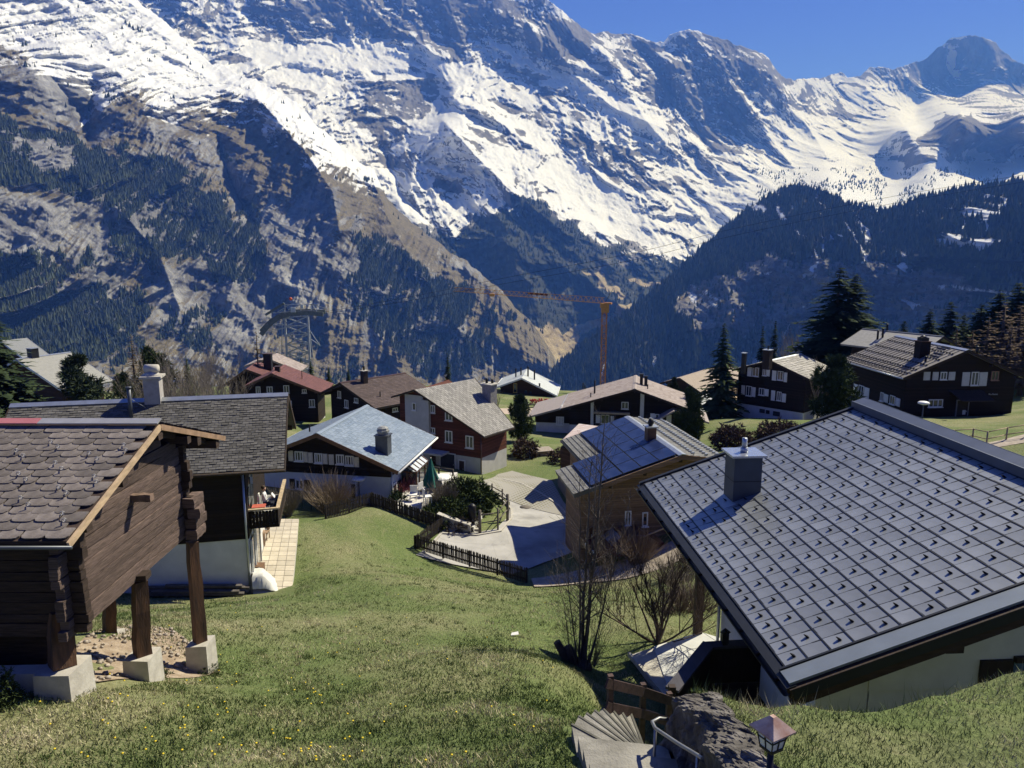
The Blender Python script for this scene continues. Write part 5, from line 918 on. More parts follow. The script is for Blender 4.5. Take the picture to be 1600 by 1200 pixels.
put(MB().slab([Vector((-14.5, 12.8, -8.3)), Vector((-8.2, 12.8, -8.3)), Vector((-8.2, 12.8, -6.76)), Vector((-14.5, 12.8, -6.76))], (0, 1, 0), .12), 'under_shade_boards', old_dark, H.t); put(MB().bar(Vector((-13.5, 12.5, -7.2)), Vector((-8.6, 12.6, -7.9)), .16, .2), 'brace', old_dark, H.t)  # dark boards closed in under the barn to give the deep shade there
put(MB().box(pt(222, 902, 14.45) + Vector((0, 0, .03)), (.26, .3, .12), .1), 'post_cap', old_dark, H.t); put(MB().box(pt(-40, 1068, 12.0), (2.6, .3, .5), .04), 'footing', concrete, H.t)
# ------------------------------------------------------------------ near house at right with dark metal tile roof
h_ = 7.9
H = House('house', 'near white house with slate coloured metal tile roof, snow guards and square metal chimney', (12.77, 12.86, -5.22), -3.7, 7.69, 7.69, 12.0, 2.68, 2.68, -13.0)
H.walls(.9, 2.0, -8.6, plaster, plaster, .3, ovb=2.8); rm = mat('slate_metal_tile', (.185, .20, .218), .36, .10, .9, .10, 7, col2=(.275, .292, .312), metal=.35, per_obj=.14, det=8, spec=.4); rdk = mat('slate_metal_dark', (.016, .019, .026), .5, .15, 3, metal=.2)  # back wall cut short so the sun reaches the terrace
up = Vector((0, 0, 1)); mb = MB()
for sg in (-1, 1):
    n = (H.e * sg * H.dl + up * H.wl).normalized(); q = [H.P(0, 0, H.rF.z), H.P(sg * H.wl, 0, H.rF.z - H.dl), H.P(sg * H.wl, H.L, H.rF.z - H.dl), H.P(0, H.L, H.rF.z)]; q = q if sg > 0 else q[::-1]; mb.slab([p - n * .22 for p in q], n, .2)
put(mb, 'roof', rdk, H.t); nL = (-H.e * H.dl + up * H.wl).normalized(); rd = (-H.e * H.wl - up * H.dl).normalized(); Sl = math.hypot(H.wl, H.dl); rgb = random.Random(9)
NU, NV = 28, 16; tu, tv = (H.L - .75) / NU, (Sl - .62) / NV
def metal_tile(wu, wv):
    """folded sheet tile: flat pan with raised seam on two edges"""
    mb = MB(); g = .008; mb.add([(-wu / 2 + g, -wv / 2 + g, .020), (wu / 2 - g, -wv / 2 + g, .020), (wu / 2 - g, wv / 2 - g, .004), (-wu / 2 + g, wv / 2 - g, .004), (-wu / 2 + g, -wv / 2 + g, -.01), (wu / 2 - g, -wv / 2 + g, -.01), (wu / 2 - g, wv / 2 - g, -.01), (-wu / 2 + g, wv / 2 - g, -.01)], [(0, 1, 2, 3), (4, 5, 1, 0), (5, 6, 2, 1), (6, 7, 3, 2), (7, 4, 0, 3)]); return mb
tm = metal_tile(tu, tv).mesh('roof_tile', [rm]); gd = MB(); s_ = .55
gd.add([(-.05, .05, .012), (.05, .05, .012), (.05, -.02, .012), (-.05, -.02, .012), (-.03, -.055, .095), (.03, -.055, .095), (-.022, -.03, .10), (.022, -.03, .10)], [(0, 1, 2, 3), (3, 2, 5, 4), (4, 5, 7, 6), (6, 7, 1, 0), (3, 4, 6, 0), (5, 2, 1, 7)]); gm = gd.mesh('snow_guard', [mat('snow_guard_metal', (.008, .009, .012), .7, .2, 5, spec=.1)])
Mx = Matrix((-H.d, -rd, nL)).transposed(); cells = []
for i in range(NU):
    for j in range(NV):
        u = .62 + (i + .5) * tu; v = Sl - .16 - (j + .5) * tv; P = H.rF + rd * v + H.d * u + nL * .012; x, y = pixel(P); cells.append((P.length + (4 if x > 1640 else 0), i, j, P))
cells.sort(key=lambda q: q[0]); rest = MB(); ng = 0
for k, (dd, i, j, P) in enumerate(cells):
    M = Mx.to_4x4() @ Matrix.Rotation(rgb.uniform(-.008, .008), 4, 'X') @ Matrix.Rotation(rgb.uniform(-.008, .008), 4, 'Y'); M.translation = P
    if k < 300: place(tm, 'roof_tile', H.t, M)
    else: rest.add([M @ vv.co for vv in tm.vertices], [tuple(p.vertices) for p in tm.polygons])
    if j == 0 or (i + (j % 2)) % 2 == 0:
        ng += 1
        if ng <= 300:
            M = Mx.to_4x4() @ Matrix.Scale(.8, 4); M.translation = P + nL * .012 - rd * .02; place(gm, 'snow_guard', H.t, M)
put(rest, 'roof_tiles', rm, H.t, kind='stuff')
# raised seams between the tile columns
mb = MB()
for j in range(NV + 1):
    v = Sl - .16 - j * tv; a = H.rF + rd * v + nL * .016; mb.bar(a + H.d * .6, a + H.d * (H.L - .12), .042, .030, nL)
put(mb, 'standing_seams', rdk, H.t, kind='stuff'); mb = MB()
for i in range(NU + 1):
    a = H.rF + H.d * (.62 + i * tu) + nL * .010; mb.bar(a + rd * .45, a + rd * (Sl - .16), .030, .028, nL)
put(mb, 'tile_joints', rdk, H.t, kind='stuff')
# verge sheet, fascia, gutter, ridge
put(MB().bar(H.P(0, .30, H.rF.z + .035), H.P(-H.wl, .30, H.h(-H.wl) + .035), .40, .05, nL), 'verge_sheet', mat('verge_sheet', (.20, .23, .26), .4, .08, 2, metal=.35), H.t); put(MB().bar(H.P(0, .545, H.rF.z + .05), H.P(-H.wl, .545, H.h(-H.wl) + .05), .05, .07, nL), 'verge_fold', rdk, H.t)
put(MB().bar(H.P(0, H.L - .05, H.rF.z + .05), H.P(-H.wl, H.L - .05, H.h(-H.wl) + .05), .14, .08, nL), 'verge_fold', rdk, H.t)
fas = mat('brown_black_fascia', (.035, .022, .018), .7, .4, 3, .3, stretch=(1, 1, 5)); put(MB().bar(H.P(0, .09, H.rF.z - .22), H.P(-H.wl, .09, H.h(-H.wl) - .22), .08, .40, nL), 'fascia_board', fas, H.t); put(MB().bar(H.P(0, .03, H.rF.z - .10), H.P(-H.wl, .03, H.h(-H.wl) - .10), .05, .16, nL), 'fascia_board', fas, H.t)
gz_ = H.h(-H.wl) - .04; mb = MB(); gp_ = []
for k in range(9): a = math.pi * k / 8; gp_.append((-.10 * math.cos(a), -.11 * math.sin(a)))
vs, fs = [], []
for u in (.02, H.L): vs += [H.P(-H.wl - .09 + x, u, gz_ + z) for x, z in gp_]
for k in range(8): fs.append((k, k + 1, k + 10, k + 9))
put(MB().add(vs, fs, True), 'gutter', rdk, H.t); put(MB().bar(H.P(-H.wl + .02, .05, gz_ + .045), H.P(-H.wl + .02, H.L, gz_ + .045), .20, .02, nL), 'eave_sheet', rdk, H.t); mb = MB()
for k in range(13): mb.bar(H.P(-H.wl - .1, .5 + k * .93, gz_ - .1), H.P(-H.wl + .25, .5 + k * .93, gz_ - .16), .05, .09)
put(mb, 'rafter_ends', fas, H.t, kind='stuff'); put(MB().bar(H.P(-.20, -.02, H.rF.z + .14), H.P(-.20, H.L + .05, H.rF.z + .14), .46, .05, nL).bar(H.P(-.42, -.02, H.rF.z - .02), H.P(-.42, H.L + .05, H.rF.z - .02), .04, .28).bar(H.P(.2, -.02, H.rF.z + .14), H.P(.2, H.L + .05, H.rF.z + .14), .46, .05, (H.e * H.dl + up * H.wl)), 'ridge_cap', mat('ridge_sheet', (.085, .10, .135), .42, .1, 2, metal=.3), H.t)
p = hit(1159, 772, H.rF, nL); cw = .82; mb = MB().box(p + Vector((0, 0, .35)), (cw, cw * .92, 1.75), -H.az); ch = put(mb, 'chimney', mat('chimney_sheet', (.06, .075, .10), .45, .12, 2, .05, 6, metal=.3), H.t); top = p + Vector((0, 0, 1.225)); put(MB().box(top + Vector((0, 0, .035)), (cw + .2, cw * .92 + .2, .06), -H.az), 'chimney_cap', mat('bright_sheet', (.55, .58, .62), .25, .06, 2, metal=.8), ch)
put(MB().tube([top + Vector((0, 0, .06)), top + Vector((0, 0, .2))], [.11, .11], 10).tube([top + Vector((0, 0, .2)), top + Vector((0, 0, .48))], .075, 10), 'flue', zinc, ch); put(MB().box(p + rd * .1 + nL * .02, (1.25, 1.2, .03), M=Matrix((H.e * 1 + up * (H.dl / H.wl), H.d, nL)).transposed() @ Matrix.Scale(1, 3)), 'flashing', rm, ch); mb = MB()
put(MB().box(top - Vector((0, 0, .72)), (cw + .012, cw * .92 + .012, .02), -H.az), 'sheet_joint', rdk, ch)
# gable facing the camera: dark upper band, window with dark shutters; left wall: balcony and terrace
put(H.plate('front', (-2.2, 6.5, -8.18, -6.55), .0, .06, MB()), 'dark_gable_band', fas, H.t)
a0, a1, z0, z1 = H.rect('front', 1528, 1030, 1578, 1083); put(H.plate('front', (a0, a1, z0, z1), .002, .06, MB()), 'shutter', dark_paint, H.t); put(H.plate('front', (a1 + .03, a1 + 1.2, z0 + .05, z1 - .05), .002, .03, MB()), 'pane', glass_mat('blue_pane', (.06, .10, .16)), H.t); put(H.plate('front', (a1 + .02, a1 + 1.25, z1 - .05, z1 + .06), .002, .10, MB()), 'window_frame', dark_paint, H.t)
log_ = MB().box(H.P(-4.55, .55, H.h(-4.55) - .46), (.34, .8, .26), -H.az).box(H.P(-4.45, .75, H.h(-4.55) - .66), (.22, .5, .16), -H.az); put(log_, 'purlin_end', fas, H.t)
put(MB().box(H.P(H.sl - .05, H.L - .95, -10.6), (.26, .24, 5.0), -H.az), 'corner_board', fas, H.t); put(MB().tube([H.P(H.sl - .1, H.u1 - .2, -8.1), H.P(H.sl - .1, H.u1 - .2, -13.0)], .05, 8), 'downpipe', zinc, H.t)  # corner board left standing free where the wall is shortened for the light
bf = [H.P(-6.75, .92, -13.5), H.P(H.sl - .004, .92, -13.5), H.P(H.sl - .004, .92, H.h(H.sl) - .34), H.P(-6.75, .92, H.h(-6.75) - .34)]; put(MB().slab(bf, H.d, 2.6), 'bay_wall', plaster, H.t)
# terrace slabs
tz = -12.9; q = [atz(985, 1022, tz), atz(1094, 988, tz), Vector((7.2, 23.0, tz)), Vector((7.2, 15.5, tz)), Vector((4.6, 15.5, tz)), atz(1052, 1100, tz)]
ter = MB().slab([p - Vector((0, 0, .3)) for p in q], (0, 0, 1), .28).build('terrace', concrete); tag(ter, 'terrace base under pale slabs beside the near house', None, None, 'structure'); ORG[ter.name] = Vector((0, 0, 0)); slabm = mat('pale_terrace_slab', (.52, .53, .52), .9, .07, 3, .15, 40, per_obj=.06); A, B = q[0], q[1]; ex = (B - A).normalized(); ey = Vector((ex.y, -ex.x, 0)); sw, sd = 1.5, .75
poly2 = [(p.x, p.y) for p in q]
for r in range(-2, 20):
    for c in range(-6, 8):
        o_ = A + ex * ((c + (.5 if r % 2 else 0)) * sw) + ey * (r * sd); cor = [o_ + ex * .01 + ey * .01, o_ + ex * (sw - .01) + ey * .01, o_ + ex * (sw - .01) + ey * (sd - .01), o_ + ex * .01 + ey * (sd - .01)]
        clip = [(p.x, p.y) for p in cor]
        # clip the slab to the terrace outline (Sutherland-Hodgman)
        n_ = len(poly2); area = sum(poly2[i][0] * poly2[(i + 1) % n_][1] - poly2[(i + 1) % n_][0] * poly2[i][1] for i in range(n_)); sgn = 1 if area > 0 else -1
        for i in range(n_):
            (ax, ay), (bx, by) = poly2[i], poly2[(i + 1) % n_]; out = []
            def side(p): return sgn * ((bx - ax) * (p[1] - ay) - (by - ay) * (p[0] - ax))
            for k in range(len(clip)):
                P0, P1 = clip[k], clip[(k + 1) % len(clip)]; s0, s1 = side(P0), side(P1)
                if s0 >= 0: out.append(P0)
                if s0 * s1 < 0: t = s0 / (s0 - s1); out.append((P0[0] + (P1[0] - P0[0]) * t, P0[1] + (P1[1] - P0[1]) * t))
            clip = out
            if len(clip) < 3: break
        if len(clip) >= 3:
            ar = abs(sum(clip[i][0] * clip[(i + 1) % len(clip)][1] - clip[(i + 1) % len(clip)][0] * clip[i][1] for i in range(len(clip)))) / 2
            if ar > .02:
                a2 = sum(clip[i][0] * clip[(i + 1) % len(clip)][1] - clip[(i + 1) % len(clip)][0] * clip[i][1] for i in range(len(clip))); clip = clip if a2 > 0 else clip[::-1]
                put(MB().slab([Vector((x, y, tz - .02)) for x, y in clip], (0, 0, 1), .04 + rgb.uniform(-.004, .004)), 'terrace_slab', slabm, ter)
mb = MB(); mb.bar(q[5] + Vector((-.05, 0, .0)), q[0] + Vector((-.05, 0, .0)), .08, .14); put(mb, 'slab_edging', concrete, ter)
# balcony: dark parapet with broad rail, standing on the terrace side
zb = -9.3; A = atz(1050, 1078, zb); B = atz(1108, 1006, zb); C_ = H.P(H.sl, (B - H.rF).dot(H.d), zb)
mb = MB()
for a, b_ in ((A, B), (B, C_)): mb.slab([a - up * 1.0, b_ - up * 1.0, b_, a], Vector((b_ - a)).cross(up).normalized(), .06)
bal = put(mb, 'balcony', mat('brown_black_board', (.020, .014, .014), .75, .3, 4, stretch=(6, 6, 1)), H.t); railm = mat('dark_rail', (.045, .043, .055), .6, .25, 3, stretch=(4, 1, 1)); put(MB().bar(A, B, .30, .06).bar(B - (B - A).normalized() * .1, C_, .28, .062), 'handrail', railm, bal)
put(MB().slab([A - up * 1.02, B - up * 1.02, C_ - up * 1.02, H.P(H.sl, .95, zb - 1.02)], (0, 0, 1), .08) if 0 else MB().slab([p - up * 1.08 for p in (A, H.P(H.sl, (A - H.rF).dot(H.d), zb), C_, B)], (0, 0, 1), .06), 'balcony_floor', fas, bal)
put(MB().box(A - up * 1.2, (.14, .14, 2.6), 0), 'balcony_post', fas, bal); a_ = H.P(H.sl - .05, (A - H.rF).dot(H.d), 0)
ln = atz(1132, 1008, zb + .02); put(MB().box(ln + Vector((0, 0, .05)), (.12, .12, .04)).box(ln + Vector((0, 0, .2)), (.15, .15, .24)).cone(ln + Vector((0, 0, .33)), .14, .02, .1, 4), 'lantern', black_metal, bal)
H_near = H
# ================================================================== BANK, STAIRS, FENCES
grass_m = bpy.data.materials['meadow_grass']
def bank():
    ys = np.linspace(3.2, 12.2, 70); us = np.linspace(0, 1, 90); V = []
    for y in ys:
        xl = 2.62 - .10 * (y - 7) / 2.3; x = xl + us**1.4 * 17
        crest = 9.35 + .25 * np.sin(x * 1.1) + .3 * np.exp(-((x - 5.1) / .8)**2) * -1 + .02 * (x - 4)
        z = -5.36 - .30 * (y - 7) + .05 * np.sin(x * 2.3 + y) + .10 * fbm(x / 1.3, x * 0 + y / 1.3, 4, 501) + .22 * np.exp(-((x - 7.2) / 1.3)**2) - .10 * np.exp(-((x - 4.7) / .6)**2)
        z = np.where(y > crest, z - (y - crest)**1.0 * 1.5, z); z = np.where(x > 11, z + (x - 11) * .05, z); V.append(np.column_stack([x, np.full_like(x, y), z]))
    V = np.stack(V); i = np.arange(V.shape[0] * V.shape[1]).reshape(V.shape[:2]); Q = np.stack([i[:-1, :-1], i[:-1, 1:], i[1:, 1:], i[1:, :-1]], -1).reshape(-1, 4)
    o = link('grass_bank', np_mesh('grass_bank', V.reshape(-1, 3), Q, grass_m, True)); tag(o, 'rough grass bank in front of the near house', None, None, 'structure'); return V
BANK = bank()
def rock_mat():
    m, t, b = new_mat('dark_rock'); v = coords(t, 'Object'); n = noise(t, coords(t, 'Object', (1, 1, .45)), 2.6, 9, .7, .6); n2 = noise(t, v, 9, 6, .7)
    c = ramp(t, n, [(.3, (.035, .032, .03)), (.52, (.12, .11, .10)), (.72, (.34, .32, .30))]); t.links.new(mixc(t, .5, c, ramp(t, n2, [(.3, (.4,) * 3), (.7, (1.3,) * 3)]), 'MULTIPLY'), b.inputs['Base Color']); b.inputs['Roughness'].default_value = .9; bump(t, b, n2, .9, .05); return m
rockm = rock_mat()
def rock_wall():
    nu, nv = 150, 80; V = []
    for i in range(nu):
        y = 9.55 - 5.6 * i / (nu - 1); top = -5.30 - .30 * (y - 7) + .05; row = []
        for j in range(nv):
            s = j / (nv - 1)
            if s < .55: k = s / .55; x = 1.98 + .30 * k; z = -8.4 + (top + 8.4 - .1) * k
            elif s < .85: k = (s - .55) / .3; x = 2.28 + .45 * k; z = top - .1 + .14 * math.sin(k * math.pi * .5)
            else: k = (s - .85) / .15; x = 2.73 + .1 * k; z = top + .04 - 1.4 * k
            row.append((x, y, z))
        V.append(row)
    V = np.array(V); d = fbm(V[..., 1] * .8 + V[..., 0], V[..., 2] * .45, 5, 511, .6); d2 = fbm(V[..., 1] * 3.1 + V[..., 0] * 3, V[..., 2] * 2.1 + V[..., 0] * 3, 5, 521, .65)
    V[..., 0] -= .17 * d + .07 * d2; V[..., 2] += .06 * d + .035 * d2; e = sstep(9.0, 9.55, V[..., 1]); V[..., 1] -= .15 * e * d
    V[..., 2] -= .5 * e * e
    i = np.arange(nu * nv).reshape(nu, nv); Q = np.stack([i[:-1, :-1], i[1:, :-1], i[1:, 1:], i[:-1, 1:]], -1).reshape(-1, 4); P = V.reshape(-1, 3); base = np.array([2.3, 8.0, -8.2])
    me = np_mesh('rock_wall', P - base, Q, rockm, False); bm = bmesh.new(); bm.from_mesh(me); bmesh.ops.holes_fill(bm, edges=[e for e in bm.edges if e.is_boundary]); bm.to_mesh(me); bm.free()
    o = link('rock_wall', me); o.location = base; tag(o, 'rough dark rock wall between the stone steps and the grass bank', 'rock wall')
rock_wall()
# fan of concrete steps
st = thing('steps', (1.5, 9.6, -7.4), 'weathered concrete steps fanning down past the rock wall', 'steps'); stepm = mat('worn_step', (.13, .125, .11), .95, .25, 1.6, .8, 24, col2=(.33, .32, .29), per_obj=.18, det=9)
Ls = [(894, 1140, -6.95), (905, 1132, -7.05), (917, 1128, -7.15), (929, 1123, -7.25), (940, 1119, -7.36), (950, 1115, -7.47), (968, 1116, -7.62), (990, 1118, -7.78)]
Ls = [(x, y, -6.95 - .15 * i) for i, (x, y) in enumerate(((893, 1141), (904, 1133), (916, 1128), (929, 1123), (941, 1119), (953, 1117), (968, 1119), (984, 1123)))]
Lw = [atz(*q) for q in Ls]; Rw = [Vector((2.06 + .01 * i, 8.75 + .24 * i, q[2])) for i, q in enumerate(Ls)]; joint = mat('step_edge', (.10, .098, .085), .95, .3, 6)
for i in range(7):
    z = Ls[i][2]; a, b_, c, d = Lw[i], Rw[i], Rw[i + 1], Lw[i + 1]; k = .12 if i < 6 else .0
    poly = [Vector((p.x, p.y, z - .24)) for p in (a, b_, c, d)]; put(MB().slab(poly, (0, 0, 1), .24), 'step', stepm, st)
    put(MB().bar(Vector((d.x, d.y, z - .004)) , Vector((c.x, c.y, z - .004)), .035, .03), 'step_edge', joint, st)
    hi = [Vector((p.x, p.y, z - .255)) for p in (d, c, c + (c - b_) * .3, d + (d - a) * .3)]
a, b_ = Lw[0], Rw[0]; poly = [Vector((p[0], p[1], -7.06)) for p in ((.95, 7.6), (2.1, 7.6), (b_.x, b_.y - .005), (a.x, a.y - .005))]; put(MB().slab(poly, (0, 0, 1), .2), 'landing', stepm, st); put(MB().bar(Vector((a.x, a.y, -6.858)), Vector((b_.x, b_.y, -6.858)), .035, .03), 'step_edge', joint, st)
for k, (y0, y1) in enumerate(((9.25, 8.75), (8.75, 8.2), (8.2, 7.6), (7.6, 7.0))):
    zt = max(gzs(1.5, y1), gzs(1.0, y1), gzs(2.0, y1)) + .05; put(MB().slab([Vector((p[0], p[1], zt - .5)) for p in ((.93 + .02 * k, y1), (2.1, y1 - .2), (2.1, y0 - .2), (.91 + .02 * k, y0))], (0, 0, 1), .5), 'step', stepm, st)
# steel handrail
hr = thing('handrail', (2.05, 8.6, -6.9), 'grey steel tube handrail curving beside the concrete steps', 'handrail'); steel = mat('dull_steel', (.30, .31, .32), .4, .15, 6, metal=.7)
P = [atz(1044, 1124, -6.25), atz(1030, 1122, -6.22), atz(1019, 1128, -6.18), atz(1024, 1138, -6.12), atz(1060, 1162, -5.9), atz(1090, 1180, -5.78), atz(1125, 1203, -5.62), atz(1150, 1222, -5.5)]; put(MB().tube(P, .023, 8), 'rail', steel, hr)
for p in (P[3], P[5], P[7]): put(MB().tube([p, p - Vector((.0, .0, .95))], .02, 8), 'post', steel, hr)
# brown two rail fence beside the steps
fn = thing('wooden_fence', tuple(pt(1000, 1112, 12)), 'short brown two rail fence above the pale terrace', 'fence'); bw = mat('weathered_shaded_rail', (.065, .040, .034), .8, .35, 3, .3, 12, stretch=(1, 4, 4), per_obj=.2)  # brown darkened to carry the shade the rails stand in
ps = [(954, 1057, 11.2), (1005, 1070, 11.9), (1046, 1084, 12.3)]; tops = [pt(*q) for q in ps]
for t_ in tops: put(MB().box(t_ - Vector((0, 0, .55)), (.09, .09, 1.15), .2), 'post', bw, fn)
for dz in (.10, .52):
    for a, b_ in ((tops[0] + (tops[0] - tops[1]) * .12, tops[0] + (tops[1] - tops[0]) * .5), (tops[0] + (tops[1] - tops[0]) * .5, tops[1]), (tops[1], tops[2] + (tops[2] - tops[1]) * .1)): put(MB().bar(a - Vector((0, .06, dz)), b_ - Vector((0, .06, dz)), .035, .16), 'rail', bw, fn)
# lantern with copper roof on a post
lp = pt(1205, 1166, 5.4); la = thing('garden_lantern', (lp.x, lp.y, lp.z - 1.6), 'square lantern with oxidised copper roof on a dark post in front', 'lantern'); cop = mat('oxidised_copper', (.24, .115, .075), .5, .3, 6, .1, col2=(.46, .38, .35), metal=.35)
put(MB().tube([lp - Vector((0, 0, 1.7)), lp], .026, 10), 'post', black_metal, la); M = Matrix.Rotation(.5, 3, 'Z'); w0, w1, hh = .062, .088, .17; vs = []
for z_, w_ in ((.0, w0), (hh, w1)):
    for sx, sy in ((-1, -1), (1, -1), (1, 1), (-1, 1)): vs.append(lp + M @ Vector((sx * w_, sy * w_, z_)))
pan = mat('pale_lamp_glass', (.62, .60, .50), .25, .1, 4, spec=.6); 
for k in range(4):
    a, b_, c, d = vs[k], vs[(k + 1) % 4], vs[4 + (k + 1) % 4], vs[4 + k]; ce = (a + b_ + c + d) / 4; q = [ce + (p - ce) * .97 for p in (a, b_, c, d)]; n = (b_ - a).cross(d - a).normalized(); put(MB().slab([p - n * .008 for p in q], n, .006), 'pane', pan, la)
    fr = MB()
    for s_, e_ in ((a, d), (a, b_), (d, c), ((a + b_) / 2, (c + d) / 2), (a * .5 + d * .5, b_ * .5 + c * .5)): fr.bar(s_, e_, .010)
    put(fr, 'frame', black_metal, la)
ev = [lp + M @ Vector((sx * .128, sy * .128, hh - .006)) for sx, sy in ((-1, -1), (1, -1), (1, 1), (-1, 1))]; ap = [lp + M @ Vector((sx * .02, sy * .02, hh + .10)) for sx, sy in ((-1, -1), (1, -1), (1, 1), (-1, 1))]
put(MB().add(ev + ap + [e - Vector((0, 0, .012)) for e in ev], [(0, 1, 5, 4), (1, 2, 6, 5), (2, 3, 7, 6), (3, 0, 4, 7), (4, 5, 6, 7), (11, 10, 9, 8), (8, 9, 1, 0), (9, 10, 2, 1), (10, 11, 3, 2), (11, 8, 0, 3)]), 'roof', cop, la); put(MB().box(lp + Vector((0, 0, -.01)), (.13, .13, .02), .5), 'base', black_metal, la)
# picket fences
pk_m = mat('dark_picket', (.030, .024, .022), .85, .35, 6, .2, per_obj=.25); pk = MB(); pk.slab([(-.034, 0, 0), (.034, 0, 0), (.034, 0, .90), (0, 0, .97), (-.034, 0, .90)], (0, 1, 0), .025); pkm = pk.mesh('picket', [pk_m])
def picket_fence(label, A, B, hgt, n, drop=0.0, sink=0.0):
    A, B = Vector(A), Vector(B); d = B - A; L = Vector((d.x, d.y, 0)).length; dx = Vector((d.x, d.y, 0)).normalized(); nb = Vector((-dx.y, dx.x, 0)); nb = nb if nb.y > 0 else -nb; c = (A + B) / 2; f = thing('picket_fence', (c.x, c.y, min(A.z, B.z)), label, 'fence', 'picket fences round the meadow'); rz = math.atan2(dx.y, dx.x)
    for k in range(n + 1):
        p = A + d * k / n; M = Matrix.Rotation(rz + rng.uniform(-.06, .06), 4, 'Z') @ Matrix.Rotation(rng.uniform(-.03, .03), 4, 'Y') @ Matrix.Scale(hgt * rng.uniform(.96, 1.04), 4, (0, 0, 1)); M.translation = p; place(pkm, 'picket', f, M)
    for z in (.22, .68): put(MB().bar(A + Vector((0, 0, z * hgt)) + nb * .05, B + Vector((0, 0, z * hgt)) + nb * .05, .04, .085), 'rail', pk_m, f)
    for k in range(int(L / 2.2) + 2):
        p = A + d * min(1, k / (int(L / 2.2) + 1)) + nb * .11; put(MB().box(p + Vector((0, 0, hgt * .38)), (.09, .09, hgt * 1.0), rz), 'post', pk_m, f)
def gy(px, py, Y): p = pt(px, py, Y); return Vector((p.x, p.y, gzs(p.x, p.y)))
fa, fb, fc, fd, fe, ff = gpt(511, 812), gpt(581, 792), gpt(690, 829), gpt(652, 843), gpt(651, 858), gpt(821, 911)
picket_fence('weathered picket fence running up to the corner beside the bare shrub', fa, fb, 1.0, 30); picket_fence('dark picket fence in front of the terrace with the green parasol', fb, fc, 1.0, 56); picket_fence('short picket fence turning back towards the meadow at the road', fc, fe, .95, 22); picket_fence('dark picket fence along the lower edge of the meadow beside the road', fe, ff, .95, 72)
# post and rail fence round the small lawn at the road
greyw = mat('grey_round_wood', (.13, .115, .10), .9, .3, 4, .2)
def post_rail(name, label, pts, hts, rails, m, rad=.06, cat='fence', heavy=()):
    c = pts[0]; f = thing(name, tuple(c), label, cat)
    for i, (p, h) in enumerate(zip(pts, hts)): put(MB().tube([p - Vector((0, 0, .3)), p + Vector((0, 0, h))], rad * (1.6 if i in heavy else 1), 7), 'post', m, f)
    for fr in rails:
        for i in range(len(pts) - 1): put(MB().tube([pts[i] + Vector((0, 0, hts[i] * fr)), pts[i + 1] + Vector((0, 0, hts[i + 1] * fr))], rad * .6, 6), 'rail', m, f)
    return f
post_rail('rail_fence', 'grey post and rail fence curving round the small lawn at the road bend', [gpt(750, 834), gpt(778, 829), gpt(793, 815), gpt(794, 800), gpt(785, 789), gpt(769, 778), gpt(755, 772)], [1.55, 1.5, 1.9, 1.2, 1.2, 1.1, 1.0], (.45, .8), greyw, heavy=(0, 2))
post_rail('rail_fence', 'sunlit wooden rail fence beside the path at the broad black chalet', [gpt(1488, 692), gpt(1519, 690), gpt(1541, 696), gpt(1572, 688), gpt(1602, 684), gpt(1640, 676)], [.9, .9, .95, .9, .95, .9], (.45, .95), mat('sunlit_rail', (.34, .27, .19), .85, .2, 4), .055)
post_rail('rail_fence', 'dark board fence on the terrace between the blue grey and red chalets', [gpt(668, 752), gpt(686, 755), gpt(708, 758)], [1.2, 1.2, 1.2], (.3, .55, .8, .97), mat('black_board', (.035, .03, .03), .8), .07)
post_rail('rail_fence', 'thin metal railing below the pale blue chalet wall', [gpt(462, 788), gpt(473, 792), gpt(487, 796), gpt(503, 801)], [1.0] * 4, (.5, 1.0), slate_metal, .025)
# small lawn, terrace and retaining walls at the road bend
kerb = MB(); pts = [gpt(*q) for q in ((662, 866), (690, 835), (745, 838), (782, 832), (799, 812), (799, 797), (786, 783), (770, 775))]
for a, b_ in zip(pts[:-1], pts[1:]): kerb.bar(a + Vector((0, 0, .05)), b_ + Vector((0, 0, .05)), .14, .16)
for q_ in ([(786, 750), (815, 757), (845, 772), (872, 790), (893, 812)],):
    pp_ = [gpt(*q) for q in q_]
    for a, b_ in zip(pp_[:-1], pp_[1:]): kerb.bar(a + Vector((0, 0, .07)), b_ + Vector((0, 0, .07)), .12, .10)
tag(kerb.build('kerb', concrete), 'pale kerb round the small lawn at the road bend', None, None, 'structure')
tw = thing('retaining_wall', tuple(gpt(735, 828)), 'white topped grey retaining wall below the juniper bed', 'wall'); wp_ = [(684, 822, .75), (706, 829, .7), (735, 836, .6)]; A = [gpt(x, y) for x, y, h in wp_]
for i in range(2): put(MB().slab([A[i] - Vector((0, 0, .4)), A[i + 1] - Vector((0, 0, .4)), A[i + 1] + Vector((0, 0, wp_[i + 1][2])), A[i] + Vector((0, 0, wp_[i][2]))], (0, 1, 0), .3), 'wall_panel', concrete, tw); put(MB().bar(A[i] + Vector((0, .15, wp_[i][2] + .04)), A[i + 1] + Vector((0, .15, wp_[i + 1][2] + .04)), .4, .07), 'coping', concrete, tw)
g1, g2 = gpt(734, 832), gpt(754, 800); put(MB().bar(g1 + Vector((0, 0, .1)), g2 + Vector((0, 0, .25)), .5, .5), 'wall_panel', plaster, tw)
tq = [gpt(*q) for q in ((612, 800), (655, 806), (700, 775), (715, 752), (668, 744), (640, 768))]; zt_ = max(p.z for p in tq) + .12
tag(MB().slab([Vector((p.x, p.y, zt_ - 1.2)) for p in tq], (0, 0, 1), 1.2).build('terrace', mat('sunny_terrace', (.58, .56, .53), .9, .06, 2, .1, 12)), 'pale sunlit terrace beside the blue grey roofed chalet', None, None, 'structure'); TERR_Z = zt_
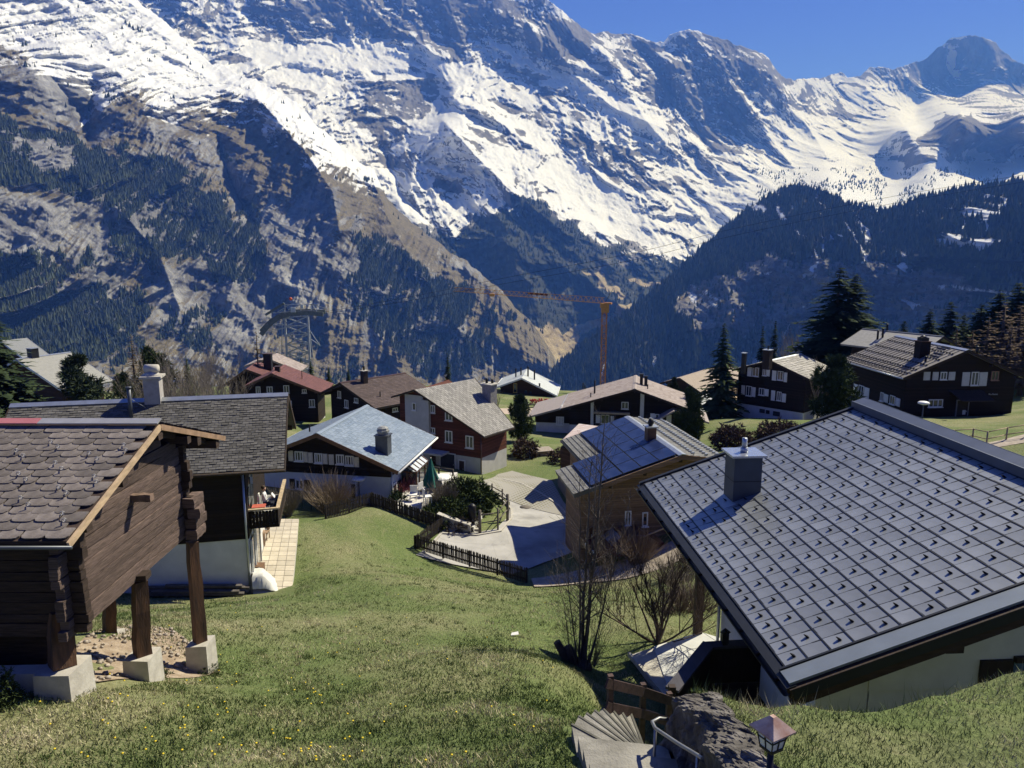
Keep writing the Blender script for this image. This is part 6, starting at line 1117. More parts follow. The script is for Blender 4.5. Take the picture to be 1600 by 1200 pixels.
def street_lamp(label, px, py_top, base, head=.42, cat='street lamp', pole=.05):
    b0 = base; top = hit(px, py_top, Vector(base), Vector((0, -1, 0))); hgt = top.z - b0.z; s_ = thing('street_lamp', tuple(b0), label, cat, 'lamps along the lanes'); put(MB().tube([b0 - Vector((0, 0, .3)), Vector((b0.x, b0.y, top.z - .15))], [pole, pole * .8], 8), 'pole', greyw if False else slate_metal, s_); put(MB().tube([Vector((b0.x, b0.y, top.z + q)) for q in (-.16, -.08, .0, .07, .12)], [head * .35, head, head * 1.02, head * .75, head * .1], 14), 'lamp_shade', white_paint, s_); return s_
street_lamp('lamp with flat white shade in front of the pale blue chalet wall', 561, 748, gpt(562, 789), .42); street_lamp('lamp with white bell shade in front of the broad black chalet', 1442, 629, gpt(1439, 672), .40)
# paved patio behind the barn
def patio():
    z = -15.5; q = [atz(392, 926, z), atz(456, 926, z), atz(467, 811, z), atz(425, 811, z)]; base = MB().slab([p - Vector((0, 0, .3)) for p in q], (0, 0, 1), .28).build('patio', concrete); tag(base, 'paved patio along the gable of the grey shingled chalet', None, None, 'structure'); ORG[base.name] = Vector((0, 0, 0)); m = mat('sand_slab', (.50, .45, .36), .9, .1, 3, .1, 20, per_obj=.13)
    nr, nc = 16, 4
    for i in range(nr):
        for j in range(nc):
            def B(u, v): return (q[0] * (1 - u) + q[1] * u) * (1 - v) + (q[3] * (1 - u) + q[2] * u) * v
            u0, u1, v0, v1 = j / nc + .006, (j + 1) / nc - .006, i / nr + .002, (i + 1) / nr - .002; put(MB().slab([B(u0, v0) - Vector((0, 0, .02)), B(u1, v0) - Vector((0, 0, .02)), B(u1, v1) - Vector((0, 0, .02)), B(u0, v1) - Vector((0, 0, .02))], (0, 0, 1), .035 + rng.uniform(0, .008)), 'paving_slab', m, base)
patio()
# bare earth and rubble below the barn
def earth():
    A = [(118, 1012), (150, 985), (215, 975), (270, 985)]; B = [(128, 1072), (190, 1062), (260, 1060), (345, 1050)]
    m = mat('dry_earth', (.20, .145, .10), .95, .3, 3, .9, 18, col2=(.40, .33, .25), bdist=.05); loft('bare_earth', A, B, 30, 14, m, .02, label='bare dry earth with rubble under the log barn'); mb = MB()
    for k in range(170):
        u, v = rng.random(), rng.random(); i = min(2, int(u * 3)); f = u * 3 - i; ax, ay = A[i][0] + (A[i + 1][0] - A[i][0]) * f, A[i][1] + (A[i + 1][1] - A[i][1]) * f; bx, by = B[i][0] + (B[i + 1][0] - B[i][0]) * f, B[i][1] + (B[i + 1][1] - B[i][1]) * f; p = gpt(ax + (bx - ax) * v, ay + (by - ay) * v, .05); r = rng.uniform(.02, .07); mb.ball(p, (r * 1.3, r, r * .7), 5, 3, .25, rng)
    tag(mb.build('rubble', mat('pale_stone', (.33, .29, .25), .9, .3, 6)), 'small stones scattered under the log barn', None, None, 'stuff')
earth()
# ------------------------------------------------------------------ grass blades, dandelions
def blades(name, P, hgt, wid, lean, seed, label):
    rg = np.random.default_rng(seed); N = len(P); th = rg.uniform(0, 6.28, N); h = hgt * rg.uniform(.5, 1.3, N); w_ = wid * rg.uniform(.6, 1.3, N); dx, dy = np.cos(th) * w_, np.sin(th) * w_; ln = rg.normal(0, lean, (N, 2)) * h[:, None]
    a = P + np.stack([-dx, -dy, np.zeros(N) - .01], -1); b = P + np.stack([dx, dy, np.zeros(N) - .01], -1); c = P + np.stack([ln[:, 0], ln[:, 1], h], -1); V = np.stack([a, b, c], 1).reshape(-1, 3); Q = np.arange(N * 3).reshape(N, 3)
    pn = np.clip(.46 + .9 * fbm(P[:, 0] / 2.2, P[:, 1] / 2.2, 4, 601) + .35 * rg.normal(0, .5, N), 0, 1); tn = np.repeat(pn[:, None], 3, 1).reshape(-1, 1); A = np.concatenate([tn] * 3 + [np.ones_like(tn)], 1)
    o = link(name, np_mesh(name, V, Q, blade_m, False, {'tint': A})); return tag(o, label, None, None, 'stuff')
def blade_mat():
    m, t, b = new_mat('grass_blade'); at_ = nd(t, 'Attribute', attribute_name='tint'); c = ramp(t, at_.outputs['Fac'], [(0, (.060, .092, .028)), (.42, (.12, .165, .058)), (.66, (.23, .235, .115)), (1, (.48, .43, .29))]); t.links.new(c, b.inputs['Base Color']); b.inputs['Roughness'].default_value = .8; b.inputs['Specular IOR Level'].default_value = .15; return m
blade_m = blade_mat()
rg = np.random.default_rng(77); N = 230000; Yb = 6.2 * (40 / 6.2)**rg.random(N)**.85; half = .78 * Yb + 2; Xb = rg.uniform(-1, .55, N) * half
keep = ~((Xb > 1.9) & (Yb < 9.8)) & ~((Xb > 4.6) & (Yb < 20)) & ~((Xb > .8) & (Xb < 2.2) & (Yb < 11.2) & (Yb > 7)) & ~((Xb < -7.4) & (Yb > 12.6) & (Yb < 17) & (Xb > -14)); px_, py_ = pixel(np.stack([Xb, Yb, gz(Xb, Yb)])); keep &= (px_ > -60) & (px_ < 1120) & (py_ < 1300) & ~inside(px_, py_, [(385, 935), (460, 930), (470, 800), (380, 800)]); keep &= ~((py_ < 905) & (px_ > 520 + 0 * px_) & (py_ < 830 + (px_ - 600) * .38))
Xb, Yb = Xb[keep], Yb[keep]; blades('grass_blades', np.stack([Xb, Yb, gz(Xb, Yb) + .02], -1), .058, .010, .55, 1, 'short spring grass of the meadow, green mixed with straw')
kc = rg.integers(0, len(Xb), 1500); rep = np.repeat(kc, 22); Xc = Xb[rep] + rg.normal(0, .07, len(rep)); Yc = Yb[rep] + rg.normal(0, .07, len(rep)); blades('grass_tufts', np.stack([Xc, Yc, gz(Xc, Yc) + .02], -1), .078, .009, .5, 5, 'darker longer tufts scattered through the meadow grass')
i_ = rg.integers(0, BANK.shape[0] - 1, 60000); j_ = np.minimum((rg.random(60000)**1.3 * 75).astype(int), BANK.shape[1] - 2); f1, f2 = rg.random((2, 60000, 1)); PB = BANK[i_, j_] * (1 - f1) * (1 - f2) + BANK[i_ + 1, j_] * f1 * (1 - f2) + BANK[i_, j_ + 1] * (1 - f1) * f2 + BANK[i_ + 1, j_ + 1] * f1 * f2
blades('bank_grass', PB, .062, .006, .6, 2, 'rough grass of the bank, green and straw coloured'); k = (PB[:, 1] > 8.8) & (PB[:, 1] < 9.6); PB = PB[k]; blades('dry_stalks', PB[::9], .26, .004, .35, 3, 'dry stalks along the crest of the bank')
mb = MB(); 
for k in range(130):
    px0, py0 = (rng.uniform(60, 600), rng.uniform(1055, 1195)) if k < 75 else (rng.uniform(250, 900), rng.uniform(930, 1195))
    p = gpt(px0, py0, .07); mb.tube([p, p + Vector((0, 0, .012))], [.019, .02], 6); 
tag(mb.build('dandelions', mat('dandelion_yellow', (.62, .48, .03), .8, .1)), 'yellow dandelions dotted over the meadow', None, None, 'stuff')
# ================================================================== TREES AND SHRUBS
bark = mat('grey_bark', (.085, .07, .058), .95, .35, 3, .4, 16, stretch=(2, 2, .5)); twig_m = mat('bare_twig', (.13, .10, .085), .9, .3, 3); twig_grey = mat('grey_twig', (.17, .145, .12), .9, .3, 3)
ndl = conifer_mat('spruce_needles', (.022, .038, .016), (.075, .10, .045)); ndl_d = conifer_mat('dark_spruce_needles', (.014, .026, .014), (.050, .070, .036)); ndl_p = conifer_mat('pine_needles', (.022, .034, .018), (.075, .095, .055)); larch_n = conifer_mat('bare_larch_twigs', (.10, .075, .055), (.20, .155, .105)); jun = conifer_mat('juniper_green', (.025, .04, .015), (.085, .11, .045))
TREES = {}
def crown_mesh(name, tri, tint, m):
    V = np.asarray(tri, np.float32).reshape(-1, 3); T = np.repeat(np.asarray(tint, np.float32)[:, None], 3, 1).reshape(-1, 1); A = np.concatenate([T] * 3 + [np.ones_like(T)], 1); return np_mesh(name, V, np.arange(len(V)).reshape(-1, 3), m, False, {'tint': A})
def conifer_meshes(key, h, r, m, seed, dens=1.0, droop=.25, low=.06, sparse=0.0, pw=.85, leaf=1.0):
    rg = np.random.default_rng(seed); tri, tn = [], []; nw = int(46 * dens); 
    for k in range(nw):
        f = low + (1 - low) * (k + rg.uniform(-.3, .3)) / nw; z = f * h; R = r * (1 - f)**pw * rg.uniform(.78, 1.12) + .12
        for b in range(int(6 + 10 * (1 - f) * dens)):
            if rg.random() < sparse: continue
            th = rg.uniform(0, 6.28); L = R * rg.uniform(.55, 1.15); dr = droop * rg.uniform(.5, 1.5); d = np.array([math.cos(th), math.sin(th), 0]); s = np.array([-d[1], d[0], 0]); tint = np.clip(rg.normal(.45, .22), 0, 1); ns = max(3, int(L / (.35 * leaf)))
            for q in range(ns):
                t0 = q / ns; t1 = (q + 1.5) / ns; p0 = d * L * t0 + np.array([0, 0, z - dr * L * t0 * t0 + rg.normal(0, .04)]); p1 = d * L * min(1.1, t1) + np.array([0, 0, z - dr * L * t1 * t1 + rg.normal(0, .04)])
                w = (L * .24 + .06) * (1 - t0 * .7) * rg.uniform(.6, 1.3) * leaf; w2 = np.array([0, 0, -w * rg.uniform(.3, .8)])
                tri += [p0, p1, p0 + s * w + d * w * .5 + w2, p0, p1, p0 - s * w + d * w * .5 + w2]; tn += [np.clip(tint + rg.normal(0, .08) + .25 * t0 - .1, 0, 1)] * 2
    me = crown_mesh(key + '_crown', tri, tn, m); tm_ = MB().tube([(0, 0, -.5), (0, 0, h * .3), (0, 0, h * .7), (0, 0, h * .97)], [r * .07 + .04, r * .055 + .03, r * .03 + .02, .01], 7).mesh('trunk', [bark]); return me, tm_
def plant(name, label, cat, base, meshes, rz, sc, group=None, szz=None):
    t = empty(name, tuple(base), rz, label, cat, group); t.scale = (sc, sc, szz or sc); ORG[t.name] = Vector(base)
    for part, me in meshes: link(part, me, t)
    return t
def pine_meshes(key, h, r, m, seed, n=900, lumps=14, lo=.12, shape=.8):
    rg = np.random.default_rng(seed); L = []
    for k in range(lumps):
        f = rg.uniform(lo, .95); R = r * (math.sin(math.pi * min(1, (f * .9 + .12)))**shape) * .75; th = rg.uniform(0, 6.28); L.append((R * math.cos(th) * .7, R * math.sin(th) * .7, f * h, max(.35, R * rg.uniform(.45, .75))))
    tri, tn = [], []
    for k in range(n):
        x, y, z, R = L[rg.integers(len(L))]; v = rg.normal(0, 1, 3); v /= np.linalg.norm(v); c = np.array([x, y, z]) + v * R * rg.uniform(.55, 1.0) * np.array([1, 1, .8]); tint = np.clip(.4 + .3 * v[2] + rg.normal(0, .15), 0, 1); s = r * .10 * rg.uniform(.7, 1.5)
        for q in range(6):
            d = v * .6 + rg.normal(0, .6, 3); d /= np.linalg.norm(d); e = np.cross(d, rg.normal(0, 1, 3)); e /= np.linalg.norm(e) + 1e-6; tri += [c - e * s * .22, c + e * s * .22, c + d * s * 1.6]; tn.append(tint)
    tm_ = MB().tube([(0, 0, -.5), (0.05 * r, 0, h * .4), (0, 0, h * .85)], [r * .09, r * .06, .03], 7).mesh('trunk', [bark]); return crown_mesh(key + '_crown', tri, tn, m), tm_
def branchy(mb, p, d, L, r, depth, rg, spread=.5, up=.15, n=(2, 4), taper=.62, minr=.004):
    k = 4; pts = [p]; rad = [r]; q = p.copy(); dd = d.copy()
    for i in range(k):
        dd = (dd + Vector((rg.uniform(-1, 1), rg.uniform(-1, 1), rg.uniform(-.6, 1) + up)) * .13).normalized(); q = q + dd * L / k; pts.append(q.copy()); rad.append(max(minr, r * (1 - (1 - taper) * (i + 1) / k)))
    mb.tube(pts, rad, 5 if r > .03 else 3, False)
    if depth <= 0: return
    for i in range(rg.randint(*n)):
        f = rg.uniform(.3, 1.0); j = min(k - 1, int(f * k)); b = pts[j].lerp(pts[j + 1], f * k - j); a = Vector((rg.uniform(-1, 1), rg.uniform(-1, 1), rg.uniform(-.4, .7))); nd_ = (dd * (1 - spread) + a.normalized() * spread + Vector((0, 0, up))).normalized(); branchy(mb, b, nd_, L * rg.uniform(.45, .75), max(minr, rad[j] * .6), depth - 1, rg, spread, up, n, taper, minr)
def bush_mesh(name, m, seed, r, h, n, spread=.8, rad=.012, fork=3, up=1.0):
    """dome of many thin upright twigs"""
    rg = random.Random(seed); mb = MB()
    for k in range(n):
        a = rg.uniform(0, 6.28); q = rg.random()**.6 * spread; d = Vector((math.cos(a) * q, math.sin(a) * q, up)).normalized(); b = Vector((math.cos(a) * q * r * .22, math.sin(a) * q * r * .22, -.1)); L = h * rg.uniform(.7, 1.08) * (1.0 if q < .5 else .92); e = b + d * L * .6; mb.tube([b, e], [rad, rad * .75], 3, False)
        for i in range(fork):
            dd = (d + Vector((rg.uniform(-1, 1), rg.uniform(-1, 1), rg.uniform(-.2, .8))) * .35).normalized(); s = b.lerp(e, rg.uniform(.4, 1)); mb.tube([s, s + dd * L * rg.uniform(.3, .5)], [rad * .65, rad * .35], 3, False)
    return mb.mesh(name, [m])
def hgt_at(base, py_top):                   # height that reaches a picture row from a base point
    zc_y = base.y; return -zc_y * math.tan(math.atan((py_top - 600) / F) + PITCH) - base.z
spruces = [conifer_meshes('spruce', 10, 2.3, ndl, s, 1.0) for s in (1, 2, 3)]; dark_sp = [conifer_meshes('dark_spruce', 10, 2.6, ndl_d, s, 1.15, .2, .03, pw=.75) for s in (11, 12)]; slim = [conifer_meshes('slim_spruce', 10, 1.35, ndl_d, s, 1.1, .35, .03) for s in (21, 22)]; larches = [conifer_meshes('larch', 10, 2.4, larch_n, s, .75, .05, .12, .35, leaf=.55) for s in (31, 32)]; big = [conifer_meshes('big_spruce', 12, 3.3, ndl_d, s, 1.5, .18, .02, pw=.66, leaf=.8) for s in (41, 42)]
pines = [pine_meshes('pine', 8, 3.0, ndl_p, s, 1500, 20) for s in (51, 52)]; bushy = [pine_meshes('bushy_conifer', 8, 3.2, ndl, s, 1800, 24, .06, .6) for s in (61, 62)]
def tree_at(kind, name, label, px, py_base, Y, py_top, ref_h, rz, group=None, cat='tree', wide=1.0, zb=None):
    b = pt(px, py_base, Y); g = gzs(b.x, b.y); b = Vector((b.x, b.y, g if zb is None else zb)); hh = hgt_at(b, py_top); t = plant(name, label, cat, b, (('crown', kind[0]), ('trunk', kind[1])), rz, hh / ref_h, group); t.scale = (hh / ref_h * wide, hh / ref_h * wide, hh / ref_h); return t
G1 = 'conifers standing between the chalets'
tree_at(big[0], 'spruce_tree', 'tallest dark spruce, left stem of the pair behind the white based chalet', 1299, 600, 96, 416, 12, .3, G1, wide=1.55); tree_at(big[1], 'spruce_tree', 'tall dark spruce, right stem of the pair beside the broad black chalet', 1324, 600, 97, 426, 12, 1.3, G1, wide=1.45)
tree_at(spruces[0], 'spruce_tree', 'green spruce with drooping branches left of the white based chalet balcony', 1125, 640, 88, 503, 10, .6, G1, wide=1.3); tree_at(slim[0], 'spruce_tree', 'left of the two slim dark spruces behind the white based chalet', 1187, 600, 104, 508, 10, 0, G1); tree_at(slim[1], 'spruce_tree', 'right, taller of the two slim dark spruces behind the white based chalet', 1206, 600, 106, 500, 10, 1, G1)
tree_at(bushy[0], 'conifer_tree', 'bushy dark green conifer in front of the white based chalet roof', 1297, 690, 66, 557, 8, .4, G1, wide=.95); tree_at(bushy[1], 'conifer_tree', 'narrow dark green conifer at the right end of the long pinkish roof', 1075, 690, 70, 601, 8, 2, G1, wide=.62); tree_at(bushy[0], 'conifer_tree', 'dark conifer right of the red boarded chalet, before the sunlit terrace', 812, 690, 74, 618, 8, 1, G1, wide=.75)
tree_at(slim[0], 'spruce_tree', 'lone slim dark conifer above the red boarded chalet roof', 700, 610, 100, 550, 10, .5, G1); tree_at(spruces[1], 'spruce_tree', 'small spruce right of the cable car pylon foot', 487, 600, 110, 560, 10, 0, G1); tree_at(slim[1], 'spruce_tree', 'small dark spruce under the cable car pylon', 472, 600, 112, 558, 10, 0, G1); tree_at(spruces[2], 'spruce_tree', 'small spruce behind the brown roof, left one', 514, 600, 115, 572, 10, 2, G1); tree_at(spruces[1], 'spruce_tree', 'small spruce behind the brown roof, right one', 545, 600, 118, 574, 10, 3, G1)
tree_at(big[0], 'spruce_tree', 'large dark spruce cut by the left picture edge', 4, 690, 62, 484, 12, 2, G1, wide=1.6); tree_at(pines[0], 'pine_tree', 'round grey green pine in front of the pale grey roof at left', 129, 665, 64, 556, 8, 0, G1, wide=1.2); tree_at(bushy[1], 'pine_tree', 'dark round pine top among the bare trees left', 247, 640, 80, 538, 8, 1, G1, wide=.75); tree_at(bushy[0], 'conifer_tree', 'small dark conifer left of the chimney, half hidden by the grey shingle ridge', 196, 640, 75, 584, 8, 2, G1, wide=.8); tree_at(spruces[0], 'spruce_tree', 'dark spruce top right of the bare trees', 297, 640, 92, 556, 10, 2, G1)
tree_at(pines[1], 'pine_tree', 'small pine behind the long pinkish roof, right of the crane', 1052, 640, 92, 590, 8, 2, G1, wide=.7)
G2 = 'mixed trees on the slope at the right edge'
RT = ((1447, 560, 118, 482, dark_sp[0], 1.1), (1478, 560, 120, 470, dark_sp[1], 1.1), (1500, 555, 122, 488, dark_sp[0], .9), (1408, 555, 118, 500, dark_sp[1], .8), (1525, 560, 112, 474, dark_sp[1], 1.2), (1552, 560, 110, 452, dark_sp[0], 1.2), (1580, 560, 108, 440, dark_sp[1], 1.2), (1600, 560, 112, 428, dark_sp[0], 1.2), (1630, 560, 108, 425, dark_sp[1], 1.3), (1538, 570, 98, 492, larches[0], 1.1), (1560, 575, 96, 470, larches[1], 1.2), (1585, 575, 94, 474, larches[0], 1.2), (1606, 580, 92, 450, larches[1], 1.2), (1572, 590, 88, 505, larches[0], 1.0), (1596, 590, 86, 500, larches[1], 1.1), (1515, 575, 100, 515, larches[1], 1.0), (1490, 570, 104, 512, larches[0], .9))
RANK = {}
for sel in ([i for i in range(3, len(RT)) if RT[i][4] not in larches], [i for i in range(3, len(RT)) if RT[i][4] in larches]):
    for j, i in enumerate(sorted(sel, key=lambda i: RT[i][0])): RANK[i] = (j, len(sel))
for i, (px, py, Y, top, k, wd) in enumerate(RT):
    nm = 'larch_tree' if k in larches else 'spruce_tree'; kind = 'bare brownish larch' if k in larches else 'dark spruce'; where = ('leftmost of', 'second from left of', 'third from left of')[i] + ' the dark spruces above the grey roof' if i < 3 else None
    tree_at(k, nm, (f'{kind}, {where}' if where else f'{kind}, ' + nth(*RANK[i]) + ' in the wood at the right edge'), px, py, Y, top, 10, i * 1.3, ('dark spruces above the grey roof at right' if i < 3 else (G2 + (', larches' if k in larches else ', spruces'))), wide=wd * (1.25 if i < 3 else 1.5))
tree_at(larches[0], 'larch_tree', 'thin bare larch left of the cable car pylon', 405, 600, 90, 508, 10, 0, wide=.7); tree_at(larches[1], 'larch_tree', 'bare larch among the bare trees left, in front of the cliff', 214, 630, 86, 520, 10, 0, wide=.9)
# bare leafless trees
def bare_mesh(name, seed, h, stems=3, depth=3, r=.07, spread=.45, m=None, n=(3, 5)):
    rg = random.Random(seed); mb = MB()
    for k in range(stems):
        a = rg.uniform(0, 6.28); q = rg.uniform(.05, .35) if stems > 1 else .05; branchy(mb, Vector((math.cos(a) * .15, math.sin(a) * .15, -.2)), Vector((math.cos(a) * q, math.sin(a) * q, 1)).normalized(), h * rg.uniform(.5, .62), r * rg.uniform(.7, 1.1), depth, rg, spread, .22, n, .5, .008)
    return mb.mesh(name, [m or twig_grey])
bt = [bare_mesh('branches', s, 6, 4, 3, .07, .45, twig_grey, (3, 5)) for s in (71, 72, 73)]
for i, (px, Y, top) in enumerate(sorted(((228, 66, 562), (252, 62, 575), (275, 64, 560), (292, 60, 580), (312, 66, 556), (335, 62, 568), (352, 66, 560), (372, 64, 580), (262, 72, 552), (300, 72, 566), (325, 74, 550), (205, 70, 585), (345, 58, 592), (285, 57, 592), (240, 58, 600)))):
    b = pt(px, 660, Y); b = Vector((b.x, b.y, gzs(b.x, b.y))); hh = hgt_at(b, top); plant('bare_tree', nth(i, 15) + ' leafless grey tree in the thicket behind the grey shingle roof', 'tree', b, (('branches', bt[i % 3]),), i * 1.1, hh / 6, 'leafless trees in the thicket behind the grey shingle roof')
b = gpt(1248, 660); hh = hgt_at(Vector((b.x, b.y - 4, b.z)), 590); plant('bare_tree', 'pale leafless tree in front of the white based chalet gable', 'tree', Vector((b.x, b.y - 4, gzs(b.x, b.y - 4))), (('branches', bt[1]),), .4, hh / 6)
b = gpt(770, 640); b = pt(770, 650, 92); b = Vector((b.x, b.y, gzs(b.x, b.y))); plant('bare_tree', 'leafless tree in front of the pale grey sheet roof gable', 'tree', b, (('branches', bt[2]),), .4, hgt_at(b, 600) / 6)
b = pt(1255, 560, 112); b = Vector((b.x, b.y, gzs(b.x, b.y))); plant('bare_tree', 'leafless tree between the slim spruces and the tall pair', 'tree', b, (('branches', bt[0]),), .4, hgt_at(b, 520) / 6)
# foreground birch clump with stump
def birch():
    b = gpt(908, 1040); t = thing('birch_clump', tuple(b), 'leafless multi stemmed tree growing from a cut stump on the meadow', 'tree'); rg = random.Random(5); mb = MB(); up = 385 * 19.6 / F
    for (tx, ty, r, x0) in ((948, 650, .075, .12), (922, 720, .065, .02), (880, 850, .032, -.25), (985, 760, .03, .25), (905, 740, .045, -.08), (870, 900, .022, -.4), (960, 860, .03, .3), (935, 690, .04, .2)):
        e = hit(tx, ty, b, Vector((0, -1, 0))) + Vector((0, rg.uniform(-.7, .7), 0)); s = b + Vector((x0 * .6, rg.uniform(-.2, .2), -.1)); pts = [s]; nseg = 9
        for k in range(1, nseg + 1):
            f = k / nseg; q = s.lerp(e, f); q.x += (s.x - e.x) * .18 * math.sin(f * math.pi) * -1 * (1 if x0 > 0 else -1) * .3 + rg.uniform(-.03, .03); q.y += rg.uniform(-.04, .04); pts.append(q)
        mb.tube(pts, [max(.006, r * (1 - .85 * k / nseg)) for k in range(nseg + 1)], 6, False)
        for k in range(int(26 + r * 300)):
            f = rg.uniform(.22, .98); j = min(nseg - 1, int(f * nseg)); q = pts[j].lerp(pts[j + 1], f * nseg - j); a = rg.uniform(0, 6.28); d = Vector((math.cos(a), math.sin(a), rg.uniform(.5, 1.4))).normalized(); branchy(mb, q, d, rg.uniform(.5, 1.5) * (1 - f * .5), max(.006, r * (1 - .85 * f) * .35), 1, rg, .45, .2, (2, 4), .4, .0035)
    put(mb, 'branches', mat('birch_bark', (.05, .042, .038), .9, .35, 2, .3, 12, col2=(.17, .15, .135)), t); mb = MB()
    for k in range(46):
        a = rg.uniform(0, 6.28); q = rg.uniform(.05, .5); d = Vector((math.cos(a) * q, math.sin(a) * q, 1)).normalized(); s = b + Vector((math.cos(a) * .3 + .1, math.sin(a) * .25, -.05)); L = rg.uniform(.8, 2.2); mb.tube([s, s + d * L * .5, s + d * L + Vector((rg.uniform(-.1, .1), 0, 0))], [.009, .007, .003], 4, False)
    put(mb, 'suckers', twig_grey, t, kind='stuff'); st_m = mat('old_stump', (.07, .055, .045), .95, .4, 5, .8, 18)
    for (x0, tx, ty, r) in ((-.30, 870, 1003, .13), (-.12, 887, 1010, .15)):
        e = hit(tx, ty, b, Vector((0, -1, 0))); s = Vector((b.x + x0, b.y - .05, b.z - .15)); put(MB().tube([s, s.lerp(e, .5) + Vector((.02, 0, 0)), e], [r * 1.25, r * 1.02, r * .9], 9), 'stump', st_m, t)
    mb = MB().ball((b.x - .05, b.y, b.z - .05), (.45, .4, .22), 12, 6, .12, rg); put(mb, 'root_swell', st_m, t)
birch()
def fruit_tree():
    b = gpt(1028, 1004); t = thing('bare_shrub', tuple(b), 'spreading leafless fruit tree beside the pale terrace slabs', 'tree'); rg = random.Random(8); mb = MB()
    for k, (dx, dz, L, r) in enumerate(((-.25, 1, 1.4, .08), (.2, 1, 1.3, .06), (-.9, .75, 1.6, .04), (.95, .7, 1.6, .04), (-.5, .9, 1.5, .045), (.5, .9, 1.6, .04), (-1.4, .5, 1.4, .03), (1.4, .45, 1.4, .03), (-.1, .7, 1.2, .04))):
        branchy(mb, b + Vector((0, 0, -.1)), Vector((dx, rg.uniform(-.7, .7), dz)).normalized(), L * 1.5, r, 3, rg, .42, .28, (4, 6), .5, .0045)
    put(mb, 'branches', mat('dark_twig', (.085, .062, .055), .9, .3, 3), t)
fruit_tree()
def bush(name, label, px, py, r, h, n, m, seed, spread=.8, rad=.012, fork=3, cat='shrub', part='twigs', up=1.0, group=None):
    b = gpt(px, py); return plant(name, label, cat, b, ((part, bush_mesh(part, m, seed, r, h, n, spread, rad, fork, up)),), 0, 1, group)
bush('bare_shrub', 'rounded leafless shrub in front of the pale blue chalet wall', 517, 800, 2.2, 3.0, 300, mat('straw_twig', (.24, .19, .14), .9, .25, 3), 3, .95, .014, 3); bush('bare_shrub', 'sparse leafless shrub at the far end of the paved patio', 449, 806, 1.2, 2.6, 130, twig_grey, 4, .7, .012)
bush('red_shrub', 'red leaved shrub beside the glass lean-to', 632, 784, 1.0, 1.9, 160, mat('red_leaf_twig', (.24, .075, .08), .8, .3, 4), 5, .9, .02, 5); bush('bare_shrub', 'reddish leafless shrub below the larch clad house', 995, 880, 1.6, 2.6, 150, mat('reddish_twig', (.17, .125, .105), .9, .25, 3), 6, .9, .012, 4)
for i, (px, py, h) in enumerate(sorted(((1045, 905, 1.6), (1072, 925, 1.5), (1090, 890, 1.7), (1060, 955, 1.2), (1085, 950, 1.3)))): bush('brush', nth(i, 5) + ' tangle of leafless brush under the eave of the near house', px, py, 1.3, h, 120, twig_m if i % 2 else twig_grey, 20 + i, 1.4, .011, 4, 'shrub', group='leafless brush under the near eave')
def mound(name, label, px, py, r, h, m, seed, n=500, cat='shrub', Y=None, group=None):
    n = int(n * 1.7); rg = np.random.default_rng(seed); tri, tn = [], []; b = gpt(px, py) if Y is None else gy(px, py, Y)
    for k in range(n):
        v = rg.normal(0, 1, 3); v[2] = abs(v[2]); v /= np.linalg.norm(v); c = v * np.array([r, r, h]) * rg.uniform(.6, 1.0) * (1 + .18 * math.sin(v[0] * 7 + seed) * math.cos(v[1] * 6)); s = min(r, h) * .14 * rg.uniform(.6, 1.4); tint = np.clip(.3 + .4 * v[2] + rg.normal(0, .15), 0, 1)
        for q in range(5):
            d = v * .7 + rg.normal(0, .6, 3); d /= np.linalg.norm(d); e = np.cross(d, rg.normal(0, 1, 3)); e /= np.linalg.norm(e) + 1e-6; tri += [c - e * s * .25, c + e * s * .25, c + d * s * 1.5]; tn.append(tint)
    return plant(name, label, cat, b, (('foliage', crown_mesh('foliage', tri, tn, m)),), 0, 1, group)
mound('juniper_bush', 'green juniper mound at the back of the white edged bed', 722, 790, 2.3, 1.7, jun, 1, 800); mound('juniper_bush', 'low olive green juniper in the middle of the white edged bed', 700, 808, 2.2, 1.2, jun, 2, 700); mound('heather_mound', 'greyish heather cushion at the front of the white edged bed', 716, 822, 1.5, .8, conifer_mat('heather', (.06, .05, .04), (.15, .13, .10)), 3, 400); mound('juniper_bush', 'pale green creeping juniper at the right end of the white edged bed', 741, 795, 1.3, .9, jun, 4, 350)
mound('hedge_bush', 'dark clipped bush in front of the arched door of the pale blue chalet', 622, 795, .8, 1.3, ndl_d, 5, 260); bush('bare_shrub', 'grey leafless bush standing in the juniper bed', 694, 800, 1.0, 2.6, 150, twig_grey, 31, .6, .012, 4)
br = conifer_mat('brown_bush', (.045, .032, .028), (.13, .095, .075)); mound('brown_bush', 'rounded brown leafless bush behind the metal chimney', 1143, 697, 2.0, 1.7, br, 6, 450); mound('brown_bush', 'dark brown bush beside the rust streaked shed roof', 882, 722, 1.6, 1.2, br, 7, 300); mound('brown_bush', 'straggly brown bush left of the bushy dark green conifer', 1222, 690, 2.2, 1.6, br, 8, 450); mound('brown_bush', 'low brown bush at the foot of the conifer beside the lawn', 822, 712, 1.4, 1.6, br, 9, 300)
mound('garden_bush', 'sunlit leafy bush cut by the left picture edge', -2, 1085, .35, .6, jun, 10, 260, Y=11.4); mound('grass_tuft', 'grey green grass tuft at the foot of the middle barn pier', 246, 1060, .28, .25, jun, 11, 160); mound('grass_tuft', 'grey green grass tuft below the outer barn pier', 325, 1052, .4, .22, jun, 12, 160)
